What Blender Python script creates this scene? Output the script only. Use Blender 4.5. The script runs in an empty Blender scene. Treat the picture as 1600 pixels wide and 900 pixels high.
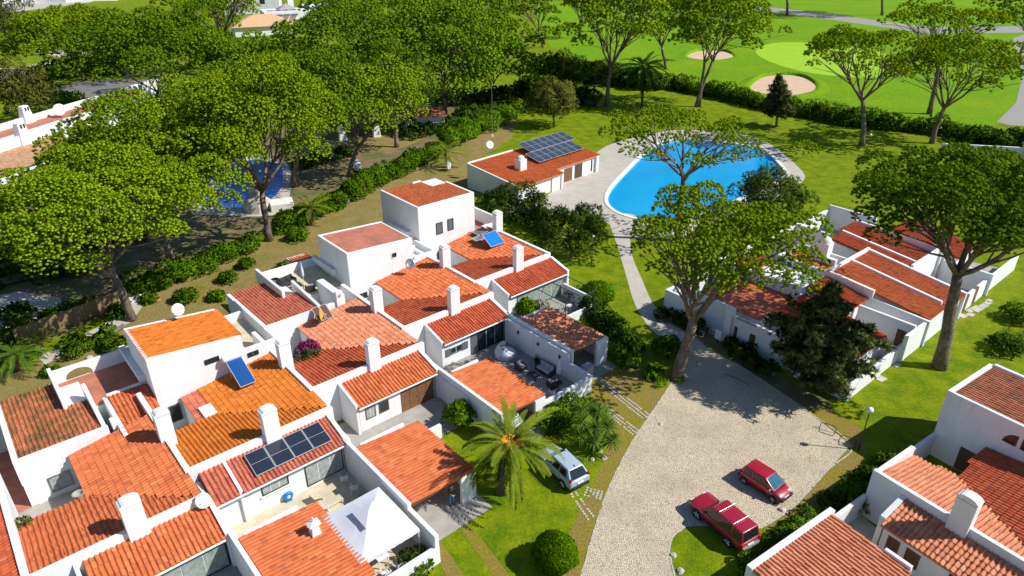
import bpy, bmesh, math, random
import numpy as np
from mathutils import Vector, Matrix
from mathutils.geometry import tessellate_polygon

random.seed(7)
RNG = np.random.default_rng(7)
scene = bpy.context.scene
COL = scene.collection

# ---------------------------------------------------------------- camera, sky, sun, exposure
CAM_H = 35.0
FPX = 1067.0                      # focal length in pixels of the 1600 px wide photograph (24 mm lens)
PITCH = math.atan(FPX / 2056.0)   # camera looks 27.4 degrees below the horizon
CT, ST = math.cos(PITCH), math.sin(PITCH)
cam_data = bpy.data.cameras.new('camera')
cam = bpy.data.objects.new('camera', cam_data)
COL.objects.link(cam)
cam.location = (0, 0, CAM_H)
cam.rotation_euler = (math.pi / 2 - PITCH, 0, 0)
cam_data.sensor_width = 36.0
cam_data.lens = 36.0 * FPX / 1600.0
cam_data.clip_end = 4000
cam_data.clip_start = 0.5
scene.camera = cam

SUN_EL = math.radians(43.5)
SUN_AZ = math.radians(-9.0)       # heading of the sun, from +X towards +Y
world = bpy.data.worlds.new('World')
scene.world = world
world.use_nodes = True
wn = world.node_tree
bg = wn.nodes['Background']
sky = wn.nodes.new('ShaderNodeTexSky')
sky.sky_type = 'NISHITA'
sky.sun_disc = False
sky.sun_elevation = SUN_EL
sky.sun_rotation = math.pi / 2 - SUN_AZ
sky.air_density = 1.0
sky.dust_density = 0.3
sky.ozone_density = 5.0
wn.links.new(sky.outputs[0], bg.inputs[0])
bg.inputs[1].default_value = 0.1
sun_data = bpy.data.lights.new('sun', 'SUN')
sun_data.energy = 5.0
sun_data.angle = math.radians(0.5)
sun_data.color = (1.0, 0.965, 0.905)
sun = bpy.data.objects.new('sun', sun_data)
COL.objects.link(sun)
sdir = Vector((math.cos(SUN_EL) * math.cos(SUN_AZ), math.cos(SUN_EL) * math.sin(SUN_AZ), math.sin(SUN_EL)))
sun.rotation_euler = sdir.to_track_quat('Z', 'Y').to_euler()
sun.location = (60, 0, 80)
scene.view_settings.view_transform = 'Standard'
scene.view_settings.look = 'None'
scene.view_settings.gamma = 1.0
scene.view_settings.use_curve_mapping = False
scene.view_settings.exposure = 0.22
scene.render.engine = 'CYCLES'
scene.cycles.max_bounces = 6
scene.cycles.diffuse_bounces = 3
scene.cycles.transparent_max_bounces = 6

# ---------------------------------------------------------------- helpers
def at(px, py, z=0.0):
    """point at height z that stands where pixel (px, py) of the photograph looks"""
    u = (px - 800) / FPX; v = (450 - py) / FPX
    d = Vector((u, CT + v * ST, -ST + v * CT))
    return Vector((0, 0, CAM_H)) + d * ((z - CAM_H) / d.z)

def atY(px, py, Y):
    u = (px - 800) / FPX; v = (450 - py) / FPX
    d = Vector((u, CT + v * ST, -ST + v * CT))
    return Vector((0, 0, CAM_H)) + d * (Y / d.y)

def depth_of(p):
    return p[1] * CT + (CAM_H - p[2]) * ST

def link(o, parent=None):
    COL.objects.link(o)
    if parent is not None:
        o.parent = parent
    return o

def tag(o, label=None, cat=None, group=None, kind=None):
    if label: o['label'] = label
    if cat: o['category'] = cat
    if group: o['group'] = group
    if kind: o['kind'] = kind
    return o

def thing(name, label, cat, loc=(0, 0, 0), rz=0.0, group=None):
    o = bpy.data.objects.new(name, None)
    o.empty_display_size = 0.3
    link(o)
    o.location = loc
    o.rotation_euler = (0, 0, rz)
    return tag(o, label, cat, group)

def jit(a=0.002):
    return random.uniform(-a, a)

class MB:
    """collects faces and links them as one mesh object"""
    def __init__(self):
        self.v = []; self.f = []
    def add(self, vs, fs):
        k = len(self.v)
        self.v += [tuple(p) for p in vs]
        self.f += [tuple(i + k for i in f) for f in fs]
        return self
    def hexa(self, p):      # 8 points: bottom ring, top ring
        return self.add(p, [(3, 2, 1, 0), (4, 5, 6, 7), (0, 1, 5, 4), (1, 2, 6, 5), (2, 3, 7, 6), (3, 0, 4, 7)])
    def box(self, x0, x1, y0, y1, z0, z1, j=0.002):
        x0 += jit(j); x1 += jit(j); y0 += jit(j); y1 += jit(j); z1 += jit(j); z0 += jit(j)
        return self.hexa([(x0, y0, z0), (x1, y0, z0), (x1, y1, z0), (x0, y1, z0), (x0, y0, z1), (x1, y0, z1), (x1, y1, z1), (x0, y1, z1)])
    def prism(self, poly, zt, zb):
        """polygon (x, y) list; zt / zb numbers or functions of (x, y)"""
        ft = zt if callable(zt) else (lambda x, y: zt)
        fb = zb if callable(zb) else (lambda x, y: zb)
        a = sum(poly[i][0] * poly[(i + 1) % len(poly)][1] - poly[(i + 1) % len(poly)][0] * poly[i][1] for i in range(len(poly)))
        if a < 0: poly = poly[::-1]
        n = len(poly)
        vs = [(x, y, fb(x, y)) for x, y in poly] + [(x, y, ft(x, y)) for x, y in poly]
        tri = tessellate_polygon([[Vector((x, y, 0)) for x, y in poly]])
        fs = []
        for t in tri:
            A, B, C_ = (Vector((*poly[i], 0)) for i in t)
            if (B - A).cross(C_ - A).z < 0: t = t[::-1]
            fs.append(tuple(i + n for i in t)); fs.append(tuple(reversed(t)))
        fs += [(i, (i + 1) % n, (i + 1) % n + n, i + n) for i in range(n)]
        return self.add(vs, fs)
    def tube(self, path, rad, n=6, cap=True):
        path = [Vector(p) for p in path]
        if not hasattr(rad, '__len__'): rad = [rad] * len(path)
        vs = []; fs = []
        prev = None
        for i, p in enumerate(path):
            d = (path[min(i + 1, len(path) - 1)] - path[max(i - 1, 0)])
            if d.length < 1e-6: d = Vector((0, 0, 1))
            d.normalize()
            ref = prev if prev is not None else (Vector((1, 0, 0)) if abs(d.x) < .9 else Vector((0, 1, 0)))
            s = d.cross(ref)
            if s.length < 1e-5: s = d.cross(Vector((0, 1, 0)))
            s.normalize(); t = s.cross(d); prev = t
            for k in range(n):
                a = 2 * math.pi * k / n
                vs.append(p + (s * math.cos(a) + t * math.sin(a)) * rad[i])
        for i in range(len(path) - 1):
            for k in range(n):
                a = i * n + k; b = i * n + (k + 1) % n
                fs.append((a, a + n, b + n, b))
        if cap:
            fs.append(tuple(range(n))); fs.append(tuple(reversed(range((len(path) - 1) * n, len(path) * n))))
        return self.add(vs, fs)
    def lathe(self, prof, n=16, c=(0, 0, 0)):
        vs = []; fs = []
        for r, z in prof:
            for k in range(n):
                a = 2 * math.pi * k / n
                vs.append((c[0] + r * math.cos(a), c[1] + r * math.sin(a), c[2] + z))
        m = len(prof)
        for i in range(m - 1):
            for k in range(n):
                a = i * n + k; b = i * n + (k + 1) % n
                fs.append((a, b, b + n, a + n))
        fs.append(tuple(reversed(range(n)))); fs.append(tuple(range((m - 1) * n, m * n)))
        return self.add(vs, fs)
    def build(self, name, mat, parent=None, smooth=False, bevel=0.0, seg=2):
        me = bpy.data.meshes.new(name)
        me.from_pydata([tuple(p) for p in self.v], [], self.f)
        me.materials.append(mat)
        if smooth:
            me.polygons.foreach_set('use_smooth', [True] * len(me.polygons))
        o = bpy.data.objects.new(name, me)
        link(o, parent)
        if bevel:
            m = o.modifiers.new('bevel', 'BEVEL'); m.width = bevel; m.segments = seg; m.limit_method = 'ANGLE'
        return o

def fast_mesh(name, verts, faces, mat, nrm=None):
    """verts (N,3) array, faces (M,k) array"""
    me = bpy.data.meshes.new(name)
    n, (m, k) = len(verts), faces.shape
    me.vertices.add(n); me.vertices.foreach_set('co', np.ascontiguousarray(verts, dtype=np.float32).ravel())
    me.loops.add(m * k); me.loops.foreach_set('vertex_index', np.ascontiguousarray(faces, dtype=np.int32).ravel())
    me.polygons.add(m); me.polygons.foreach_set('loop_start', np.arange(0, m * k, k, dtype=np.int32))
    me.update(calc_edges=True)
    if nrm is not None:
        a = me.attributes.new('nrm', 'FLOAT_VECTOR', 'POINT')
        a.data.foreach_set('vector', np.ascontiguousarray(nrm, dtype=np.float32).ravel())
    me.materials.append(mat)
    return me

def cr(pts, n=6, closed=True):
    """Catmull-Rom through 2D points"""
    out = []
    N = len(pts)
    for i in range(N if closed else N - 1):
        p = [np.array(pts[(i + k - 1) % N] if closed else pts[min(max(i + k - 1, 0), N - 1)], float) for k in range(4)]
        for s in range(n):
            t = s / n
            out.append(tuple(.5 * (2 * p[1] + (p[2] - p[0]) * t + (2 * p[0] - 5 * p[1] + 4 * p[2] - p[3]) * t * t + (3 * p[1] - p[0] - 3 * p[2] + p[3]) * t ** 3)))
    if not closed: out.append(tuple(pts[-1]))
    return out

# ---------------------------------------------------------------- materials
def nd(nt, t, **kw):
    n = nt.nodes.new(t)
    for k, v in kw.items(): setattr(n, k, v)
    return n

def base_mat(name):
    m = bpy.data.materials.new(name); m.use_nodes = True
    nt = m.node_tree
    return m, nt, nt.nodes['Principled BSDF']

def noise_ramp(nt, coord, scale, lo, hi, detail=4, rough=.55):
    n = nd(nt, 'ShaderNodeTexNoise'); n.inputs['Scale'].default_value = scale
    n.inputs['Detail'].default_value = detail; n.inputs['Roughness'].default_value = rough
    nt.links.new(coord, n.inputs['Vector'])
    r = nd(nt, 'ShaderNodeMapRange'); r.inputs[1].default_value = lo; r.inputs[2].default_value = hi
    nt.links.new(n.outputs[0], r.inputs[0])
    return r.outputs[0], n

def mixc(nt, fac, a, b, mode='MIX'):
    x = nd(nt, 'ShaderNodeMix', data_type='RGBA', blend_type=mode)
    for sock, val in ((x.inputs[0], fac), (x.inputs[6], a), (x.inputs[7], b)):
        if isinstance(val, bpy.types.NodeSocket): nt.links.new(val, sock)
        elif isinstance(val, (int, float)): sock.default_value = val
        else: sock.default_value = (*val, 1)
    return x.outputs[2]

def add_bump(nt, p, coord, scale, strength, dist=.02, detail=4):
    n = nd(nt, 'ShaderNodeTexNoise'); n.inputs['Scale'].default_value = scale; n.inputs['Detail'].default_value = detail
    nt.links.new(coord, n.inputs['Vector'])
    b = nd(nt, 'ShaderNodeBump'); b.inputs['Strength'].default_value = strength; b.inputs['Distance'].default_value = dist
    nt.links.new(n.outputs[0], b.inputs['Height']); nt.links.new(b.outputs[0], p.inputs['Normal'])
    return b

def M(name, c1, c2=None, scale=2.0, lo=.35, hi=.65, rough=.75, bump=0, bscale=25, bdist=.02, spec=.3, metal=0, c3=None, scale3=.4, lo3=.45, hi3=.7, coat=0):
    m, nt, p = base_mat(name)
    geo = nd(nt, 'ShaderNodeNewGeometry'); pos = geo.outputs['Position']
    p.inputs['Roughness'].default_value = rough
    p.inputs['Specular IOR Level'].default_value = spec
    p.inputs['Metallic'].default_value = metal
    p.inputs['Coat Weight'].default_value = coat
    p.inputs['Coat Roughness'].default_value = .05
    p.inputs['Base Color'].default_value = (*c1, 1)
    col = None
    if c2:
        f, _ = noise_ramp(nt, pos, scale, lo, hi)
        col = mixc(nt, f, c1, c2)
    if c3:
        f, _ = noise_ramp(nt, pos, scale3, lo3, hi3)
        col = mixc(nt, f, col if col else c1, c3)
    if col: nt.links.new(col, p.inputs['Base Color'])
    if bump: add_bump(nt, p, pos, bscale, bump, bdist)
    return m

def tile_mat(name, c1, c2, dark, moss=None, mlo=.55, mhi=.75):
    """clay tiles: every tile has its own tone, with dark and pale ones among them, lichen and streaks"""
    m, nt, p = base_mat(name)
    pos = nd(nt, 'ShaderNodeNewGeometry').outputs['Position']
    at_ = nd(nt, 'ShaderNodeAttribute', attribute_name='tint')
    oi = nd(nt, 'ShaderNodeObjectInfo')
    ad = nd(nt, 'ShaderNodeMath', operation='ADD'); nt.links.new(at_.outputs['Fac'], ad.inputs[0]); nt.links.new(oi.outputs['Random'], ad.inputs[1])
    fr = nd(nt, 'ShaderNodeMath', operation='FRACT'); nt.links.new(ad.outputs[0], fr.inputs[0])
    ramp = nd(nt, 'ShaderNodeValToRGB'); e = ramp.color_ramp.elements
    e[0].position = 0; e[0].color = (*[x * .80 for x in dark], 1); e[1].position = 1; e[1].color = (c2[0] * 1.08, c2[1] * 1.3, c2[2] * 1.5, 1)
    for ps, cc in ((.10, dark), (.28, c1), (.62, [(x + y) / 2 for x, y in zip(c1, c2)]), (.88, c2)):
        k = e.new(ps); k.color = (*cc, 1)
    nt.links.new(fr.outputs[0], ramp.inputs[0]); col = ramp.outputs[0]
    f, _ = noise_ramp(nt, pos, 1.3, .36, .66, 4)
    col = mixc(nt, .45, col, mixc(nt, f, c1, c2))
    f2, _ = noise_ramp(nt, pos, .45, .58, .92, 6, .68)
    col = mixc(nt, f2, col, [x * .85 for x in dark])
    f3, _ = noise_ramp(nt, pos, 9, .63, .86, 4)
    col = mixc(nt, f3, col, tuple(x * .6 for x in dark))
    f5, _ = noise_ramp(nt, pos, 5, .66, .80, 4)
    col = mixc(nt, f5, col, (.42, .26, .14))
    if moss:
        f4, _ = noise_ramp(nt, pos, .9, mlo, mhi, 6, .7)
        col = mixc(nt, f4, col, moss)
    nt.links.new(col, p.inputs['Base Color'])
    p.inputs['Roughness'].default_value = .82
    p.inputs['Specular IOR Level'].default_value = .15
    add_bump(nt, p, pos, 40, .35, .012)
    return m

def leaf_mat(name, c1, c2, scale=1.2, trans=.35, c3=None):
    m = bpy.data.materials.new(name); m.use_nodes = True
    nt = m.node_tree; nt.nodes.remove(nt.nodes['Principled BSDF'])
    out = nt.nodes['Material Output']
    pos = nd(nt, 'ShaderNodeNewGeometry').outputs['Position']
    f, _ = noise_ramp(nt, pos, scale, .35, .65, 3)
    col = mixc(nt, f, c1, c2)
    if c3:
        f, _ = noise_ramp(nt, pos, .35, .5, .7, 3)
        col = mixc(nt, f, col, c3)
    oi = nd(nt, 'ShaderNodeObjectInfo')
    hs = nd(nt, 'ShaderNodeHueSaturation')
    mr = nd(nt, 'ShaderNodeMapRange'); mr.inputs[3].default_value = .82; mr.inputs[4].default_value = 1.15
    nt.links.new(oi.outputs['Random'], mr.inputs[0]); nt.links.new(mr.outputs[0], hs.inputs['Value'])
    nt.links.new(col, hs.inputs['Color'])
    at_ = nd(nt, 'ShaderNodeAttribute', attribute_name='nrm')
    d = nd(nt, 'ShaderNodeBsdfDiffuse'); t = nd(nt, 'ShaderNodeBsdfTranslucent')
    for s in (d, t):
        nt.links.new(hs.outputs[0], s.inputs['Color'])
    nt.links.new(at_.outputs['Vector'], d.inputs['Normal'])
    mx = nd(nt, 'ShaderNodeMixShader'); mx.inputs[0].default_value = trans
    nt.links.new(d.outputs[0], mx.inputs[1]); nt.links.new(t.outputs[0], mx.inputs[2])
    nt.links.new(mx.outputs[0], out.inputs['Surface'])
    return m

def grass_mat(name, g1, g2, dry, dlo=.52, dhi=.72, dscale=.16, fine=6.0):
    m, nt, p = base_mat(name)
    pos = nd(nt, 'ShaderNodeNewGeometry').outputs['Position']
    f, _ = noise_ramp(nt, pos, .55, .35, .65, 5, .6)
    col = mixc(nt, f, g1, g2)
    f2, _ = noise_ramp(nt, pos, dscale, dlo, dhi, 6, .62)
    col = mixc(nt, f2, col, dry)
    f3, _ = noise_ramp(nt, pos, fine, .3, .75, 5, .7)
    col = mixc(nt, f3, mixc(nt, .5, col, (.02, .035, .001)), mixc(nt, .12, col, (.55, .55, .03)))
    nt.links.new(col, p.inputs['Base Color'])
    p.inputs['Roughness'].default_value = .95; p.inputs['Specular IOR Level'].default_value = .1
    add_bump(nt, p, pos, 14, .9, .12, 6)
    return m

def cobble_mat(name):
    m, nt, p = base_mat(name)
    pos = nd(nt, 'ShaderNodeNewGeometry').outputs['Position']
    vo = nd(nt, 'ShaderNodeTexVoronoi', feature='DISTANCE_TO_EDGE'); vo.inputs['Scale'].default_value = 8.0; vo.inputs['Randomness'].default_value = .75
    vc = nd(nt, 'ShaderNodeTexVoronoi', feature='F1'); vc.inputs['Scale'].default_value = 8.0; vc.inputs['Randomness'].default_value = .75
    for v in (vo, vc): nt.links.new(pos, v.inputs['Vector'])
    j = nd(nt, 'ShaderNodeMapRange'); j.inputs[1].default_value = .02; j.inputs[2].default_value = .13
    nt.links.new(vo.outputs[0], j.inputs[0])
    sep = nd(nt, 'ShaderNodeSeparateColor'); nt.links.new(vc.outputs['Color'], sep.inputs[0])
    stone = mixc(nt, sep.outputs[0], (.56, .465, .335), (.70, .595, .44))
    f, _ = noise_ramp(nt, pos, .25, .45, .75, 5, .6)
    stone = mixc(nt, f, stone, (.43, .37, .28))
    f9, _ = noise_ramp(nt, pos, 1.1, .60, .78, 5, .65)
    stone = mixc(nt, f9, stone, (.40, .33, .21))
    col = mixc(nt, j.outputs[0], (.30, .245, .165), stone)
    nt.links.new(col, p.inputs['Base Color'])
    p.inputs['Roughness'].default_value = .8; p.inputs['Specular IOR Level'].default_value = .2
    b = nd(nt, 'ShaderNodeBump'); b.inputs['Strength'].default_value = .7; b.inputs['Distance'].default_value = .03
    nt.links.new(j.outputs[0], b.inputs['Height']); nt.links.new(b.outputs[0], p.inputs['Normal'])
    return m

def panel_mat(name, c, line, sx, sy, w=.03):
    """dark cells with thin pale lines, drawn in the panel's own x/y metres"""
    m, nt, p = base_mat(name)
    tc = nd(nt, 'ShaderNodeTexCoord')
    br = nd(nt, 'ShaderNodeTexBrick'); br.offset = 0; br.inputs['Scale'].default_value = 1
    br.inputs['Brick Width'].default_value = sx; br.inputs['Row Height'].default_value = sy
    br.inputs['Mortar Size'].default_value = w; br.inputs['Mortar Smooth'].default_value = .2
    br.inputs['Color1'].default_value = (*c, 1); br.inputs['Color2'].default_value = (*[x * 1.25 for x in c], 1)
    br.inputs['Mortar'].default_value = (*line, 1)
    nt.links.new(tc.outputs['Object'], br.inputs['Vector'])
    nt.links.new(br.outputs[0], p.inputs['Base Color'])
    p.inputs['Roughness'].default_value = .15; p.inputs['Specular IOR Level'].default_value = .5
    return m

MT = {}
def plaster_mat(name, c, c2, streak, amt):
    m, nt, p = base_mat(name)
    pos = nd(nt, 'ShaderNodeNewGeometry').outputs['Position']
    f, _ = noise_ramp(nt, pos, .7, .35, .7, 5)
    col = mixc(nt, f, c, c2)
    mp = nd(nt, 'ShaderNodeMapping'); mp.inputs['Scale'].default_value = (2.6, 2.6, .28); nt.links.new(pos, mp.inputs['Vector'])
    f2, _ = noise_ramp(nt, mp.outputs[0], 1.0, .54, .86, 6, .7)
    ml = nd(nt, 'ShaderNodeMath', operation='MULTIPLY'); nt.links.new(f2, ml.inputs[0]); ml.inputs[1].default_value = amt
    col = mixc(nt, ml.outputs[0], col, streak)
    f3, _ = noise_ramp(nt, pos, 2.3, .62, .80, 6, .7)
    ml = nd(nt, 'ShaderNodeMath', operation='MULTIPLY'); nt.links.new(f3, ml.inputs[0]); ml.inputs[1].default_value = amt * .8
    col = mixc(nt, ml.outputs[0], col, streak)
    nt.links.new(col, p.inputs['Base Color'])
    p.inputs['Roughness'].default_value = .88; p.inputs['Specular IOR Level'].default_value = .2
    add_bump(nt, p, pos, 18, .3, .015, 6)
    return m
MT['plaster'] = plaster_mat('white_plaster', (.78, .78, .775), (.72, .72, .712), (.44, .42, .38), .55)
MT['plaster_old'] = M('weathered_plaster', (.77, .76, .73), (.66, .64, .60), scale=1.5, c3=(.42, .41, .38), scale3=1.1, lo3=.60, hi3=.85, rough=.9, bump=.3, bscale=30, bdist=.01)
MT['cream'] = M('cream_paving', (.62, .55, .40), (.50, .44, .32), scale=1.2, rough=.85, bump=.15)
MT['tile_red'] = tile_mat('red_clay_tiles', (.45, .085, .034), (.55, .13, .055), (.30, .066, .035))
MT['tile_rust'] = tile_mat('orange_red_clay_tiles', (.54, .132, .044), (.63, .185, .070), (.39, .10, .046))
MT['tile_bright'] = tile_mat('fresh_orange_tiles', (.60, .145, .045), (.68, .19, .065), (.46, .11, .04))
MT['tile_beige'] = tile_mat('beige_clay_tiles', (.54, .31, .17), (.65, .42, .25), (.40, .22, .12))
MT['tile_orange'] = tile_mat('bright_orange_tiles', (.54, .145, .018), (.62, .19, .03), (.43, .11, .022))
MT['tile_pink'] = tile_mat('salmon_clay_tiles', (.46, .12, .068), (.55, .17, .10), (.33, .085, .055))
MT['tile_moss'] = tile_mat('mossy_clay_tiles', (.45, .135, .055), (.54, .19, .08), (.30, .10, .05), moss=(.13, .085, .035), mlo=.42, mhi=.66)
MT['tile_pale'] = tile_mat('pale_weathered_tiles', (.57, .195, .095), (.65, .27, .15), (.42, .145, .083))
MT['tile_lichen'] = tile_mat('lichened_tiles', (.50, .17, .09), (.58, .23, .13), (.38, .13, .07), moss=(.26, .20, .10), mlo=.5, mhi=.75)
MT['terracotta'] = M('terracotta_paving', (.45, .14, .085), (.52, .20, .13), scale=1.5, c3=(.34, .14, .09), scale3=.6, rough=.8, bump=.1)
MT['terra_orange'] = M('orange_terrace_paving', (.55, .14, .06), (.48, .11, .05), scale=1.0, rough=.8)
MT['glass'] = M('dark_window_glass', (.02, .03, .035), rough=.06, spec=.6)
MT['glass_green'] = M('greenish_glass_with_curtain', (.20, .26, .22), (.34, .38, .33), scale=3.5, rough=.1, spec=.6)
MT['curtain'] = M('curtained_glass', (.42, .45, .42), (.25, .29, .28), scale=4, rough=.15, spec=.5)
MT['frame_dark'] = M('dark_frame', (.03, .03, .033), rough=.5)
MT['frame_white'] = M('white_frame', (.75, .75, .73), rough=.5)
MT['shutter'] = M('grey_shutter', (.10, .11, .12), (.14, .15, .155), scale=4, rough=.6)
MT['wood'] = M('brown_wood', (.16, .075, .035), (.22, .11, .05), scale=5, rough=.6, bump=.2)
MT['wood_dark'] = M('dark_brown_wood', (.09, .045, .025), (.13, .07, .035), scale=5, rough=.6, bump=.2)
MT['metal'] = M('grey_metal', (.42, .43, .44), rough=.35, metal=.8)
MT['metal_dark'] = M('dark_metal', (.05, .05, .055), rough=.5, metal=.3)
MT['white_plastic'] = M('white_plastic', (.78, .79, .80), rough=.4)
MT['white_cloth'] = M('white_canvas', (.66, .67, .71), (.61, .62, .67), scale=.8, rough=.9, bump=.1, bscale=6)
MT['concrete'] = M('concrete', (.40, .38, .34), (.31, .29, .26), scale=.8, rough=.9, bump=.2, c3=(.24, .22, .19), scale3=1.7, lo3=.6, hi3=.8)
MT['tiles_grey'] = M('grey_patio_tiles', (.34, .32, .29), (.26, .25, .22), scale=1.6, rough=.8)
MT['deck'] = M('pool_deck_stone', (.50, .46, .39), (.43, .39, .33), scale=.6, c3=(.36, .33, .28), scale3=1.4, lo3=.58, hi3=.8, rough=.85, bump=.1)
MT['asphalt'] = M('grey_asphalt', (.15, .145, .14), (.20, .19, .18), scale=.5, rough=.9)
MT['sand'] = M('bunker_sand', (.55, .38, .25), (.62, .45, .31), scale=.5, rough=.95)
MT['soil'] = grass_mat('dry_soil', (.31, .215, .09), (.38, .275, .12), (.22, .23, .025), dlo=.53, dhi=.70, dscale=.30, fine=4)
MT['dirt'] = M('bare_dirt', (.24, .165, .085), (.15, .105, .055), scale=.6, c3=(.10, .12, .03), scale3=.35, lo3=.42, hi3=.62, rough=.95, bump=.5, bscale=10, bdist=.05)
MT['lawn'] = grass_mat('lawn_grass', (.105, .21, .002), (.29, .355, .004), (.36, .29, .03), dlo=.60, dhi=.80, fine=4)
MT['fairway'] = grass_mat('fairway_grass', (.125, .34, .002), (.20, .42, .003), (.30, .46, .004), dlo=.45, dhi=.8, dscale=.06, fine=2)
MT['green'] = M('putting_green_turf', (.26, .46, .012), (.30, .50, .016), scale=.3, rough=.95)
MT['dry_lawn'] = grass_mat('dry_grass', (.29, .25, .02), (.36, .27, .05), (.35, .225, .09), dlo=.42, dhi=.62, dscale=.35)
MT['cobble'] = cobble_mat('cobblestones')
MT['bark'] = M('pine_bark', (.21, .155, .115), (.11, .08, .06), scale=4, rough=.95, bump=1.0, bscale=5, bdist=.12, c3=(.33, .27, .22), scale3=1.1, lo3=.52, hi3=.75)
MT['bark_grey'] = M('grey_bark', (.20, .17, .14), (.12, .10, .085), scale=4, rough=.95, bump=.8, bscale=8, bdist=.06)
MT['palm_bark'] = M('palm_bark', (.16, .11, .07), (.09, .06, .04), scale=6, rough=.95, bump=1, bscale=8, bdist=.08)
MT['pine'] = leaf_mat('pine_needles', (.14, .26, .006), (.36, .465, .012), 2.2, .15, c3=(.22, .36, .008))
MT['pine_dark'] = leaf_mat('dark_pine_needles', (.085, .20, .008), (.245, .375, .012), 2.2, .15)
MT['cypress'] = leaf_mat('dark_cypress_foliage', (.09, .135, .026), (.25, .27, .08), 1.6, .2, c3=(.15, .19, .05))
MT['juniper'] = leaf_mat('juniper_foliage', (.07, .15, .014), (.15, .225, .028), 1.2, .25)
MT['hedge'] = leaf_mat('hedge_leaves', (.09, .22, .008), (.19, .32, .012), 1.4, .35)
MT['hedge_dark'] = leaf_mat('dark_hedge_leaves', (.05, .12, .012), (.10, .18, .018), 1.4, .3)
MT['bright'] = leaf_mat('bright_green_leaves', (.13, .30, .004), (.23, .40, .008), 2, .4)
MT['olive'] = leaf_mat('olive_green_leaves', (.16, .19, .03), (.26, .265, .05), 1.2, .3)
MT['palm'] = leaf_mat('palm_fronds', (.105, .165, .012), (.20, .24, .022), 1.2, .22)
MT['palm_dark'] = leaf_mat('dark_palm_fronds', (.08, .165, .018), (.15, .245, .028), 1.2, .35)
MT['palm_dry'] = leaf_mat('dry_palm_fronds', (.26, .19, .07), (.34, .25, .10), 1.2, .2)
MT['bougain'] = leaf_mat('bougainvillea_flowers', (.35, .02, .16), (.45, .05, .22), 3, .4)
MT['flower'] = leaf_mat('pale_blossom', (.55, .52, .48), (.40, .42, .30), 3, .3)
MT['orange_stalk'] = M('orange_flower_stalks', (.62, .27, .02), (.70, .38, .05), scale=6, rough=.7)
MT['pv'] = panel_mat('solar_cells', (.012, .018, .035), (.09, .10, .12), .165, .165, .006)
MT['pv_far'] = panel_mat('solar_cells_far', (.03, .045, .07), (.16, .18, .20), .5, .5, .012)
MT['pv_frame'] = M('panel_frame', (.62, .63, .64), rough=.4, metal=.4)
MT['collector'] = panel_mat('collector_glass', (.01, .06, .22), (.03, .12, .34), .12, 3.0, .012)
MT['collector_sky'] = M('bright_collector_glass', (.01, .16, .62), (.02, .20, .70), scale=2, rough=.12, spec=.6)
MT['yellow_dish'] = M('yellowed_dish', (.62, .36, .05), rough=.5)
MT['blue_pot'] = M('blue_glaze', (.01, .16, .45), (.02, .22, .55), scale=6, rough=.35)
MT['rattan'] = M('dark_rattan', (.03, .03, .032), (.05, .05, .05), scale=12, rough=.7)
MT['cushion'] = M('grey_cushion', (.42, .43, .45), (.36, .37, .40), scale=4, rough=.9)
MT['clay_pot'] = M('clay_pot', (.40, .15, .07), rough=.8)
MT['stone'] = M('pale_stone', (.52, .48, .42), (.40, .37, .32), scale=2.5, rough=.9, bump=.5, bscale=6, bdist=.05)
MT['reed'] = M('reed_fence', (.30, .20, .10), (.20, .13, .07), scale=6, rough=.95, bump=.8, bscale=20, bdist=.03)
MT['tyre'] = M('tyre_rubber', (.018, .018, .019), rough=.85)
MT['rim'] = M('alloy_rim', (.55, .56, .58), rough=.3, metal=.7)
MT['car_glass'] = M('car_glass', (.012, .018, .022), rough=.03, spec=.8)
MT['red_lens'] = M('red_lamp_lens', (.45, .01, .012), rough=.15)
MT['clear_lens'] = M('clear_lamp_lens', (.7, .7, .72), rough=.1)
MT['chrome'] = M('chrome_trim', (.7, .7, .72), rough=.2, metal=.9)
MT['black_trim'] = M('black_trim', (.02, .02, .022), rough=.6)
def water_mat(name, c1, c2, sc):
    m, nt, p = base_mat(name)
    pos = nd(nt, 'ShaderNodeNewGeometry').outputs['Position']
    f, _ = noise_ramp(nt, pos, sc, .35, .65, 3)
    nt.links.new(mixc(nt, f, c1, c2), p.inputs['Base Color'])
    p.inputs['Roughness'].default_value = .12; p.inputs['Specular IOR Level'].default_value = .45
    add_bump(nt, p, pos, 1.6, .35, .05, 5)
    return m
MT['water'] = water_mat('pool_water', (.004, .30, .62), (.008, .36, .68), .12)
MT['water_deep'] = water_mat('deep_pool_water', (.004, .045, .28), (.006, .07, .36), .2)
# ---------------------------------------------------------------- the ground and what is laid on it
def sheet(name, pix, z, mat, label, cat, smooth=0, thick=0.0, kind='structure', wob=0.0, hole=None):
    """flat piece of ground whose outline is given where the photograph shows it"""
    pts = [tuple(at(px, py, z)[:2]) for px, py in pix]
    return flat(name, pts, z, mat, label, cat, smooth, thick, kind, wob, hole)

def flat(name, pts, z, mat, label, cat, smooth=0, thick=0.0, kind='structure', wob=0.0, hole=None):
    if smooth: pts = cr(pts, smooth)
    if wob:
        rr = random.Random(len(name))
        pts = [(x + rr.uniform(-wob, wob), y + rr.uniform(-wob, wob)) for x, y in pts]
    mb = MB()
    if thick:
        mb.prism(pts, z, z - thick)
    else:
        loops = [pts] + ([hole] if hole else [])
        vs = [Vector((x, y, z)) for lp in loops for x, y in lp]
        fs = []
        for t in tessellate_polygon([[Vector((x, y, 0)) for x, y in lp] for lp in loops]):
            if (vs[t[1]] - vs[t[0]]).cross(vs[t[2]] - vs[t[0]]).z < 0: t = t[::-1]
            fs.append(t)
        mb.add(vs, fs)
    o = mb.build(name, mat)
    return tag(o, label, cat, kind=kind)

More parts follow.
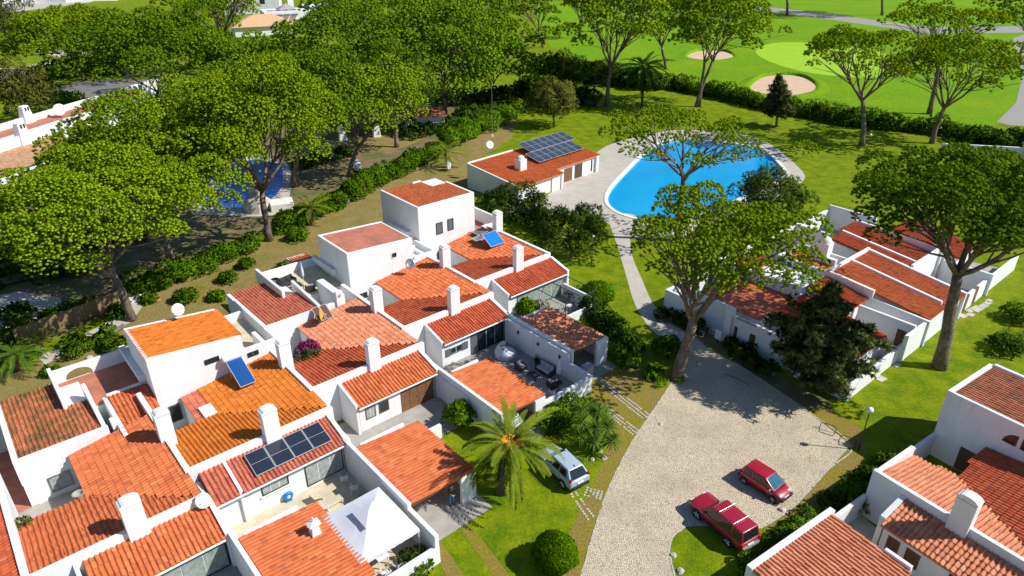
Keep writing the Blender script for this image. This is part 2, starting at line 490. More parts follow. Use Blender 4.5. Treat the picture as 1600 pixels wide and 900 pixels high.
pool_px = [(950, 312), (957, 293), (985, 262), (1012, 236), (1030, 225), (1060, 219), (1120, 222), (1180, 230), (1196, 236), (1224, 266), (1220, 278), (1170, 303), (1100, 332), (1050, 342), (1010, 343), (975, 335), (957, 325)]
pool_pts = cr([tuple(at(a, b, 0)[:2]) for a, b in pool_px], 6)
flat('ground', [(-900, -200), (900, -200), (900, 1800), (-900, 1800)], 0.0, MT['lawn'], 'sunlit green lawn that spreads between the houses', 'lawn', hole=pool_pts)

sheet('golf_fairway', [(840, 10), (900, 0), (1100, -20), (1700, -30), (1750, 190), (1590, 190), (1500, 205), (1420, 198), (1330, 188), (1240, 165), (1150, 140), (1060, 122), (1030, 118), (985, 108), (860, 72)],
      .008, MT['fairway'], 'bright mown golf fairway beyond the clipped hedge', 'fairway', smooth=4)
sheet('putting_green', [(1182, 78), (1200, 95), (1267, 114), (1362, 121), (1410, 109), (1405, 90), (1315, 71), (1220, 66)],
      .016, MT['green'], 'pale smooth putting green behind the two bunkers', 'putting green', smooth=6)
def ell(cx, cy, rx, ry, n=28, k=.06):
    return [(cx + rx * math.cos(2 * math.pi * i / n) * (1 + k * math.sin(6 * math.pi * i / n)), cy + ry * math.sin(2 * math.pi * i / n)) for i in range(n)]
sheet('sand_bunker', ell(1224, 134, 52, 17), .02, MT['sand'], 'larger sand bunker beside the small dark conifer', 'bunker', smooth=3)
sheet('sand_bunker', ell(1110, 87, 37, 8), .02, MT['sand'], 'smaller far sand bunker behind the twin trunked pine', 'bunker', smooth=3)
def bunker_lip(pix, label):
    pts = cr([tuple(at(a, b, 0)[:2]) for a, b in pix], 3); n = len(pts); cx = sum(p[0] for p in pts) / n; cy = sum(p[1] for p in pts) / n
    vs = []
    for x, y in pts:
        d = Vector((x - cx, y - cy)).normalized(); k = .35 + .55 * max(0, d.y)
        for o, z in ((-.35, .02), (.05, k * .9), (.9, k), (3.2, .012)): vs.append((x + d.x * o, y + d.y * o, z))
    fs = [(i * 4 + s, ((i + 1) % n) * 4 + s, ((i + 1) % n) * 4 + s + 1, i * 4 + s + 1) for i in range(n) for s in range(3)]
    mb = MB(); mb.add(vs, fs); tag(mb.build('bunker_lip', MT['fairway'], smooth=True), label, 'turf', kind='structure')
bunker_lip(ell(1224, 134, 52, 17), 'raised turf lip round the larger bunker')
bunker_lip(ell(1110, 87, 37, 8), 'raised turf lip round the smaller bunker')
sheet('golf_path', [(1145, 8), (1200, 11), (1300, 22), (1400, 36), (1450, 42), (1700, 40), (1700, 50), (1450, 52), (1400, 45), (1300, 31), (1200, 18), (1145, 14)],
      .014, MT['tiles_grey'], 'grey golf path crossing the top of the course', 'path')
sheet('golf_path', [(1583, 60), (1610, 50), (1660, 150), (1640, 200), (1575, 195), (1558, 190), (1588, 160), (1597, 120)],
      .018, MT['tiles_grey'], 'grey golf path at the corner by the dark hedge', 'path')
# top-left streets
sheet('access_road', [(-60, 110), (40, 103), (95, 92), (60, 80), (52, 76), (80, 78), (125, 80), (150, 88), (110, 96), (60, 112), (-60, 140)],
      .014, MT['deck'], 'pale access road curving past the far lawn', 'road')
sheet('far_road', [(-60, 28), (45, 16), (110, 8), (140, 4), (170, -6), (60, -6), (-60, 12)], .014, MT['deck'], 'pale road at the far edge of the estate', 'road')
sheet('parking_area', [(70, 142), (120, 128), (190, 122), (260, 128), (240, 150), (150, 158), (90, 156)], .014, MT['asphalt'], 'shaded asphalt parking behind the old white house', 'parking')
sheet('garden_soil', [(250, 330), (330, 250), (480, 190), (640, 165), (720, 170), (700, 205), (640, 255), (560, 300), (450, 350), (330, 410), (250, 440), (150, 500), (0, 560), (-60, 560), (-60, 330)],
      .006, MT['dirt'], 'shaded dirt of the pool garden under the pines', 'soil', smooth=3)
sheet('pine_garden_lawn', [(700, 128), (760, 118), (830, 125), (810, 150), (740, 152), (650, 155)], .01, MT['lawn'], 'strip of lawn behind the tall dark pines', 'lawn', smooth=3)
# garden patio by the second pool
sheet('garden_patio', [(298, 334), (308, 306), (338, 266), (368, 250), (400, 243), (446, 252), (455, 290), (440, 330), (400, 338), (330, 336)], .012, MT['deck'], 'stone surround of the small dark blue pool', 'patio', smooth=3)
sheet('garden_patio', [(560, 212), (600, 200), (655, 197), (668, 212), (625, 232), (575, 236)], .012, MT['soil'], 'stone terrace before the white pergola pillars', 'patio', smooth=3)
sheet('garden_patio', [(-40, 470), (30, 455), (95, 465), (100, 505), (40, 520), (-40, 515)], .012, MT['deck'], 'pale paving in the shade beside the reed fence', 'patio')
sheet('garden_strip', [(-60, 680), (-20, 640), (80, 612), (200, 570), (260, 545), (300, 520), (430, 460), (590, 420), (600, 330), (700, 300), (760, 300), (752, 245), (800, 216), (800, 165), (740, 198), (630, 255), (510, 330), (410, 380), (290, 430), (205, 470), (150, 530), (60, 566), (-60, 600)],
      .012, MT['soil'], 'dry yellow garden strip behind the white row houses', 'soil', smooth=2)
sheet('concrete_path', [(60, 558), (110, 532), (165, 505), (200, 488), (190, 470), (212, 462), (222, 480), (205, 503), (140, 535), (70, 570)], .02, MT['deck'], 'pale concrete path along the reed fence', 'path')
sheet('verge', [(890, 560), (960, 565), (1035, 590), (1062, 560), (1080, 555), (1075, 600), (1010, 690), (960, 790), (925, 900), (880, 960), (870, 900), (905, 800), (950, 700), (935, 640)],
      .008, MT['dry_lawn'], 'dry verge between the front gardens and the cobbled road', 'verge', smooth=4, wob=.12)
sheet('verge', [(1130, 545), (1210, 585), (1262, 615), (1300, 640), (1345, 672), (1352, 705), (1330, 745), (1268, 800), (1215, 838), (1205, 815), (1290, 735), (1325, 698), (1255, 650), (1180, 595), (1110, 555)],
      .008, MT['dry_lawn'], 'dry verge along the far side of the cobbled road', 'verge', smooth=4, wob=.12)
sheet('tyre_track', [(722, 828), (735, 822), (800, 905), (830, 960), (800, 960), (770, 900)], .006, MT['dry_lawn'], 'worn brown wheel track across the front lawn, nearer the round bush', 'track', smooth=3)
sheet('tyre_track', [(672, 848), (684, 843), (725, 900), (750, 960), (720, 960), (700, 905)], .006, MT['dry_lawn'], 'worn brown wheel track across the front lawn, nearer the carports', 'track', smooth=3)
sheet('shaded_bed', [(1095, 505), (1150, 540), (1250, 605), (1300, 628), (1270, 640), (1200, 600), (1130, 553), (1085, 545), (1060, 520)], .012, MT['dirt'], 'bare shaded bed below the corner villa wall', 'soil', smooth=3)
# cobbled road and its edging
road_px = [(880, 985), (908, 900), (925, 840), (948, 770), (985, 695), (1018, 645), (1048, 600), (1070, 560), (1062, 535), (1085, 525), (1110, 548), (1150, 568), (1200, 600), (1262, 643), (1330, 696), (1296, 732), (1240, 792), (1190, 826), (1120, 822), (1075, 822), (1052, 838), (1046, 862), (1056, 905), (1080, 960), (1090, 985)]
sheet('cobbled_road', road_px, .02, MT['cobble'], 'pale cobbled cul-de-sac with two red cars', 'road')
def edging(name, pix, z, w, h, mat, label, n=5):
    pts = cr([tuple(at(px, py, 0)[:2]) for px, py in pix], n, closed=False)
    root = thing(name, label, 'kerb'); root['kind'] = 'structure'
    shared = []
    for k in range(4):
        mb = MB(); l = .17 + .03 * k
        mb.box(-l, l, -w / 2, w / 2, 0, h, .02)
        shared.append(mb)
    meshes = []
    for mb in shared:
        o = mb.build('kerb_stone', mat); meshes.append(o.data); bpy.data.objects.remove(o)
    d = 0.0
    P = [Vector((x, y, 0)) for x, y in pts]
    out = []
    for a, b in zip(P, P[1:]):
        L = (b - a).length
        t = -d % .46
        while t < L:
            out.append((a + (b - a) * (t / L), math.atan2(b.y - a.y, b.x - a.x))); t += .46
        d = (d + L) % .46
    for i, (p, r) in enumerate(out[:290]):
        o = link(bpy.data.objects.new('kerb_stone', meshes[i % 4]), root)
        o.location = (p.x + jit(.02), p.y + jit(.02), z + jit(.01)); o.rotation_euler = (0, 0, r + jit(.06))
    return root
edging('road_kerb', road_px[1:8], .002, .10, .03, MT['stone'], 'pale stone edging on the left side of the cobbled road')
edging('road_kerb', [(1196, 822), (1240, 792), (1296, 732), (1330, 696), (1262, 643), (1200, 600), (1150, 568)], .002, .10, .03, MT['stone'], 'pale stone edging on the far side of the cobbled road')
edging('road_kerb', [(1120, 822), (1075, 822), (1052, 838), (1046, 862), (1056, 905), (1070, 940)], .002, .10, .03, MT['stone'], 'pale stone edging round the lawn tongue under the large red car')
sheet('footpath', [(952, 338), (965, 385), (978, 430), (992, 475), (1015, 512), (1040, 530), (1066, 548), (1088, 540), (1066, 515), (1040, 497), (1018, 470), (1003, 436), (988, 400), (985, 370), (992, 350), (990, 335)],
      .016, MT['deck'], 'pale footpath winding from the pool to the road', 'path', smooth=4)
# pool deck, coping and water
deck_px = [(820, 330), (862, 300), (935, 236), (965, 222), (1005, 212), (1060, 203), (1150, 208), (1205, 226), (1254, 268), (1252, 285), (1225, 305), (1170, 332), (1090, 365), (1030, 372), (985, 372), (955, 352), (920, 335), (870, 335)]
sheet('pool_deck', deck_px, .012, MT['deck'], 'pale stone deck round the large swimming pool', 'pool deck', smooth=3, hole=pool_pts)
cx_ = sum(p[0] for p in pool_pts) / len(pool_pts); cy_ = sum(p[1] for p in pool_pts) / len(pool_pts)
mb = MB(); n_ = len(pool_pts)
rim = []
for i, (x, y) in enumerate(pool_pts):
    a = Vector(pool_pts[i - 1]); b = Vector(pool_pts[(i + 1) % n_]); t = (b - a).normalized(); nn = Vector((t.y, -t.x))
    if nn.dot(Vector((x - cx_, y - cy_))) < 0: nn = -nn
    rim.append([(x, y, -.9), (x, y, .10), (x + nn.x * .55, y + nn.y * .55, .10), (x + nn.x * .55, y + nn.y * .55, .0)])
vs = [p for r in rim for p in r]
fs = []
for i in range(n_):
    k = ((i + 1) % n_) * 4; i4 = i * 4
    for s in range(3): fs.append((i4 + s, k + s, k + s + 1, i4 + s + 1))
mb.add(vs, fs)
tag(mb.build('pool_coping', MT['frame_white']), 'white rounded coping round the large turquoise pool', 'coping', kind='structure')
flat('pool_water', pool_pts, -.22, MT['water'], 'bright blue water of the large swimming pool', 'water')
# second pool
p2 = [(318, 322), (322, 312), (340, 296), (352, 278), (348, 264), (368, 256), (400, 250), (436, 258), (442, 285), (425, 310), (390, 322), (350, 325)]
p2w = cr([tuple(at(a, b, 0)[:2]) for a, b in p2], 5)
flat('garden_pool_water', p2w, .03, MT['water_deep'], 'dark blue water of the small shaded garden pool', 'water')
# turf grid pavers beside the road: small pale blocks, too small to pick apart
def grid_pavers(pix, label):
    q = [at(*p, 0) for p in pix]
    mb = MB()
    a, b, c, d = q
    nu = int((b - a).length / .24); nv = max(3, int((d - a).length / .24))
    for i in range(nu):
        for j in range(nv):
            s, t = (i + .5) / nu, (j + .5) / nv
            p = a * (1 - s) * (1 - t) + b * s * (1 - t) + c * s * t + d * (1 - s) * t
            if random.random() < .93:
                w = .082
                mb.box(p.x - w, p.x + w, p.y - w, p.y + w, 0, .035, .015)
    tag(mb.build('turf_pavers', MT['stone']), label, 'pavers', kind='stuff')
grid_pavers([(915, 584), (925, 578), (1018, 648), (1005, 658)], 'upper strip of pale turf grid pavers crossing the verge')
grid_pavers([(938, 640), (948, 634), (1000, 672), (988, 682)], 'short strip of turf grid pavers below the upper one')
grid_pavers([(916, 760), (944, 768), (940, 782), (910, 775)], 'turf grid pavers behind the silver car, upper patch')
grid_pavers([(888, 772), (902, 768), (932, 806), (916, 816)], 'turf grid pavers behind the silver car, lower patch')
# stepping stones on the far right lawn
for i, (px, py, w, h, lb) in enumerate([(1504, 494, .5, .35, 'stepping stone nearest the big pine trunk'), (1516, 492, .45, .35, 'second stepping stone from the big pine trunk'), (1515, 486, .45, .3, 'stepping stone touching the white garden wall side'), (1526, 483, .8, .5, 'largest pale stepping stone on the right lawn'), (1537, 478, .6, .35, 'stepping stone after the largest one'), (1543, 474, .5, .3, 'second last stepping stone up the right lawn'), (1545, 470, .45, .25, 'last stepping stone up the right lawn'), (1400, 570, .45, .35, 'lone stepping stone in the shade near the villa corner'), (1376, 592, .5, .4, 'lone pale slab on the shaded lawn by the low wall')]):
    p = at(px, py)
    mb = MB(); mb.prism([(-w, -h * .8), (w * .9, -h), (w, h * .8), (-w * .8, h)], .05, -.02)
    o = tag(mb.build('stepping_stone', MT['stone']), lb, 'stepping stone', 'stepping stones on the right lawn')
    o.location = (p.x, p.y, 0); o.rotation_euler = (0, 0, .65)
# ---------------------------------------------------------------- clay tile roofs
TP, TC = .29, .42          # tile pitch across, course length
def tile_template():
    prof = []
    for k in range(5):     # barrel
        a = math.pi * k / 4
        prof.append((-.06 - .085 * math.cos(a) * 1.0, .085 * math.sin(a)))
    prof += [(.085, -.008), (.148, .004)]
    prof[0] = (-.148, 0.0)
    vs = []
    for x, z in prof: vs.append((x, -TC / 2 - .03, z + .062))
    for x, z in prof: vs.append((x * .96, TC / 2 + .02, z + .018))
    for x, z in prof: vs.append((x, -TC / 2 - .03, z + .030))
    for x, z in prof: vs.append((x, -TC / 2 - .03, z + .062))
    n = len(prof); fs = []
    for i in range(n - 1):
        fs.append((i, i + 1, n + i + 1, n + i)); fs.append((2 * n + i, 2 * n + i + 1, 3 * n + i + 1, 3 * n + i))
    return np.array(vs), np.array(fs)
TV, TF = tile_template()
tile_meshes = {}
def tile_mesh(mat):
    if mat.name not in tile_meshes:
        me = bpy.data.meshes.new('roof_tile'); me.from_pydata([tuple(v) for v in TV], [], [tuple(f) for f in TF])
        me.materials.append(mat); me.polygons.foreach_set('use_smooth', [True] * len(me.polygons))
        tile_meshes[mat.name] = me
    return tile_meshes[mat.name]

def inside(poly, x, y):
    c = False; n = len(poly); j = n - 1
    for i in range(n):
        xi, yi = poly[i]; xj, yj = poly[j]
        if (yi > y) != (yj > y) and x < (xj - xi) * (y - yi) / (yj - yi) + xi: c = not c
        j = i
    return c

TILES = {}     # house root name -> list of (roof object, mat, matrix)
def tile_roof(root, poly, plane, down, mat, name='roof', thick=.14, drop=.03, over=0.0):
    """poly (u, v); plane (a, b, c): z = a + b u + c v; down: unit 2D vector down the slope"""
    a, b, c = plane
    zf = lambda x, y: a + b * x + c * y
    mb = MB(); mb.prism(list(poly), lambda x, y: zf(x, y) - drop, lambda x, y: zf(x, y) - drop - thick)
    roof = mb.build(name, mat, root)
    dx, dy = down; ax, ay = -dy, dx      # across
    y3 = Vector((-dx, -dy, -(b * dx + c * dy))).normalized()
    x3 = Vector((ax, ay, b * ax + c * ay)).normalized()
    z3 = x3.cross(y3)
    if z3.z < 0: x3 = -x3; z3 = x3.cross(y3)
    S = [p[0] * ax + p[1] * ay for p in poly]; D = [p[0] * dx + p[1] * dy for p in poly]
    s0, s1, d0, d1 = min(S), max(S), min(D), max(D)
    ns = max(1, round((s1 - s0) / TP)); nd_ = max(1, int((d1 - d0 + over) / TC) + 1)
    kx = (s1 - s0) / ns / TP
    lst = TILES.setdefault(root.name, [])
    for i in range(ns):
        s = s0 + (i + .5) * (s1 - s0) / ns
        for j in range(nd_):
            d = d1 + over - (j + .5) * TC
            if d < d0 - TC * .3: continue
            x, y = s * ax + d * dx, s * ay + d * dy
            dd = min(max(d, d0 + .02), d1 - .02)
            if not inside(poly, s * ax + dd * dx, s * ay + dd * dy): continue
            m = Matrix.Identity(4)
            jx = random.uniform(-.018, .018); rj = random.uniform(-.035, .035)
            xx = (x3 + y3 * rj).normalized(); yy = (y3 - x3 * rj).normalized()
            for r in range(3):
                m[r][0] = xx[r] * kx * .995; m[r][1] = yy[r]; m[r][2] = z3[r]
            m[0][3] = x + ax * jx; m[1][3] = y + ay * jx; m[2][3] = zf(x, y) - .015 + random.uniform(-.010, .012)
            lst.append((roof, mat, m))
    return roof

def finish_tiles(root, singles=300):
    lst = TILES.pop(root.name, [])
    R = Matrix.Translation(root.location) @ root.rotation_euler.to_matrix().to_4x4()
    def key(t):
        p = R @ t[2].translation
        d = depth_of(p)
        px = 800 + FPX * p.x / d; py = 450 - FPX * (p.y * ST + (p.z - CAM_H) * CT) / d
        return d + (0 if 0 < px < 1600 and 0 < py < 900 else 1000)
    lst.sort(key=key)
    for roof, mat, m in lst[:singles]:
        o = link(bpy.data.objects.new('roof_tile', tile_mesh(mat)), roof)
        o.matrix_basis = m
    rest = {}
    for roof, mat, m in lst[singles:]:
        rest.setdefault(roof.name, (roof, mat, []))[2].append(m)
    for roof, mat, ms in rest.values():
        A = np.array([np.array(m) for m in ms])
        V = np.einsum('nij,kj->nki', A[:, :3, :3], TV) + A[:, None, :3, 3]
        Fc = (TF[None] + (np.arange(len(ms)) * len(TV))[:, None, None]).reshape(-1, 4)
        me = fast_mesh('tile_field', V.reshape(-1, 3), Fc, mat)
        ta = me.attributes.new('tint', 'FLOAT', 'POINT'); ta.data.foreach_set('value', np.repeat(np.random.default_rng(len(ms)).random(len(ms)), len(TV)).astype(np.float32))
        me.polygons.foreach_set('use_smooth', [True] * len(me.polygons))
        o = link(bpy.data.objects.new('tile_field', me), roof)
        o['kind'] = 'stuff'

# ---------------------------------------------------------------- house pieces (local metres: u along the row, v to the back)
def wbox(root, u0, u1, v0, v1, z0, z1, mat=None, name='wall', bevel=.02):
    mb = MB(); mb.box(u0, u1, v0, v1, z0, z1)
    return mb.build(name, mat or MT['plaster'], root, bevel=bevel)

def wslope(root, u0, u1, v0, v1, z0, zf, mat=None, name='wall', bevel=.02):
    mb = MB(); mb.prism([(u0 + jit(), v0 + jit()), (u1 + jit(), v0 + jit()), (u1 + jit(), v1 + jit()), (u0 + jit(), v1 + jit())], zf, z0)
    return mb.build(name, mat or MT['plaster'], root, bevel=bevel)

def chimney(root, u, v, z0, z1, w=1.05, d=.62, mat=None):
    mat = mat or MT['plaster']
    mb = MB(); mb.box(u - w / 2, u + w / 2, v - d / 2, v + d / 2, z0, z1 - .42)
    c = mb.build('chimney', mat, root, bevel=.03)
    mb = MB(); mb.box(u - w / 2 + .05, u + w / 2 - .05, v - d / 2 + .05, v + d / 2 - .05, z1 - .43, z1 - .36)
    mb.build('flue_slot', MT['metal_dark'], c)
    # cap rounded over its width
    mb = MB(); prof = [(-w / 2 - .02, 0), (-w / 2 - .02, .16)]
    for k in range(7):
        a = math.pi - math.pi * k / 6
        prof.append(((w / 2 - .1) * math.cos(a) * 1.05, .2 + .17 * math.sin(a)))
    prof += [(w / 2 + .02, .16), (w / 2 + .02, 0)]
    n = len(prof)
    vs = [(u + x, v - d / 2 - .02, z1 - .37 + z) for x, z in prof] + [(u + x, v + d / 2 + .02, z1 - .37 + z) for x, z in prof]
    fs = [tuple(range(n)), tuple(reversed(range(n, 2 * n)))] + [(i, i + n, (i + 1) % n + n, (i + 1) % n) for i in range(n)]
    mb.add(vs, fs); mb.build('chimney_cap', mat, c, bevel=.025)
    return c

def opening(root, name, wall, a0, a1, z0, z1, axis='v', sign=-1, frame=.07, panes=2, pmat=None, fmat=None, proud=.05):
    """window or glazed door on a wall face: frame ring with its panes; axis v: the face lies at v = wall and looks along sign*v"""
    fmat = fmat or MT['frame_dark']; pmat = pmat or MT['glass']
    def P(a, dd, z):
        return (a, wall + sign * dd, z) if axis == 'v' else (wall + sign * dd, a, z)
    mb = MB()
    o_ = [(a0, z0), (a1, z0), (a1, z1), (a0, z1)]; i_ = [(a0 + frame, z0 + frame), (a1 - frame, z0 + frame), (a1 - frame, z1 - frame), (a0 + frame, z1 - frame)]
    vs = []
    for a, z in o_: vs += [P(a, -.02, z), P(a, proud, z)]
    for a, z in i_: vs += [P(a, proud, z), P(a, -.02, z)]
    fs = []
    for k in range(4):
        n = (k + 1) % 4
        fs += [(2 * k, 2 * n, 2 * n + 1, 2 * k + 1), (2 * k + 1, 2 * n + 1, 8 + 2 * n, 8 + 2 * k), (8 + 2 * k, 8 + 2 * n, 9 + 2 * n, 9 + 2 * k)]
    mb.add(vs, fs)
    w = mb.build(name, fmat, root)
    L = (a1 - a0 - 2 * frame)
    for k in range(panes):
        b0 = a0 + frame + L * k / panes + (.03 if k else 0); b1 = a0 + frame + L * (k + 1) / panes - (.03 if k < panes - 1 else 0)
        pm = MB(); d = .008 + .012 * (k % 2)
        lo, hi = sorted((wall + sign * d, wall + sign * (d - .02)))
        if axis == 'v': pm.box(b0, b1, lo, hi, z0 + frame, z1 - frame, 0)
        else: pm.box(lo, hi, b0, b1, z0 + frame, z1 - frame, 0)
        pm.build('pane', pmat, w)
    return w

def doorleaf(root, wall, a0, a1, z0, z1, mat, n=1, axis='v', sign=-1, name='door', handle=True):
    for k in range(n):
        b0 = a0 + (a1 - a0) * k / n + .012; b1 = a0 + (a1 - a0) * (k + 1) / n - .012
        mb = MB(); lo, hi = sorted((wall + sign * (.05 + .004 * k), wall - sign * .02))
        if axis == 'v': mb.box(b0, b1, lo, hi, z0, z1)
        else: mb.box(lo, hi, b0, b1, z0, z1)
        d = mb.build(name, mat, root, bevel=.01)
        if handle:
            h = MB(); ww = wall + sign * .08
            if axis == 'v': h.box(b1 - .14, b1 - .06, ww - .03, ww + .03, (z0 + z1) / 2 - .06, (z0 + z1) / 2 + .06)
            else: h.box(ww - .03, ww + .03, b1 - .14, b1 - .06, (z0 + z1) / 2 - .06, (z0 + z1) / 2 + .06)
            h.build('handle', MT['metal'], d)

def front_room(root, tm, w=7.5, left=0.0, eave=2.6, fin=True):
    zf = (eave, 0, .272)
    wbox(root, left + .2, w - .15, .32, 2.76, 0, eave - .06)                      # room body
    wslope(root, w - .02, w + .28, .05, 2.76, 0, lambda x, y: eave + .22 + .272 * y)   # right side parapet
    if fin: wslope(root, -.16, .06, .1, 2.76, 0, lambda x, y: eave + .16 + .272 * y)
    poly = [(left, -.05), (w - .03, -.05), (w - .03, 2.76), (left, 2.76)]
    if left < 0 and fin:
        poly = [(.06, -.05), (w - .03, -.05), (w - .03, 2.76), (.06, 2.76)]
        tile_roof(root, [(left, -.05), (-.17, -.05), (-.17, 2.76), (left, 2.76)], zf, (0, -1), tm)
    r = tile_roof(root, poly, zf, (0, -1), tm)
    g = MB(); g.tube([(left, -.14, eave - .06), (w - .1, -.14, eave - .06)], .07, 6)
    g.build('gutter', MT['plaster'], root)

def middle(root, ts, tu, pw_right=False, ul=1.4, floor=None, ur=7.93):
    """party walls, ridge wall, valley roofs and light well"""
    wbox(root, -2.45, -2.08, 2.8, 14.0, 0, 4.0)                # party wall
    if pw_right: wbox(root, 7.95, 8.32, 2.8, 14.0, 0, 4.0)
    wbox(root, -2.44, ur + .17, 2.78, 3.12, 0, 3.92)                # ridge wall
    # strip of roof falling to the back
    zs = (3.72 + .138 * 3.1, 0, -.138)
    tile_roof(root, [(-2.06, 3.13), (ur, 3.13), (ul, 8.9), (-2.06, 8.9)], zs, (0, 1), ts)
    bu = .85 / (ur - ul)
    zu = (3.80 - bu * ur, bu, 0)
    tile_roof(root, [(ur, 3.13), (ur, 13.9), (ul, 13.9), (ul, 8.86)], zu, (-1, 0), tu, over=.04)
    wbox(root, -2.05, ul + .2, 8.55, 8.82, 0, 2.75)            # light well walls
    wbox(root, ul + .1, ul + .32, 8.84, 13.95, 0, 2.72)
    if floor is None:
        wbox(root, -2.05, ul + .08, 8.84, 13.9, 0.0, .12, MT['concrete'], 'courtyard_floor', 0)

def tall_block(root, u0, u1, v0, v1, zl, zr, tm, down=(1, 0), flat_top=None, par=.14):
    """two storey block with parapets on the left and front edges and a monopitch roof"""
    b = (zr - zl) / (u1 - u0)
    zf = lambda x, y: zl + b * (x - u0)
    wslope(root, u0 + .02, u1 - .02, v0 + .02, v1 - .02, 0, lambda x, y: zf(x, y) - par - .05, bevel=0)
    wslope(root, u0, u0 + .26, v0, v1, 3, zf)
    wslope(root, u0 + .26, u1, v0, v0 + .24, 3, lambda x, y: zf(x, y) - .001)
    wslope(root, u0 + .26, u1, v1 - .26, v1, 3, lambda x, y: zf(x, y) - .003)
    poly = [(u0 + .26, v0 + .24), (u1 + (.12 if down == (1, 0) else -.2), v0 + .24), (u1 + (.12 if down == (1, 0) else -.2), v1 - .26), (u0 + .26, v1 - .26)]
    if flat_top:
        mb = MB(); mb.prism(poly[:1] + [(u1 - .2, v0 + .24), (u1 - .2, v1 - .26)] + poly[3:], lambda x, y: zf(x, y) - .07, lambda x, y: zf(x, y) - .3)
        mb.build('roof', flat_top, root)
        wslope(root, u1 - .2, u1, v0 + .24, v1 - .26, 3, lambda x, y: zf(x, y) - .02)
    else:
        tile_roof(root, poly, (zl - b * u0 - par + .08, b, 0), down, tm)

def low_back(root, tm, z=4.0, terrace=True, v1=23.0, tmat=None, tw=4.1, vback=24.0):
    """single storey back block with notched roof and the roof terrace beside it"""
    tmat = tmat or MT['terracotta']
    b = -.03
    zf = lambda x, y: z - .18 + b * (y - 14)
    wbox(root, -1.25, tw + .1, 14.02, v1 - .1, 0, z - .75, bevel=0)
    wslope(root, -1.3, -.95, 14.0, v1, 2, lambda x, y: zf(x, y) + .2)
    wbox(root, -.95, tw + .35, 14.0, 14.28, 2, z + .02)
    tile_roof(root, [(-.95, 14.28), (tw - .02, 14.28), (tw - .02, 18.9), (2.5, 18.9), (2.5, v1 + .1), (-.95, v1 + .1)], (z - .15 - b * 14, b, 0) if 0 else (z - .12 + .03 * 14, 0, -.03), (0, 1), tm)
    wbox(root, 2.52, 2.80, 18.6, vback, 2, z + .55)              # terrace walls
    wslope(root, tw, tw + .28, 14.29, 20.0, 2, lambda x, y: z + .1 + .09 * (y - 14.3))
    wbox(root, 2.8, 9.0, 18.7, vback - .2, 0, 3.0, bevel=0)
    mb = MB(); mb.box(2.8, 9.0, 18.72, vback - .22, 3.0, 3.04); mb.build('terrace_floor', tmat, root)
    return zf

def carport(root, tm, u1, v0=-4.0, v1=-11.0, z=2.72, u0=-2.5, front_wall=True, pillar=1.2, mat=None):
    """tiled carport that falls to the right; party wall on the left, open front"""
    b = -.07
    tile_roof(root, [(u0, v1), (u1, v1), (u1, v0), (u0, v0)], (z - b * u0, b, 0), (1, 0), tm)
    wbox(root, u0 - .3, u0 - .02, v1 - .15, 2.8, 0, z + .12)
    if front_wall:
        wbox(root, u1 - pillar, u1 - .02, v1 - .12, v1 + .12, 0, z - .42)
        wbox(root, u1 - .22, u1 - .02, v1 + .12, v0, 0, z - .5)
    wbox(root, u0, u1 - .05, v1 + .02, v1 + .22, z - .52, z - .30, MT['wood_dark'], 'beam')
    # white flashing strip at the back
    wbox(root, u0 + .4, u1 - 1.2, v0 - .02, v0 + .2, z - .42, z + .02, MT['plaster'], 'flashing')

HD = math.radians(41.0)
eu = Vector((math.cos(HD), math.sin(HD), 0)); ev = Vector((-math.sin(HD), math.cos(HD), 0))
OR = dict(A=(-28.6, 15.76), B=(-22.78, 24.92), C=(-17.56, 33.36), D=(-11.81, 42.32), E=(-6.06, 51.53), F=(-.2, 60.56))
def W(k, u, v, z=0.0):
    p = Vector((*OR[k], 0)) + eu * u + ev * v; p.z = z
    return p
def house(k, label):
    return thing('row_house', label, 'house', (*OR[k], 0), HD, 'white row houses in the stepped terrace')

# ---------- house A (cut by the corner of the picture)
r = house('A', 'row house cut by the picture corner, solar panel beside its chimney')
middle(r, MT['tile_red'], MT['tile_red'])
tall_block(r, -1.3, 6.4, 14.05, 20.2, 6.9, 6.4, MT['tile_red'])
wbox(r, 6.4, 9.6, 11.0, 25.0, 0, .1, MT['terracotta'], 'courtyard_floor', 0)
wbox(r, -1.3, 9.0, 25.0, 25.3, 0, 2.4)
finish_tiles(r, 60)

# ---------- house B
r = house('B', 'row house with a mossy back roof and terrace with a half round opening')
front_room(r, MT['tile_rust'], w=7.3, left=0.3, fin=True)
middle(r, MT['tile_rust'], MT['tile_rust'], ul=1.75, ur=7.02)
chimney(r, 3.35, 2.85, 2.9, 6.2, w=1.15, d=.75)
low_back(r, MT['tile_moss'], vback=24.2)
# terrace back wall with the half-round opening
mb = MB()
hole = [(4.0 + .95 * math.cos(math.pi - math.pi * k / 10) + .5, 3.25 + .62 * math.sin(math.pi * k / 10)) for k in range(11)]
outer = [(2.8, 3.0), (2.8, 4.2), (9.0, 4.2), (9.0, 3.0)]
ring = [(2.8, 3.0), (2.8, 4.2), (9.0, 4.2), (9.0, 3.0), (hole[-1][0], 3.0)] + hole[::-1] + [(hole[0][0], 3.0)]
n = len(ring)
tri = tessellate_polygon([[Vector((x, z, 0)) for x, z in ring]])
vs = [(x, 23.95, z) for x, z in ring] + [(x, 24.2, z) for x, z in ring]
fs = [tuple(t) for t in tri] + [tuple(i + n for i in reversed(t)) for t in tri] + [(i, (i + 1) % n, (i + 1) % n + n, i + n) for i in range(n)]
mb.add(vs, fs); mb.build('terrace_wall', MT['plaster'], r)
wbox(r, 2.8, 9.0, 23.96, 24.2, 0, 2.98)
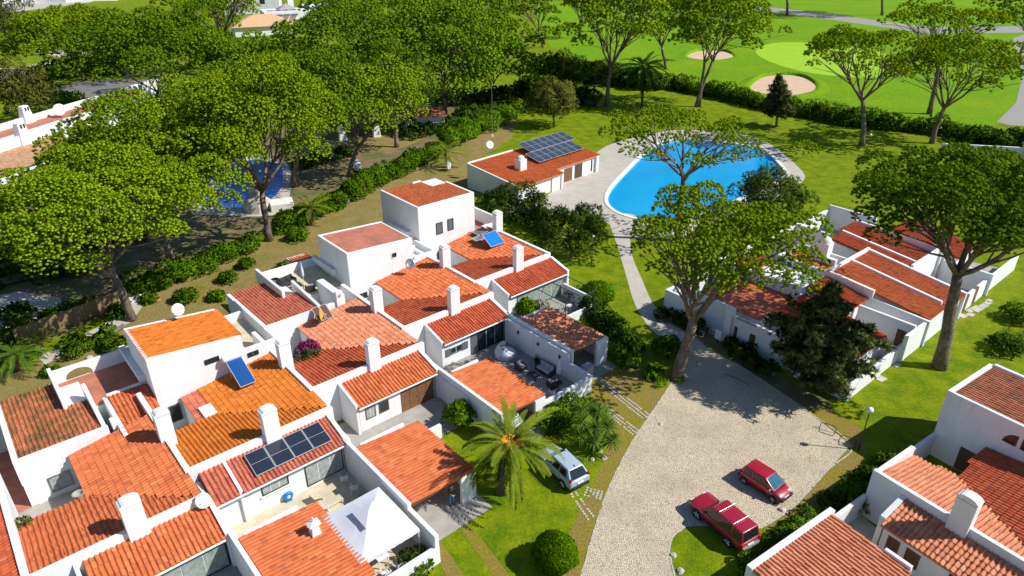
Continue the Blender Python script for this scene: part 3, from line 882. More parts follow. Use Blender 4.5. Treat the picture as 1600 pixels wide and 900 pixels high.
# little roofed stair block beside the terrace
wbox(r, 5.1, 8.0, 12.7, 18.6, 0, 2.9, bevel=0)
wbox(r, 5.05, 5.35, 12.72, 18.65, 2.5, 3.62)
wbox(r, 5.35, 8.1, 18.35, 18.64, 2.5, 3.85)
tile_roof(r, [(5.36, 12.65), (8.1, 12.65), (8.1, 18.34), (5.36, 18.34)], (3.12 - .1 * 12.7, 0, .1), (0, -1), MT['tile_rust'])
for k in range(5):
    for j in range(3):
        wbox(r, 5.55 + k * .24, 5.72 + k * .24, 12.66, 12.74, 1.55 + j * .3, 1.75 + j * .3, MT['frame_dark'], 'lattice_hole', 0)
opening(r, 'window', 13.98, .1, 1.45, .55, 1.85, panes=1, pmat=MT['curtain'], fmat=MT['metal'])
opening(r, 'patio_door', .3, 3.2, 7.2, .1, 2.05, panes=3, pmat=MT['glass_green'])
wbox(r, 7.55, 7.85, -11, 2.7, 0, 2.55)
wbox(r, -.18, -.02, -6, .1, 0, 2.3)
finish_tiles(r)

# ---------- house C
r = house('C', 'row house with bright orange tiles and four solar panels at the front')
front_room(r, MT['tile_pink'], left=-1.75)
middle(r, MT['tile_orange'], MT['tile_orange'], ul=1.7)
wbox(r, 7.55, 7.86, -.1, 2.76, 0, 2.9)
chimney(r, 3.45, 2.85, 2.9, 6.2, w=1.1, d=.7)
chimney(r, -2.2, 7.3, 3.2, 6.25, w=1.0, d=.7)
tall_block(r, -1.3, 5.75, 13.1, 19.1, 7.0, 6.25, MT['tile_orange'])
# small salmon lean-to roof with the skylight in the light well
wbox(r, .35, 1.7, 9.2, 13.05, 0, 2.75, bevel=0)
tile_roof(r, [(.3, 9.0), (1.85, 9.0), (1.85, 13.05), (.3, 13.05)], (2.86 - .08 * 1.2, .08, 0), (-1, 0), MT['tile_pink'])
wbox(r, .8, 1.75, 9.05, 10.5, 2.8, 3.06, MT['white_plastic'], 'skylight')
# balcony ledge on the side and low terrace on the right
wbox(r, -1.75, -1.3, 15.4, 21.2, 3.9, 4.5)
wbox(r, 5.75, 9.0, 13.2, 19.0, 0, 2.7, bevel=0)
mb = MB(); mb.box(5.76, 9.0, 14.5, 22.0, 2.7, 2.8); mb.build('terrace_floor', MT['cream'], r)
wbox(r, 5.75, 9.0, 22.0, 22.25, 0, 3.6)
wbox(r, 5.74, 8.4, 13.12, 13.4, 2.5, 4.9)
wbox(r, 8.95, 9.2, 14.3, 24.0, 0, 3.9)
wbox(r, -1.25, 5.7, 19.12, 22.3, 0, 2.6, bevel=0)
opening(r, 'window', 13.095, -.72, .15, .85, 2.4, panes=1, pmat=MT['glass'], fmat=MT['shutter'])
opening(r, 'window', 13.095, 2.6, 3.75, 4.8, 5.25, panes=1)
opening(r, 'window', 13.095, 5.95, 6.85, 4.1, 4.5, panes=2)
opening(r, 'window', .32, 1.25, 3.15, 1.3, 2.15, panes=3, pmat=MT['curtain'])
opening(r, 'patio_door', .32, 4.35, 7.25, .2, 2.2, panes=3, pmat=MT['curtain'])
wbox(r, 1.1, 3.3, .2, .36, 1.2, 1.3, name='sill')
carport(r, MT['tile_rust'], 3.35, v0=-3.6, v1=-10.9, u0=-1.75, front_wall=False)
wbox(r, 7.45, 7.75, -11.0, -.12, 0, 2.35)
wbox(r, 3.0, 7.74, -11.05, -10.75, 0, 1.35)
wbox(r, 1.6, 3.0, -11.1, -10.8, 0, 2.2)
finish_tiles(r)

# ---------- house D
r = house('D', 'row house with bougainvillea in its light well and brown front doors')
front_room(r, MT['tile_rust'], w=7.4)
middle(r, MT['tile_red'], MT['tile_pale'], ul=1.7)
chimney(r, 3.2, 2.85, 2.9, 6.2)
chimney(r, -2.25, 7.4, 3.2, 6.25, w=1.0, d=.7)
low_back(r, MT['tile_pink'], vback=25.0, tmat=MT['cream'])
wbox(r, 2.8, 9.1, 24.75, 25.0, 0, 4.0)
wbox(r, 2.8, 9.0, 23.0, 24.74, 0, 3.0, bevel=0)
mb = MB(); mb.box(2.8, 9.0, 24.0, 24.74, 3.0, 3.05); mb.build('terrace_floor', MT['cream'], r)
# stepped wall with a round hole beside the stair down to E
wbox(r, 4.4, 6.9, 14.3, 14.55, 2, 3.9)
wbox(r, 6.3, 7.0, 14.6, 19.0, 2, 4.3)
mb = MB(); mb.box(5.9, 6.6, 14.1, 14.5, 2.6, 5.0); st = mb.build('vent_stack', MT['plaster'], r, bevel=.08)
mb = MB(); mb.tube([(6.25, 14.06, 4.55), (6.25, 14.12, 4.55)], .17, 10); mb.build('vent_hole', MT['concrete'], st)
opening(r, 'window', .32, .7, 1.6, .95, 2.05, panes=2, pmat=MT['curtain'], fmat=MT['wood'])
opening(r, 'window', .32, 1.9, 2.8, .95, 1.95, panes=1, fmat=MT['wood'])
doorleaf(r, .32, 3.95, 7.15, .05, 2.1, MT['wood'], n=4)
wbox(r, 3.6, 6.0, 13.9, 14.02, 1, 1.6, MT['frame_dark'], 'vent_strip', 0)
carport(r, MT['tile_rust'], 2.75, v0=-4.0, v1=-10.95, pillar=1.25)
wbox(r, 7.45, 7.75, -4.0, .1, 0, 2.3)
wbox(r, 2.9, 4.6, -4.4, -4.1, 0, 1.25)
finish_tiles(r)

# ---------- house E
r = house('E', 'row house with a flat terracotta topped block and open furnished patio')
front_room(r, MT['tile_red'])
middle(r, MT['tile_red'], MT['tile_rust'], ul=1.45)
chimney(r, 3.3, 2.85, 2.9, 6.2)
chimney(r, -2.25, 7.3, 3.2, 6.3, w=1.0, d=.7)
tall_block(r, -1.35, 6.3, 14.05, 20.3, 7.0, 6.55, None, flat_top=MT['terracotta'])
wbox(r, -1.75, -1.36, 16.8, 21.5, 3.7, 4.35)
wbox(r, 6.3, 9.2, 13.95, 18.6, 0, 3.6, bevel=0)
wbox(r, 6.3, 9.0, 13.9, 14.2, 3.4, 4.35)
wbox(r, 8.9, 9.15, 14.2, 18.6, 3.4, 4.3)
wbox(r, -3.4, -1.4, 22.0, 24.5, 0, 3.5, bevel=0)
tile_roof(r, [(-3.4, 22.0), (-1.2, 22.0), (-1.2, 24.6), (-3.4, 24.6)], (3.62 + .08 * 22, 0, -.08), (0, 1), MT['tile_red'])
wbox(r, -1.3, 6.2, 20.32, 22.5, 0, 3.0, bevel=0)
opening(r, 'window', 14.045, 3.6, 4.3, 4.95, 5.6, panes=1, fmat=MT['frame_white'])
opening(r, 'window', 14.045, -.6, .4, 1.6, 2.2, panes=2)
opening(r, 'window', .32, .9, 2.2, .95, 1.65, panes=2, fmat=MT['metal'])
doorleaf(r, .32, .3, .88, .9, 1.7, MT['shutter'], name='shutter', handle=False)
doorleaf(r, .32, 2.22, 2.9, .9, 1.7, MT['shutter'], name='shutter', handle=False)
doorleaf(r, .32, 3.2, 3.95, .05, 2.15, MT['shutter'], name='shutter', handle=False)
opening(r, 'patio_door', .32, 4.0, 7.2, .05, 2.2, panes=3)
carport(r, MT['tile_rust'], 1.85, v0=-4.1, v1=-11.1, pillar=1.1)
opening(r, 'window', -2.5, -3.0, -2.0, 1.0, 1.9, axis='u', sign=-1, panes=1, pmat=MT['curtain'])
wbox(r, 7.2, 7.48, -8.4, .1, 0, 2.6)
wbox(r, 7.2, 7.46, -11.1, -8.4, 0, 1.75)
wbox(r, 1.9, 7.45, -11.1, -10.8, 0, 1.6)
for v in (-1.9, -4.6, -7.4):
    mb = MB(); mb.box(7.06, 7.2, v - .09, v + .09, 1.75, 2.05); mb.build('wall_lamp', MT['metal_dark'], r, bevel=.03)
finish_tiles(r, 0)

# ---------- house F (end of the row)
r = house('F', 'end row house with the tallest block and a vine shaded tile carport')
front_room(r, MT['tile_red'], w=8.2)
middle(r, MT['tile_red'], MT['tile_rust'], ul=2.0, pw_right=True)
chimney(r, 3.6, 2.85, 2.9, 6.2)
chimney(r, -2.2, 7.9, 3.2, 6.3, w=1.0, d=.7)
chimney(r, 8.1, 11.6, 3.2, 6.4, w=1.0, d=.75)
u0, u1, v0, v1, zt = -1.0, 6.9, 14.4, 22.2, 8.2
wbox(r, u0 + .01, u1 - .01, v0 + .01, v1 - .01, 0, zt - .25, bevel=0)
wbox(r, u0, u0 + .26, v0, v1, 4, zt); wbox(r, u0 + .26, u1, v0, v0 + .24, 4, zt)
wbox(r, u1 - .3, u1, v0 + .24, 19.8, 4, zt); wbox(r, 4.6, u1 - .3, 19.55, 19.8, 4, zt - .05); wbox(r, 3.4, 4.6, v1 - .3, v1, 4, zt)
tile_roof(r, [(u0 + .26, v0 + .24), (u1 - .3, v0 + .24), (u1 - .3, 19.55), (4.6, 19.55), (4.6, v1), (u0 + .26, v1)], (zt - .06 + .02 * v0, 0, -.02), (0, 1), MT['tile_rust'])
wbox(r, 6.9, 9.4, 13.6, 18.4, 0, 3.3, bevel=0)
wbox(r, 9.1, 9.38, 13.4, 18.4, 3, 4.9); wbox(r, 6.92, 9.1, 13.4, 13.65, 3, 4.1)
wbox(r, 6.9, 9.1, 13.65, 18.4, 3.3, 3.36, MT['terracotta'], 'terrace_floor', 0)
wbox(r, -1.6, -1.0, 16.0, 20.5, 4.3, 4.95)
opening(r, 'window', 14.393, 1.3, 2.2, 4.35, 5.75, panes=1, pmat=MT['shutter'])
opening(r, 'window', 14.393, 2.9, 3.75, 4.4, 5.8, panes=1, pmat=MT['shutter'])
opening(r, 'window', 14.393, 1.3, 2.1, 1.3, 2.2, panes=1)
opening(r, 'patio_door', .32, 1.2, 7.9, .1, 2.25, panes=4, pmat=MT['glass_green'])
carport(r, MT['tile_pale'], 1.7, v0=-4.2, v1=-11.3, pillar=.9)
wbox(r, 7.6, 7.85, -4.6, .1, 0, 1.5)
wbox(r, 3.2, 7.6, -4.75, -4.5, 0, 1.0)
wbox(r, .2, 1.6, -11.75, -11.45, 0, 2.6)
# thin pergola frame over the patio
mb = MB()
for a, b in (((3.3, -4.6, 0), (3.3, -4.6, 2.5)), ((7.7, -4.6, 0), (7.7, -4.6, 2.5)), ((3.3, -4.6, 2.5), (7.7, -4.6, 2.5)), ((3.3, -4.6, 2.5), (3.3, .1, 2.5)), ((7.7, -4.6, 2.5), (7.7, .1, 2.5)), ((5.5, -4.6, 2.5), (5.5, .1, 2.5))):
    m1 = MB(); m1.tube([a, b], .045, 6); m1.build('pergola_bar', MT['metal_dark'], r)
finish_tiles(r, 0)

# ---------- patios of the row
def uvflat(name, k, pts, z, mat, label, cat, thick=0):
    return flat(name, [tuple(W(k, *p)[:2]) for p in pts], z, mat, label, cat, thick=thick)
uvflat('patio', 'C', [(-1.8, -10.8), (7.5, -10.8), (7.5, .4), (-1.8, 2.8)], .03, MT['cream'], 'cream paved patio with the white gazebo', 'patio')
uvflat('patio', 'D', [(-2.4, -12.6), (2.9, -12.6), (3.0, -4.2), (7.6, -4.2), (7.6, .4), (-2.4, 2.8)], .03, MT['concrete'], 'grey concrete forecourt under the carport with the person', 'patio')
uvflat('patio', 'E', [(-2.4, -12.8), (1.8, -12.6), (1.9, -11.1), (7.4, -11.1), (7.4, .4), (-2.4, 2.8)], .03, MT['tiles_grey'], 'grey tiled patio with the round daybed', 'patio')
uvflat('patio', 'F', [(-2.4, -13.0), (1.8, -13.0), (1.9, -4.7), (7.7, -4.7), (7.7, .4), (-2.4, 2.8)], .03, MT['tiles_grey'], 'patio with wicker chairs under the thin pergola', 'patio')
uvflat('patio', 'B', [(-2.4, -9), (7.5, -9), (7.5, .4), (-2.4, 2.8)], .03, MT['tiles_grey'], 'shaded patio at the bottom edge of the picture', 'patio')
# ---------------------------------------------------------------- other houses
# bottom right row house, same plan turned to face the road
R_O = (22.78, 30.86); R_H = math.radians(-56)
r = thing('row_house', 'white corner house with quarter round windows beside the lamp post', 'house', (*R_O, 0), R_H)
def frnt(r):
    zf = (2.6, 0, .272)
    wbox(r, .2, 8.3, .32, 2.5, 0, 2.54)
    wslope(r, -.2, .12, .3, 2.55, 0, lambda x, y: 2.82 + .26 * y)
    tile_roof(r, [(.12, -.05), (8.3, -.05), (8.3, 2.48), (.12, 2.48)], zf, (0, -1), MT['tile_pale'])
frnt(r)
wbox(r, -2.25, 8.3, 2.5, 2.8, 0, 3.92)
wbox(r, -2.25, -1.95, 2.8, 7.2, 0, 3.75)
tile_roof(r, [(-1.95, 2.82), (8.2, 2.82), (.8, 7.75), (-1.95, 7.3)], (3.72 + .16 * 2.8, 0, -.16), (0, 1), MT['tile_pale'])
bu = .85 / 7.4
tile_roof(r, [(8.3, 2.82), (9.0, 2.82), (9.0, 12.4), (.5, 12.4), (.8, 7.72)], (3.80 - bu * 8.2, bu, 0), (-1, 0), MT['tile_red'], over=.04)
chimney(r, 3.2, 2.55, 2.8, 6.1, w=1.15, d=.7)
wbox(r, -1.95, .95, 6.95, 7.2, 0, 2.7); wbox(r, .75, .98, 7.5, 12.4, 0, 2.75)
wbox(r, -2.95, -2.7, 8.0, 12.5, 0, 2.0); wbox(r, -2.9, -2.2, 7.2, 8.2, 0, 2.0)
zb = .05
wslope(r, -2.95, 9.2, 12.5, 18.6, 0, lambda x, y: 5.55 - .01 * x, bevel=0)
wbox(r, -3.0, -2.62, 12.45, 18.7, 3, 5.78); wbox(r, -2.62, 9.2, 12.45, 12.72, 3, 5.76); wbox(r, -2.62, 9.2, 18.45, 18.75, 3, 5.95)
tile_roof(r, [(-2.62, 12.72), (9.2, 12.72), (9.2, 18.45), (-2.62, 18.45)], (5.68, -.012, 0), (1, 0), MT['tile_lichen'])
for s, uc in ((-1, 1.95), (1, 2.2)):
    mb = MB(); pr = [(uc, 4.05)] + [(uc + s * .85 * math.cos(math.pi / 2 * k / 8), 4.05 + .85 * math.sin(math.pi / 2 * k / 8)) for k in range(9)]
    n = len(pr); d0, d1 = 12.42, 12.47
    vs = [(x, d0, z) for x, z in pr] + [(x, d1, z) for x, z in pr]
    mb.add(vs, [tuple(range(n)), tuple(range(n, 2 * n))[::-1]] + [(i, (i + 1) % n, (i + 1) % n + n, i + n) for i in range(n)])
    w = mb.build('quarter_window', MT['wood_dark'], r)
    mb = MB(); pr2 = [(uc + s * .1, 4.15)] + [(uc + s * (.1 + .62 * math.cos(math.pi / 2 * k / 8)), 4.15 + .62 * math.sin(math.pi / 2 * k / 8)) for k in range(9)]
    vs = [(x, d0 - .015, z) for x, z in pr2] + [(x, d1, z) for x, z in pr2]
    mb.add(vs, [tuple(range(n)), tuple(range(n, 2 * n))[::-1]] + [(i, (i + 1) % n, (i + 1) % n + n, i + n) for i in range(n)])
    mb.build('pane', MT['glass'], w)
doorleaf(r, 12.45, -1.0, 0.15, 0.1, 2.0, MT['wood_dark'])
opening(r, 'window', .32, .6, 1.35, .7, 1.9, panes=1, pmat=MT['wood_dark'], fmat=MT['wood'])
opening(r, 'window', .32, 1.75, 2.6, .7, 1.9, panes=1, pmat=MT['wood_dark'], fmat=MT['wood'])
doorleaf(r, .32, 4.2, 6.0, .05, 2.05, MT['wood_dark'], n=2)
wbox(r, -2.35, -2.1, -1.6, 2.5, 0, 1.8)
tile_roof(r, [(-1.95, -9.6), (3.1, -9.6), (3.1, -2.0), (-1.95, -2.0)], (2.82 - .05 * 1.95, -.05, 0), (1, 0), MT['tile_pale'])
wbox(r, -2.35, -1.97, -9.7, -1.7, 0, 2.95)
wbox(r, 1.4, 3.0, -2.0, -1.75, 2.3, 2.85, name='flashing')
finish_tiles(r, 300)
flat('patio', [tuple((Vector((*R_O, 0)) + Vector((math.cos(R_H), math.sin(R_H), 0)) * u + Vector((-math.sin(R_H), math.cos(R_H), 0)) * v)[:2]) for u, v in ((-2.1, -9.5), (8, -9.5), (8, .4), (-2.1, 2.5))], .03, MT['cream'], 'narrow shaded patio of the corner house by the lamp post', 'patio')

# walled villa cluster on the right
T_O = (20.89, 55.7); T_H = math.radians(-50)
r = thing('walled_villa', 'white walled villa with a domed chimney among the big pines', 'house', (*T_O, 0), T_H)
def mono(u0, u1, v0, v1, z0, z1, tm):       # roof falling along +u with walls under it
    b = (z1 - z0) / (u1 - u0)
    wslope(r, u0 + .05, u1 - .3, v0 + .05, v1 - .05, 0, lambda x, y: z0 + b * (x - u0) - .25, bevel=0)
    tile_roof(r, [(u0, v0), (u1, v0), (u1, v1), (u0, v1)], (z0 - b * u0, b, 0), (1, 0), tm)
def rake(u0, u1, v0, v1, z0, z1):            # parapet wall sloping along u
    b = (z1 - z0) / (u1 - u0)
    wslope(r, u0, u1, v0, v1, 0, lambda x, y: z0 + b * (x - u0))
mono(2.1, 11.9, 13.95, 17.85, 4.1, 2.75, MT['tile_rust'])
mono(2.1, 12.1, 18.15, 21.9, 4.1, 2.7, MT['tile_rust'])
mono(-2.4, 6.3, 22.25, 25.0, 4.1, 3.1, MT['tile_red'])
mono(-2.8, 6.6, 25.3, 29.2, 4.1, 3.1, MT['tile_red'])
mono(.5, 8.5, 30.5, 36.0, 3.8, 3.0, MT['tile_red'])
mono(2.0, 6.3, 9.3, 13.6, 3.6, 2.9, MT['tile_red'])
mono(2.2, 10.5, 3.0, 8.6, 3.4, 2.5, MT['tile_red'])
rake(1.95, 6.6, 13.6, 13.95, 4.25, 3.85); rake(6.6, 12.1, 13.62, 13.93, 3.05, 2.75); rake(1.9, 11.4, 17.85, 18.15, 4.4, 3.15); rake(2.0, 12.2, 21.9, 22.25, 4.4, 3.0)
rake(-2.5, 6.5, 25.0, 25.3, 4.35, 3.3); rake(-3.0, 7.0, 29.2, 29.5, 4.4, 4.1)
wbox(r, 6.45, 6.75, 22.3, 30.0, 0, 4.0); wbox(r, 7.2, 12.2, 29.7, 30.0, 0, 2.6); wbox(r, 1.8, 2.08, 13.9, 22.2, 0, 4.5)
# terrace with the domed chimney
wbox(r, -3.9, 1.8, 14.0, 18.4, 0, 3.25, bevel=0)
wbox(r, -3.7, 1.78, 14.3, 18.2, 3.25, 3.3, MT['terra_orange'], 'terrace_floor', 0)
wbox(r, -4.0, 1.8, 13.9, 14.2, 0, 4.0); wbox(r, -4.0, -3.7, 14.2, 18.5, 0, 4.0); wbox(r, -3.7, 1.8, 18.25, 18.5, 0, 4.1)
mb = MB(); mb.box(-1.55, -.25, 17.2, 18.4, 3.0, 5.45); c = mb.build('chimney', MT['plaster'], r, bevel=.04)
mb = MB(); mb.lathe([(.62, 0)] + [(.62 * math.cos(a), .62 * math.sin(a)) for a in [math.pi / 2 * k / 7 for k in range(8)][1:-1]] + [(.03, .62)], 20, (-.9, 17.8, 5.44)); mb.build('chimney_dome', MT['plaster'], c, smooth=True)
mb = MB(); mb.box(-.2, .9, 17.0, 17.5, 3.3, 4.05); a = mb.build('air_conditioner', MT['white_plastic'], r, bevel=.03)
mb = MB(); mb.tube([(.2, 16.95, 3.68), (.2, 17.02, 3.68)], .28, 14); mb.build('fan_grille', MT['metal_dark'], a)
# garden walls
wbox(r, -9.1, -8.8, 20.5, 36.0, 0, 2.6); wbox(r, -9.0, -3.6, 26.5, 26.8, 0, 2.8); wbox(r, -9.0, -2.8, 35.0, 35.3, 0, 3.2); wbox(r, -9.0, -4.0, 20.6, 20.9, 0, 2.6)
wbox(r, -8.8, -4.0, 20.9, 26.4, 0, .12, MT['terra_orange'], 'terrace_floor', 0)
wbox(r, -8.8, -3.0, 26.8, 35.0, 0, .1, MT['concrete'], 'terrace_floor', 0)
for a, b in ((9.3, 23.6), (24.6, 26.2), (27.2, 39.5)): wslope(r, 11.6, 11.9, a, b, 0, lambda x, y: 1.9 if a > 9.4 else 2.75 - .03 * (y - 9))
wbox(r, 11.66, 11.84, 23.6, 24.6, 0, 1.9, MT['wood'], 'gate', 0); wbox(r, 11.66, 11.84, 26.2, 27.2, 0, 1.9, MT['wood'], 'gate', 0)
wbox(r, 6.3, 11.6, 11.6, 11.9, 0, 2.85); wbox(r, 11.35, 11.62, 9.0, 11.6, 0, 1.6); wbox(r, 8.2, 11.4, 8.9, 9.15, 0, 1.5)
doorleaf(r, 11.6, 10.2, 11.0, .1, 2.0, MT['wood_dark'])
# west front
wbox(r, -.2, 6.8, .2, .5, 0, 3.0); wbox(r, -.9, -.2, -.1, .5, 0, 3.7); wbox(r, -5.2, -.9, .9, 1.2, 0, 3.3); wbox(r, -7.9, -5.0, -.3, 0, 0, 2.9); wbox(r, -7.9, -7.6, 0, 10, 0, 2.9)
wbox(r, 6.8, 11.6, -.3, 0, 0, 1.5); wbox(r, 11.3, 11.6, 0, 9, 0, 1.5)
wbox(r, -5.1, 2.0, 1.4, 8.0, 0, 2.9, bevel=0); wbox(r, -4.9, 1.8, 1.3, 7.9, 2.9, 3.0, MT['terra_orange'], 'terrace_floor', 0)
wbox(r, -7.4, 1.9, 8.2, 13.8, 0, 3.2, bevel=0); wbox(r, -7.4, -7.1, 8.0, 13.9, 0, 4.1); wbox(r, -7.1, 1.9, 8.0, 8.3, 0, 4.1)
tile_roof(r, [(-7.1, 8.3), (-4.1, 8.3), (-4.1, 13.7), (-7.1, 13.7)], (3.5, 0.03, 0), (-1, 0), MT['tile_red'])
doorleaf(r, .2, .1, .45, .4, 2.0, MT['wood_dark'], name='slit_window', handle=False)
doorleaf(r, .2, 1.75, 2.35, .1, 2.0, MT['wood_dark'])
wbox(r, .2, 2.2, .12, .24, 2.85, 3.05, MT['concrete'], 'lintel', 0)
finish_tiles(r, 0)
fl_ = [tuple((Vector((*T_O, 0)) + Vector((math.cos(T_H), math.sin(T_H), 0)) * u + Vector((-math.sin(T_H), math.cos(T_H), 0)) * v)[:2]) for u, v in ((-7.8, .2), (11.5, .2), (11.7, 39), (-8.9, 35), (-8.9, 21), (-7.6, 10))]
flat('villa_court', fl_, .02, MT['concrete'], 'grey floor inside the walled villa', 'courtyard')

# pool clubhouse
K_O = (-6.72, 101.19); K_H = math.radians(45.5)
r = thing('pool_clubhouse', 'low clubhouse with orange roof and solar array beside the pool', 'clubhouse', (*K_O, 0), K_H)
# local: u along the ridge edge, v to the back (away from the pool); front at negative v
zc = (3.75, 0, .106)
wslope(r, .15, 20.4, -8.9, -.1, 0, lambda x, y: 3.5 + .106 * y, bevel=0)
wslope(r, .16, 9.5, -10.3, -8.85, 0, lambda x, y: 3.48 + .106 * y, bevel=0)
tile_roof(r, [(.1, -10.8), (9.9, -10.8), (9.9, -9.2), (21.0, -9.2), (21.0, -.05), (.1, -.05)], zc, (0, -1), MT['tile_bright'])
wslope(r, -.12, .12, -10.8, .1, 0, lambda x, y: 3.92 + .106 * y); wbox(r, .1, 10, 0, .25, 0, 4.0)
mb = MB(); mb.box(4.6, 6.0, -6.7, -5.4, 2.8, 4.75); c = mb.build('chimney', MT['plaster'], r, bevel=.04)
mb = MB(); mb.lathe([(.6, 0)] + [(.6 * math.cos(a), .55 * math.sin(a)) for a in [math.pi / 2 * k / 6 for k in range(7)][1:-1]] + [(.03, .55)], 18, (5.3, -6.05, 4.74)); mb.build('chimney_dome', MT['plaster'], c, smooth=True)
wbox(r, 19.9, 20.5, -9.3, -8.8, 0, 2.7); wbox(r, 9.55, 9.8, -10.7, -10.4, 0, 2.5); wbox(r, 7.6, 9.4, -10.5, -10.3, 0, 2.3)
doorleaf(r, -8.9, 12.2, 14.2, .05, 2.2, MT['wood'], n=2); doorleaf(r, -8.9, 14.8, 16.7, .05, 2.25, MT['wood_dark'], n=2)
wbox(r, 19.0, 19.2, -9.0, -8.88, .3, 2.3, MT['frame_dark'], 'slit_window', 0)
finish_tiles(r, 0)

# old house behind the left pines
p = at(30, 290, 0)
r = thing('old_house', 'old white house with clay roofs behind the big left pine', 'house', (-77.5, 97.0, 0), math.radians(80))
wbox(r, -10, 20, 0, .5, 0, 2.8); wbox(r, -10, 20, .5, 14, 0, 2.7, bevel=0)
tile_roof(r, [(-10, -.6), (20, -.6), (20, 6.2), (-10, 6.2)], (3.0, 0, .13), (0, -1), MT['tile_beige'])
mb = MB(); pr = [(-10, 2.6), (-10, 3.9)] + [(-10 + 22 * t, 4.0 + 1.7 * max(0, math.sin((t - .35) * 1.6)) ** 1.5 if t > .35 else 4.0) for t in [k / 10 for k in range(1, 11)]] + [(20, 5.4), (20, 2.6)]
n = len(pr); vs = [(x, 6.2, z) for x, z in pr] + [(x, 6.6, z) for x, z in pr]
mb.add(vs, [tuple(range(n)), tuple(range(n, 2 * n))[::-1]] + [(i, (i + 1) % n, (i + 1) % n + n, i + n) for i in range(n)]); mb.build('gable_wall', MT['plaster'], r)
wbox(r, -10, 11, 6.7, 17, 0, 3.6, MT['terracotta'], 'roof', 0); wbox(r, 11.2, 55, 12, 17, 0, 3.9, MT['terracotta'], 'roof', 0); wbox(r, 11, 11.4, 6.7, 17.2, 0, 4.6); wbox(r, 11.4, 66, 17, 17.5, 0, 5.0); wbox(r, 11.4, 55, 11.5, 12, 0, 4.2)
for u, v, z in ((14.5, 6.5, 7.4), (27, 17.2, 7.0)):
    mb = MB(); mb.hexa([(u - 1.3, v - .9, 3), (u + 1.3, v - .9, 3), (u + 1.3, v + .9, 3), (u - 1.3, v + .9, 3), (u - .7, v - .5, z), (u + .7, v - .5, z), (u + .7, v + .5, z), (u - .7, v + .5, z)]); c = mb.build('chimney', MT['plaster'], r, bevel=.15)
    for k in (-.3, .3):
        mb = MB(); mb.box(u + k - .13, u + k + .13, v - .72, v - .5, z - .9, z - .3); mb.build('flue_slot', MT['metal_dark'], c)
finish_tiles(r, 0)

# villa far behind the pines, hip roof and flat blocks
r = thing('far_villa', 'far villa with hipped clay roof and solar panels above the pines', 'house', (-100, 285, 0), math.radians(25))
wbox(r, -9, 14, -7, 9, 0, 3.4, bevel=0)
def hip(u0, u1, v0, v1, z0, z1, tm):
    vm = (v0 + v1) / 2; d = (v1 - v0) / 2
    mb = MB(); mb.add([(u0, v0, z0), (u1, v0, z0), (u1, v1, z0), (u0, v1, z0), (u0 + d, vm, z1), (u1 - d, vm, z1)], [(0, 1, 5, 4), (2, 3, 4, 5), (1, 2, 5), (3, 0, 4), (3, 2, 1, 0)])
    mb.build('roof', tm, r)
hip(-10, 15, -8, 10, 3.4, 7.0, MT['tile_beige'])
wbox(r, 4, 24, 6, 20, 0, 7.2); wbox(r, 22, 34, 16, 30, 0, 7.6)
mb = MB(); mb.add([(10, 10, 7.2), (18, 10, 7.2), (18, 18, 7.2), (10, 18, 7.2), (14, 14, 9.6)], [(0, 1, 4), (1, 2, 4), (2, 3, 4), (3, 0, 4), (3, 2, 1, 0)]); mb.build('pavilion_roof', MT['concrete'], r)
wbox(r, 16, 18.4, 22, 24, 0, 13)
for k in range(4):
    mb = MB(); u = 5.5 + k * 3.0; mb.hexa([(u, 5.0, 5.6), (u + 2.6, 5.0, 5.6), (u + 2.6, 9.0, 7.4), (u, 9.0, 7.4), (u, 5.0, 5.7), (u + 2.6, 5.0, 5.7), (u + 2.6, 9.0, 7.5), (u, 9.0, 7.5)]); mb.build('solar_panel', MT['pv_far'], r)
r = thing('distant_house', 'white house at the very top between pine trunks', 'house', (*at(392, 22)[:2], 0), .2)
wbox(r, -12, 14, 0, 12, 0, 9, bevel=0)
for u in (-7, -1, 5): opening(r, 'window', 0, u, u + 2.4, 4.5, 7.5, panes=1, fmat=MT['wood_dark'])
for i, (px, py, w, lb) in enumerate(((60, 4, 16, 'white house cut by the top left edge'), (140, 2, 14, 'white house at the top edge beyond the far road'), (5, 8, 14, 'white building at the far top left corner'))):
    p = at(px, py)
    r = thing('distant_house', lb, 'house', (p.x, p.y, 0), .3 * i)
    wbox(r, -w, w, 0, 14, 0, 5.5, bevel=0)
    mb = MB(); mb.add([(-w - .6, -.6, 5.5), (w + .6, -.6, 5.5), (w + .6, 14.6, 5.5), (-w - .6, 14.6, 5.5), (-w + 6, 7, 8), (w - 6, 7, 8)], [(0, 1, 5, 4), (2, 3, 4, 5), (1, 2, 5), (3, 0, 4), (3, 2, 1, 0)]); mb.build('roof', MT['tile_beige'] if i else MT['plaster'], r)
    for u in (-8, 0, 8): opening(r, 'window', 0, u - 1, u + 1, 1.5, 3.8, panes=1)

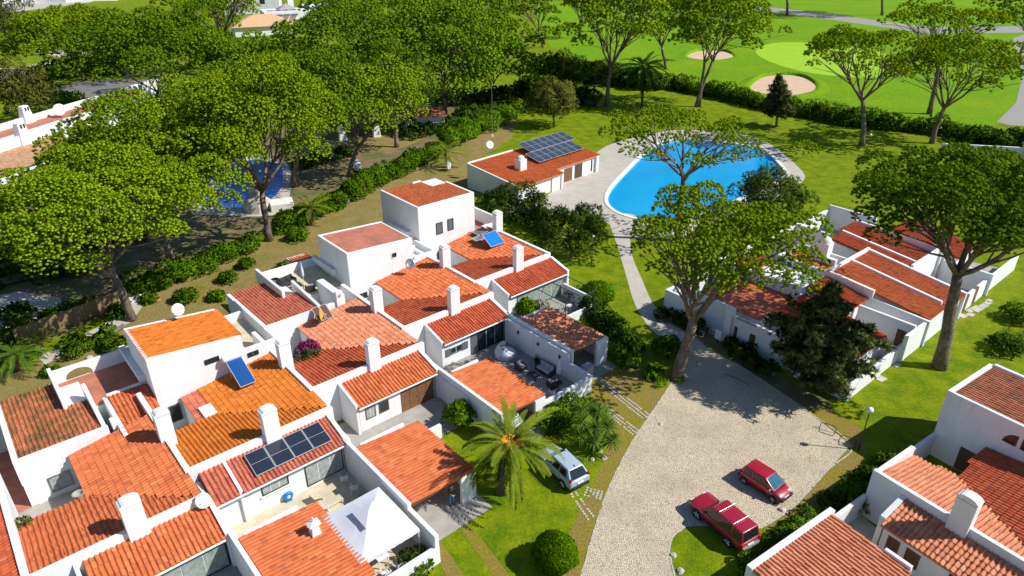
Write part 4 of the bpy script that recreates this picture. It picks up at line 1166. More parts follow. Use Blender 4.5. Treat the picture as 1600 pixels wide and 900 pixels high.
# pergola of white pillars with the small changing room in the pine garden
r = thing('garden_pergola', 'shaded flat roofed pergola on tapering white pillars', 'pergola', (*at(597, 213)[:2], 0), math.radians(22))
for u in (-7.5, -1.0, 5.5):
    mb = MB(); mb.hexa([(u - .75, -.6, 0), (u + .75, -.6, 0), (u + .75, .6, 0), (u - .75, .6, 0), (u - .38, -.32, 4), (u + .38, -.32, 4), (u + .38, .32, 4), (u - .38, .32, 4)]); mb.build('pillar', MT['plaster'], r, bevel=.08)
wbox(r, -8.5, 7, -.5, 5.5, 4.0, 4.25, MT['wood_dark'], 'roof')
r = thing('changing_room', 'small white changing room with an oval window', 'shed', (*at(645, 207)[:2], 0), math.radians(12))
wbox(r, .2, 6.4, 0, 4, 0, 2.9)
tile_roof(r, [(-.2, -.4), (6.8, -.4), (6.8, 4.4), (-.2, 4.4)], (3.0 + .05, 0, .12), (0, -1), MT['tile_lichen'])
mb = MB(); mb.lathe([(.3, 0), (.3, .05)], 14); o = mb.build('oval_window', MT['metal_dark'], r); o.rotation_euler = (math.pi / 2, 0, 0); o.scale = (1, 1.7, 1); o.location = (3.3, 0.01, 1.7)
finish_tiles(r, 0)
r = thing('garden_wall', 'low white wall beside the big left pine trunk', 'wall', (*at(222, 470)[:2], 0), math.radians(35))
wbox(r, -1.2, 1.0, 0, .3, 0, .7)
r = thing('boundary_wall', 'white wall of the neighbouring plot at the right edge', 'wall', (*at(1585, 246)[:2], 0), math.radians(-12))
wbox(r, -12, 14, 0, .4, 0, 1.8); wbox(r, 2, 9, -2, 3, 0, 3.4)
# reed screen
r = thing('reed_fence', 'brown reed screen fence under the big left pine', 'fence', (0, 0, 0))
a, b = at(28, 540), at(190, 478)
N_ = 26
for i in range(N_):
    p = a.lerp(b, (i + .5) / N_); d = (b - a).normalized(); h = 1.75 + jit(.08); hw = (b - a).length / N_ / 2
    mb = MB(); nn = Vector((-d.y, d.x, 0)) * .05
    q = [p - d * hw * .98 - nn, p + d * hw * .98 - nn, p + d * hw * .98 + nn, p - d * hw * .98 + nn]
    mb.hexa([(x.x, x.y, 0) for x in q] + [(x.x, x.y, h) for x in q]); mb.build('reed_panel', MT['reed'], r)
# ---------------------------------------------------------------- plants
UP = np.array([0, 0, 1.0])
def unit(a):
    return a / np.maximum(np.linalg.norm(a, axis=-1, keepdims=True), 1e-9)

def tufts(centres, outward, size, blades, width=.28, wide=False, up=.35, spread=1.0):
    """needle or leaf tufts: (N,3) centres, outward normals; returns verts, faces, normals"""
    N = len(centres)
    size = np.broadcast_to(np.asarray(size, float), (N,))
    d = unit(RNG.normal(size=(N, blades, 3)) * spread + outward[:, None] * .8 + UP * up)
    s = unit(np.cross(d, RNG.normal(size=(N, blades, 3))))
    ln = size[:, None] * RNG.uniform(.65, 1.15, (N, blades))
    c = centres[:, None]
    wd = (ln * width)[..., None]
    nr = unit(d * .35 + outward[:, None] * 1.0 + UP * .22)
    if wide:
        mid = c + d * (ln * .5)[..., None]
        v = np.stack([c + d * 0, mid + s * wd, c + d * ln[..., None], mid - s * wd], 2)
        k = 4
    else:
        v = np.stack([c - s * wd * .5, c + s * wd * .5, c + d * ln[..., None]], 2)
        k = 3
    n3 = np.repeat(nr[:, :, None], k, 2)
    f = np.arange(N * blades * k).reshape(-1, k)
    return v.reshape(-1, 3), f, n3.reshape(-1, 3)

ICO_V = unit(np.array([(-1, 1.618, 0), (1, 1.618, 0), (-1, -1.618, 0), (1, -1.618, 0), (0, -1, 1.618), (0, 1, 1.618), (0, -1, -1.618), (0, 1, -1.618), (1.618, 0, -1), (1.618, 0, 1), (-1.618, 0, -1), (-1.618, 0, 1)]))
ICO_F = np.array([(0, 11, 5), (0, 5, 1), (0, 1, 7), (0, 7, 10), (0, 10, 11), (1, 5, 9), (5, 11, 4), (11, 10, 2), (10, 7, 6), (7, 1, 8), (3, 9, 4), (3, 4, 2), (3, 2, 6), (3, 6, 8), (3, 8, 9), (4, 9, 5), (2, 4, 11), (6, 2, 10), (8, 6, 7), (9, 8, 1)])
def cores(C, r, flat=.8):
    """dense hearts of the needle puffs"""
    N = len(C); r = np.broadcast_to(np.asarray(r, float), (N,))
    v = ICO_V[None] * RNG.uniform(.65, 1.2, (N, 12, 1)) * r[:, None, None] * np.array([1, 1, flat]) + C[:, None]
    n = np.repeat(unit(ICO_V + UP * .15)[None], N, 0)
    f = (ICO_F[None] + (np.arange(N) * 12)[:, None, None]).reshape(-1, 3)
    return v.reshape(-1, 3), f, n.reshape(-1, 3)

def sphere_pts(n, zmin=-.4):
    i = np.arange(n) + .5
    z = zmin + (1 - zmin) * (1 - i / n)
    a = i * 2.399963
    r = np.sqrt(np.maximum(0, 1 - z * z))
    return np.stack([r * np.cos(a), r * np.sin(a), z], 1)

def foliage(name, parts, mat, parent):
    V = []; Fa = []; Nn = []; k = 0
    for v, f, n in parts:
        V.append(v); Fa.append(f + k); Nn.append(n); k += len(v)
    me = fast_mesh(name, np.concatenate(V), np.concatenate(Fa), mat, np.concatenate(Nn))
    return link(bpy.data.objects.new(name, me), parent)

def lobes_to_tufts(L, rad, ntuft, size, blades, width, flat=.75, wide=False, zmin=-.35, up=.35, jitter=.12, centre=None):
    parts_c = []; parts_n = []
    for c, r in zip(L, rad):
        q = sphere_pts(max(6, int(ntuft)), zmin)
        a = RNG.uniform(0, 6.28); R = np.array([[math.cos(a), -math.sin(a), 0], [math.sin(a), math.cos(a), 0], [0, 0, 1]])
        q = unit(q @ R.T + RNG.normal(size=q.shape) * jitter)
        pos = c + q * np.array([r, r, r * flat]) * RNG.uniform(.8, 1.05, (len(q), 1))
        parts_c.append(pos); n = unit(q + UP * .2)
        parts_n.append(n)
    C = np.concatenate(parts_c); Nn = np.concatenate(parts_n)
    return tufts(C, Nn, size * RNG.uniform(.8, 1.2, len(C)), blades, width, wide, up)

def geom(base, bb):
    """base pixel and crown box (x0, x1, y0, y1) -> base point, crown centre (relative), R, h"""
    b = at(*base)
    c = atY((bb[0] + bb[1]) / 2, (bb[2] + bb[3]) / 2, b.y)
    sc = FPX / depth_of(c)
    R = 1.06 * (bb[1] - bb[0]) / 2 / sc; vis = (bb[3] - bb[2]) / 2 / sc
    phi = math.atan2(CAM_H - c.z, b.y)
    h = math.sqrt(max(vis ** 2 - (R * math.sin(phi)) ** 2, (.28 * R) ** 2)) / math.cos(phi)
    h = min(h, 1.0 * R)
    return b, c - b, R, h, sc

def limb_mesh(mb, a, b, r0, r1, n=6, bend=.12, seg=5):
    a = Vector(a); b = Vector(b); L = (b - a).length
    off = Vector((random.uniform(-1, 1), random.uniform(-1, 1), random.uniform(-.2, .7))) * L * bend
    path = []; rad = []
    for k in range(seg + 1):
        t = k / seg
        path.append(a.lerp(b, t) + off * math.sin(math.pi * t) + Vector((jit(.02), jit(.02), jit(.02))) * L * .5)
        rad.append(r0 + (r1 - r0) * t)
    mb.tube(path, rad, n)
    return path

def pine(base, bb, label, seed, mat='pine', K=58, dens=1.0, fork=None, name='stone_pine', lean=None, twin=False, open_=0.0, trunk=1.0, zmin=-.38):
    global RNG
    RNG = np.random.default_rng(seed); random.seed(seed)
    b, c, R, h, sc = geom(base, bb)
    root = thing(name, label, 'pine tree', (b.x, b.y, 0), 0, 'stone pines')
    q = sphere_pts(K, zmin)
    q = q + RNG.normal(size=q.shape) * .16
    cc = np.array(c)
    rl = .20 * min(R, 1.3 * h + .2 * R)
    L = cc + q * np.array([R - rl * .8, R - rl * .8, h - rl * .5]) * RNG.uniform(.74, 1.10, (K, 1))
    rad = rl * RNG.uniform(.62, 1.42, K)
    keep = RNG.uniform(size=K) > open_
    Lk, rk = L[keep], rad[keep]
    # some inner clumps so that the crown closes
    m = int(K * .30 * (1 - open_))
    qi = sphere_pts(m, -.1); Li = cc + qi * np.array([R, R, h]) * RNG.uniform(.45, .68, (m, 1)); ri = np.full(m, rl * .9)
    # every clump carries small rounded puffs of needles
    pr = max(.23, min(.66, 3.7 / sc))
    def puffs(Lc, rc, k):
        out = []
        for c_, r_ in zip(Lc, rc):
            n_ = max(5, int(k * 2.3 * (r_ / pr) ** 2))
            q_ = sphere_pts(n_, -.12); a_ = RNG.uniform(0, 6.28)
            Rm = np.array([[math.cos(a_), -math.sin(a_), 0], [math.sin(a_), math.cos(a_), 0], [0, 0, 1]])
            q_ = unit(q_ @ Rm.T + RNG.normal(size=q_.shape) * .16)
            out.append(c_ + q_ * np.array([r_, r_, r_ * .72]) * RNG.uniform(.84, 1.05, (n_, 1)))
        return np.concatenate(out)
    A = puffs(Lk, rk, dens * 1.0); B_ = puffs(Li, ri, .4)
    ra = pr * RNG.uniform(.65, 1.2, len(A))
    P = [cores(A, ra * .60, .66), lobes_to_tufts(A, ra * .46, 8, pr * .74, 4, .17, flat=.66, zmin=-.1, up=.4),
         cores(B_, np.full(len(B_), pr * .6), .6), lobes_to_tufts(B_, np.full(len(B_), pr * .5), 6, pr * .8, 3, .24, flat=.7, zmin=-.2, up=.5)]
    foliage('crown', P, MT[mat], root)
    # trunk and limbs
    mb = MB()
    hz = c.z - h * .55
    fz = fork if fork is not None else .62
    tr = (.22 + .015 * c.z) * trunk
    F0 = Vector((c.x * .55, c.y * .55, hz * fz)) if lean is None else Vector((lean[0], lean[1], hz * fz))
    stems = [F0] if not twin else [F0 + Vector((.9, .2, 0)), F0 - Vector((1.1, .2, 0))]
    for si, f in enumerate(stems):
        off = Vector((.35 * (1 if si else -1), 0, 0)) if twin else Vector((0, 0, 0))
        pts = [Vector((0, 0, -.2)) + off]
        for k in range(1, 6):
            t = k / 5
            pts.append(off * (1 - t) + Vector((f.x * t ** 1.3, f.y * t ** 1.3, f.z * t)) + Vector((jit(.12), jit(.12), 0)))
        k_ = .75 if twin else 1
        mb.tube(pts, [tr * 1.35 * k_, tr * 1.02 * k_, tr * .95 * k_, tr * .88 * k_, tr * .82 * k_, tr * .72 * k_], 9)
        top = pts[-1]
        allL = np.concatenate([Lk, Li]); ang = np.arctan2(allL[:, 1] - cc[1], allL[:, 0] - cc[0])
        ng = 6 if not twin else 4
        grp = ((ang + math.pi) / (2 * math.pi) * ng + (si * .5)).astype(int) % ng
        for g in range(ng):
            idx = np.where(grp == g)[0]
            if len(idx) == 0: continue
            cen = allL[idx].mean(0)
            e = top.lerp(Vector(cen), .62); e.z = min(e.z, hz + h * .5)
            pth = limb_mesh(mb, top - Vector((0, 0, random.uniform(0, .25) * fz * hz * .3)), e, tr * .48 * k_, tr * .24 * k_, 6, .10)
            sel = idx if not twin else idx[si::2]
            for i in sel:
                s0 = pth[random.choice((2, 3, 4, 5))]
                tgt = Vector(allL[i]); tgt.z -= rl * .25
                limb_mesh(mb, s0, tgt, max(.06, tr * .19) * k_, .03, 4, .12, 4)
    mb.build('trunk', MT['bark'], root, smooth=True)
    return root

def bush(base, rx, ry, h, label, mat='hedge', cat='shrub', name='shrub', leaf=.16, n=None, K=16, blades=5, wide=True, flat=.9, loc=None, group=None, lump=.42, stem=True, rz=0.0, seed=None, zmin=-.5, clip=False):
    global RNG
    sd = seed if seed is not None else (hash(label) & 0xffff if 0 else sum(ord(ch) for ch in label))
    RNG = np.random.default_rng(sd); random.seed(sd)
    p = Vector(loc) if loc is not None else at(*base)
    root = thing(name, label, cat, (p.x, p.y, p.z if loc is not None else 0), rz, group)
    q = sphere_pts(K, zmin)
    if clip:      # clipped ball: one smooth dense surface
        L = np.array([[0, 0, h * .5]]); C = sphere_pts(n or 900, -.95)
        ph = RNG.uniform(0, 6.28, 6)
        lum = 1 + .05 * np.sin(5 * C[:, :1] + ph[0]) * np.sin(4 * C[:, 1:2] + ph[1]) + .05 * np.sin(7 * C[:, 2:] + 3 * C[:, :1] + ph[2]) + .03 * np.sin(13 * C[:, 1:2] + ph[3])
        C2 = C * np.array([rx, ry, h * .5]) * lum * RNG.uniform(.88, 1.04, (len(C), 1)) + np.array([0, 0, h * .5])
        P = [tufts(C2, C, leaf * RNG.uniform(.7, 1.2, len(C)), blades, .32, wide, .1)]
    else:
        L = np.array([0, 0, h * .48]) + (q + RNG.normal(size=q.shape) * .14) * np.array([rx, ry, h * .5]) * RNG.uniform(.55, .8, (K, 1))
        rad = RNG.uniform(.8, 1.25, K) * lump * min(rx, ry, h * .8)
        L[:, 2] = np.maximum(L[:, 2], .12)
        nt = n or int(max(14, min(120, 3.2 * (np.mean(rad) / leaf) ** 2)))
        P = [lobes_to_tufts(L, rad, nt, leaf * 1.6, blades, .26, flat=flat, wide=wide, zmin=-.6)]
    foliage('foliage', P, MT[mat], root)
    if stem:
        mb = MB()
        for k in range(5):
            i = random.randrange(len(L))
            limb_mesh(mb, (jit(.1), jit(.1), -.1), Vector(L[i]) * .9, .05, .02, 5, .1, 3)
        mb.build('stem', MT['bark_grey'], root)
    return root

def hedge(pix, w, h, label, mat='hedge', leaf=.2, step=.9, blades=5, cat='hedge', jag=.4, z0=0.0, name='hedge'):
    global RNG
    sd = sum(ord(ch) for ch in label); RNG = np.random.default_rng(sd); random.seed(sd)
    pts = [at(*p) for p in pix]
    root = thing(name, label, cat, (pts[0].x, pts[0].y, 0))
    L = []; rad = []
    for a, b in zip(pts, pts[1:]):
        n = max(1, int((b - a).length / step))
        for i in range(n):
            p = a.lerp(b, i / n) - pts[0]
            for k in range(2):
                hh = h * RNG.uniform(1 - jag, 1 + jag)
                L.append((p.x + RNG.normal() * w * .22, p.y + RNG.normal() * w * .22, hh * (.68 if k else .32)))
                rad.append(w * .55 * RNG.uniform(.8, 1.2))
    L = np.array(L); rad = np.array(rad)
    nt = int(max(14, min(90, 3.2 * (w * .55 / leaf) ** 2)))
    foliage('foliage', [lobes_to_tufts(L, rad, nt, leaf * 1.5, blades, .28, flat=min(1.2, h / w * .8), wide=True, zmin=-.6)], MT[mat], root)
    mb = MB(); mb.tube([(p.x - pts[0].x, p.y - pts[0].y, h * .25) for p in pts], [w * .18] * len(pts), 5); mb.build('stem', MT['bark_grey'], root)
    return root

# palms ------------------------------------------------------------
def frond_mesh(name, L, arch, mat, leaflets=22, wl=.42, droop=.35, V=.5):
    global RNG
    vs = []; fs = []; ns = []
    pts = []
    for k in range(13):
        t = k / 12
        a = arch * t
        pts.append(np.array([L * (math.sin(a) / arch if arch else t), 0, L * ((math.cos(a) - 1) / arch if arch else 0)]))
    def P(t):
        x = t * 12; i = min(11, int(x)); return pts[i] + (pts[i + 1] - pts[i]) * (x - i)
    for k in range(12):       # rachis: triangular section
        r0, r1 = .035 * (1 - k / 13), .035 * (1 - (k + 1) / 13)
        b = len(vs)
        for p, r in ((pts[k], r0), (pts[k + 1], r1)):
            vs += [p + (0, r, 0), p + (0, -r, 0), p + (0, 0, r)]
        ns += [(0, .5, .8), (0, -.5, .8), (0, 0, 1)] * 2
        for a, c in ((0, 1), (1, 2), (2, 0)):
            fs += [(b + a, b + c, b + 3 + c), (b + a, b + 3 + c, b + 3 + a)]
    for s in (-1, 1):
        for k in range(leaflets):
            t = .14 + .84 * (k + RNG.uniform(0, .5)) / leaflets
            p = P(t); q = P(min(1, t + .02)); tan = unit(q - p + 1e-6)
            ll = wl * (math.sin(math.pi * min(1, t * .9 + .12)) ** .6) * RNG.uniform(.85, 1.1)
            up = np.array([-tan[2], 0, tan[0]])
            d = unit(tan * .75 + np.array([0, s, 0]) * .75 + up * V)
            tip = p + d * ll + np.array([0, 0, -droop * ll])
            wv = tan * max(.03, .075 * wl)
            mid = p + d * ll * .55 + np.array([0, 0, -.06 * ll])
            b = len(vs); vs += [p - wv * .7, mid - wv, tip, mid + wv, p + wv * .7]
            nn = unit(up + np.array([0, s * .3, 0]) + np.array([0, 0, .5])); ns += [nn] * 5
            fs += [(b, b + 1, b + 3), (b, b + 3, b + 4), (b + 1, b + 2, b + 3)]
    return fast_mesh(name, np.array(vs, float), np.array(fs), mat, np.array(ns, float))

def palm(base, crown_px, flen, label, n=40, mat='palm', trunk_r=.28, seed=1, stalks=0, arch=(.6, 1.7), loc=None, wl=.42, elev=(-.5, 1.25), leaflets=22, crown_z=None, group='palm trees', wscale=1.0):
    global RNG
    RNG = np.random.default_rng(seed); random.seed(seed)
    b = at(*base)
    if crown_z is None: c = atY(*crown_px, b.y) - b
    else: c = Vector((0, 0, crown_z))
    root = thing('palm_tree', label, 'palm', (b.x, b.y, 0), 0, group)
    mb = MB(); path = [Vector((0, 0, -.1)), Vector((c.x * .3, c.y * .3, c.z * .5)), Vector((c.x, c.y, max(.15, c.z - .1)))]
    mb.tube(path, [trunk_r * 1.15, trunk_r, trunk_r * 1.1], 10); mb.build('trunk', MT['palm_bark'], root, smooth=True)
    ms = [frond_mesh('frond', flen * RNG.uniform(.85, 1.1), a, MT[mat], leaflets, wl) for a in np.linspace(arch[0], arch[1], 5)]
    for i in range(n):
        t = (i + .5) / n
        el = elev[1] + (elev[0] - elev[1]) * t ** .8 + random.uniform(-.12, .12)
        az = i * 2.399963 + random.uniform(-.2, .2)
        o = link(bpy.data.objects.new('frond', ms[min(4, int((1 - t) * 0 + random.random() * 5))]), root)
        o.location = c + Vector((math.cos(az) * .12, math.sin(az) * .12, jit(.1)))
        o.rotation_mode = 'XYZ'; o.rotation_euler = (random.uniform(-.25, .25), -el, az)
        s = random.uniform(.85, 1.08) * (.72 if t < .12 else 1); o.scale = (s, s * wscale, s)
    for i in range(n // 7 if crown_z is None and c.z > 2 else 0):      # dry hanging fronds
        if i == 0: dm = frond_mesh('dry_frond', flen * .8, 1.3, MT['palm_dry'], leaflets, wl * .6, .7, .1)
        o = link(bpy.data.objects.new('dry_frond', dm), root); az = random.uniform(0, 6.28)
        o.location = c + Vector((math.cos(az) * .2, math.sin(az) * .2, -.25)); o.rotation_euler = (0, random.uniform(.75, 1.15), az)
    for i in range(stalks):
        az = random.uniform(0, 6.28); mb = MB(); e = Vector((math.cos(az), math.sin(az), 0)); L = random.uniform(.8, 1.4)
        path = [Vector((0, 0, 0)), e * L * .45 + Vector((0, 0, .42)), e * L * .8 + Vector((0, 0, .40))]
        mb.tube(path, [.035, .03, .022], 5)
        for k in range(26):
            p = path[1].lerp(path[2], random.random()) ; q = p + Vector((jit(.28), jit(.28), random.uniform(-.3, .08)))
            mb.tube([p, q], [.018, .028], 4)
        o = mb.build('flower_stalk', MT['orange_stalk'], root); o.location = c
    return root

def yucca(base, heads, label, seed=1, mat='palm_dark', leaf=.75, group=None, cat='yucca', n=46):
    global RNG
    RNG = np.random.default_rng(seed); random.seed(seed)
    b = at(*base)
    root = thing('yucca_plant', label, cat, (b.x, b.y, 0), 0, group)
    mb = MB()
    for hx, hy, hz in heads:
        limb_mesh(mb, (jit(.15), jit(.15), -.1), (hx, hy, hz), .1, .06, 6, .08, 4)
    mb.build('trunk', MT['palm_bark'], root)
    for hx, hy, hz in heads:
        d = sphere_pts(n, -.45) + RNG.normal(size=(n, 3)) * .1; d = unit(d)
        s = unit(np.cross(d, UP + RNG.normal(size=(n, 3)) * .05)); c = np.array([hx, hy, hz])
        ll = leaf * RNG.uniform(.8, 1.15, (n, 1))
        base_ = c + d * .05; mid = c + d * ll * .5; tip = c + d * ll + UP * (-.16) * ll
        v = np.stack([base_ - s * .02, mid - s * .045, tip, mid + s * .045, base_ + s * .02], 1)
        f = np.array([[0, 1, 3], [0, 3, 4], [1, 2, 3]]); F_ = (f[None] + (np.arange(n) * 5)[:, None, None]).reshape(-1, 3)
        nr = np.repeat(unit(d * .5 + UP)[:, None], 5, 1)
        me = fast_mesh('leaf_rosette', v.reshape(-1, 3), F_, MT[mat], nr.reshape(-1, 3))
        link(bpy.data.objects.new('leaf_rosette', me), root)
    return root

def conifer(base, bb, label, seed, mat='cypress', K=90, name='conifer_tree', cone=.9, leaf=.34, blades=8, droop=-.25, gap=0.0, cat='conifer'):
    """irregular dark conifer built of drooping sprays on level branches"""
    global RNG
    RNG = np.random.default_rng(seed); random.seed(seed)
    b = at(*base)
    c0 = atY((bb[0] + bb[1]) / 2, bb[3], b.y) - b; c1 = atY((bb[0] + bb[1]) / 2, bb[2], b.y) - b
    sc = FPX / depth_of(b + (c0 + c1) / 2); R = (bb[1] - bb[0]) / 2 / sc
    z0, z1 = max(.3, c0.z + R * .3), c1.z
    root = thing(name, label, cat, (b.x, b.y, 0))
    mb = MB(); top = Vector((c1.x * .8, c1.y * .8, z1))
    mb.tube([Vector((0, 0, -.1)), Vector((c1.x * .3, 0, z1 * .5)), top], [.28, .2, .05], 8)
    parts = []
    for i in range(K):
        t = (i + .5) / K
        z = z0 + (z1 - z0) * t
        rr = R * ((1 - t) ** .6 * cone + (1 - cone) * math.sin(math.pi * min(1, t + .1))) * RNG.uniform(.7, 1.08)
        a = i * 2.4 + RNG.uniform(-.3, .3)
        if RNG.uniform() < gap: continue
        o = np.array([top.x * t, top.y * t, z]); e = np.array([math.cos(a), math.sin(a), 0])
        tip = o + e * rr + UP * rr * .18
        limb_mesh(mb, Vector(o), Vector(tip), .055, .015, 4, .05, 3)
        m = max(3, int(rr / leaf * 1.7))
        for k in range(m):
            s = .25 + .75 * (k + .6) / m
            cen = o + (tip - o) * s + RNG.normal(size=3) * .18
            q = unit(RNG.normal(size=(7, 3)) + UP * .3)
            parts.append((cen + q * leaf * .8 * np.array([1, 1, .55]), unit(q + e * .35)))
    C = np.concatenate([p[0] for p in parts]); Nn = np.concatenate([p[1] for p in parts])
    mb.build('trunk', MT['bark_grey'], root, smooth=True)
    foliage('crown', [tufts(C, Nn, leaf * RNG.uniform(.8, 1.3, len(C)), blades, .3, False, droop)], MT[mat], root)
    return root

# ---------- stone pines, each where its trunk stands
pine((207, 500), (-25, 322, 232, 440), 'largest pine, its pale limbs spread over the reed fence', 11, K=96, dens=1.1, open_=.05, fork=.72, lean=(-1.0, .5), zmin=-.28)
pine((268, 408), (84, 345, 165, 325), 'pine behind the largest one, crown merging into it', 12, K=80, zmin=-.6)
pine((421, 376), (252, 536, 103, 290), 'pine whose bare trunk rises beside the shrubs above the orange roof', 13, K=78, dens=1.1, open_=.08, fork=.62)
pine((458, 292), (385, 575, 85, 210), 'slim trunked pine just behind the small dark blue pool', 14, mat='pine_dark', K=50)
pine((545, 275), (480, 650, 98, 232), 'pine leaning in the dirt garden behind the hedge', 15, K=56)
pine((620, 230), (545, 680, 60, 195), 'pine with a sunlit leaning trunk before the white pillars', 16, mat='pine_dark', K=44)
pine((697, 188), (585, 792, 5, 165), 'dark pine with a forked trunk beside the white changing room', 17, mat='pine_dark', K=72, zmin=-.6)
pine((770, 152), (695, 842, 18, 148), 'dark pine on the strip of lawn behind the clubhouse', 18, mat='pine_dark', K=58, zmin=-.6)
pine((520, 165), (430, 640, 15, 125), 'pine in the middle of the dark grove at the top', 19, mat='pine_dark', K=46)
pine((130, 128), (26, 222, 14, 108), 'wide pine overhanging the pale access road', 20, K=58)
pine((238, 168), (130, 362, 20, 160), 'dense pine above the shaded parking area', 21, mat='pine_dark', K=64)
pine((356, 68), (258, 388, -10, 66), 'far pine with a bare leaning trunk beside the hipped villa', 22, mat='pine', K=44)
pine((405, 172), (320, 480, 58, 150), 'dark pine just below the hipped villa', 23, mat='pine_dark', K=42)
pine((620, 105), (520, 720, -25, 60), 'pine at the top edge above the dark grove', 24, mat='pine_dark', K=48)
pine((848, 74), (795, 876, -20, 48), 'small far pine at the edge of the fairway', 25, mat='pine_dark', K=34)
pine((948, 166), (880, 1042, -45, 98), 'tall pine beside the dark date palm on the golf side', 26, K=58, open_=.05)
pine((1040, 108), (975, 1086, -35, 72), 'pine behind the date palm at the fairway edge', 27, mat='pine_dark', K=44, open_=.08)
pine((1090, 167), (1052, 1194, -20, 100), 'pine with twin trunks in front of the smaller bunker', 28, K=58, twin=True, fork=.8)
pine((1346, 228), (1260, 1446, 44, 128), 'flat topped pine with one long side limb near the pool lawn', 29, K=50, open_=.1, fork=.62)
pine((1455, 224), (1402, 1592, 54, 152), 'pine with a crooked leaning trunk in the golf hedge', 30, K=54, open_=.08)
pine((1452, 178), (1402, 1562, 6, 58), 'straight pine on the fairway behind the crooked one', 31, K=44)
pine((1592, 92), (1562, 1668, -20, 62), 'pine cut by the top right corner', 32, mat='pine_dark', K=34)
pine((1058, 376), (952, 1192, 166, 282), 'open crowned pine leaning over the swimming pool', 33, K=62, open_=.34, fork=.8, dens=.75)
pine((1057, 592), (983, 1240, 296, 478), 'pine with a thick forked trunk at the end of the cobbled road', 34, K=84, open_=.26, fork=.58, dens=.85, trunk=1.25)
pine((1467, 574), (1352, 1672, 230, 430), 'tall pine on the right lawn shading the walled villa', 35, mat='pine_dark', K=84, fork=.74, trunk=1.2, dens=1.05)
pine((1230, 24), (1170, 1290, -120, -22), 'pine trunk at the top edge beyond the golf path', 36, K=30, name='stone_pine', mat='pine_dark')
pine((1378, 24), (1320, 1440, -120, -24), 'second pine trunk at the top edge, right of the first', 37, K=30, mat='pine_dark')
pine((330, 118), (300, 420, -45, 30), 'far pine at the top beside the distant white house', 38, mat='pine_dark', K=34)
pine((455, 130), (470, 560, -20, 40), 'pine rising behind the hipped villa roof', 39, mat='pine_dark', K=30)
pine((760, 80), (700, 800, -30, 40), 'pine at the top edge above the forked trunk', 40, mat='pine_dark', K=34)
pine((905, 60), (880, 935, -20, 30), 'small pine far out on the fairway edge', 41, mat='pine_dark', K=26)
# ---------- other trees
conifer((1280, 612), (1204, 1384, 448, 618), 'dark drooping cypress in front of the walled villa', 51, K=130, leaf=.42, cone=.12, gap=.42)
conifer((1213, 198), (1188, 1242, 118, 192), 'small dark conifer beside the larger bunker', 52, K=60, leaf=.4, cone=.85)
bush((35, 192), 0, 0, 0, '', ) if 0 else None
def tree(base, bb, label, seed, mat, K=30, leaf=.3, name='broadleaf_tree', cat='tree', wide=False, up=.2):
    global RNG
    RNG = np.random.default_rng(seed); random.seed(seed)
    b, c, R, h, sc = geom(base, bb)
    root = thing(name, label, cat, (b.x, b.y, 0))
    q = sphere_pts(K, -.75) + RNG.normal(size=(K, 3)) * .15
    L = np.array(c) + q * np.array([R, R, h * 1.0]) * RNG.uniform(.5, .86, (K, 1)); rad = RNG.uniform(.75, 1.25, K) * .3 * min(R, h * 1.3)
    nt = int(max(16, min(110, 4.5 * (rad.mean() / leaf) ** 2)))
    foliage('crown', [lobes_to_tufts(L, rad, nt, leaf * 1.3, 7, .3, flat=.9, zmin=-.7, wide=wide, up=up)], MT[mat], root)
    mb = MB(); top = Vector((c.x, c.y, max(.5, c.z - h * .5)))
    mb.tube([Vector((0, 0, -.1)), top], [.22, .13], 7)
    for i in range(0, K, 2): limb_mesh(mb, top, Vector(L[i]), .08, .02, 4, .1, 3)
    mb.build('trunk', MT['bark_grey'], root, smooth=True)
    return root
tree((35, 194), (-12, 76, 96, 188), 'grey green olive tree left of the old house', 61, 'olive', leaf=.45)
tree((5, 72), (-50, 22, -10, 66), 'dark tree cut by the top left edge', 62, 'cypress', leaf=.6)
tree((37, 20), (22, 52, -4, 14), 'small bare looking tree by the far road', 63, 'olive', leaf=.6, K=12)
tree((866, 198), (828, 902, 124, 192), 'drooping yellowish tree behind the clubhouse', 64, 'olive', leaf=.4, K=34, up=-.4)
tree((880, 150), (842, 925, 85, 148), 'dark leafy tree left of the tall pine', 65, 'hedge_dark', leaf=.5)
tree((925, 152), (905, 955, 88, 150), 'dark leafy tree right behind the tall pine trunk', 66, 'hedge_dark', leaf=.5, K=20)
# spreading junipers beside the end house
tree((800, 345), (742, 872, 284, 352), 'spreading juniper touching the end house block', 67, 'juniper', leaf=.34, K=40, cat='juniper', name='juniper_shrub')
tree((892, 402), (828, 956, 318, 398), 'dark spreading juniper beside the footpath lamp', 68, 'juniper', leaf=.34, K=40, cat='juniper', name='juniper_shrub')
tree((1205, 338), (1143, 1267, 262, 338), 'wide low juniper at the pool corner', 69, 'juniper', leaf=.34, K=44, cat='juniper', name='juniper_shrub')
# ---------- hedges
hedge([(1048, 138), (1110, 150), (1185, 168), (1250, 182), (1330, 196), (1420, 205), (1500, 215)], 3.0, 2.7, 'long clipped hedge between the pool lawn and the golf course', 'hedge', leaf=.4, step=1.4)
hedge([(1500, 222), (1545, 228), (1600, 232), (1640, 236)], 3.5, 2.6, 'dark tall hedge at the right edge below the golf path', 'hedge_dark', leaf=.45, step=1.6)
hedge([(222, 462), (262, 440), (300, 425), (345, 408), (400, 385)], 2.6, 1.5, 'low bright hedge behind the first pine trunks', 'hedge', leaf=.24, step=.9)
hedge([(440, 362), (480, 345), (520, 325), (545, 318)], 2.4, 1.8, 'bushy hedge piece beside the garden palm', 'hedge', leaf=.28, step=1.0)
hedge([(545, 312), (600, 280), (650, 258), (690, 240)], 2.6, 2.0, 'bright hedge running along the dirt garden', 'hedge', leaf=.3, step=1.0)
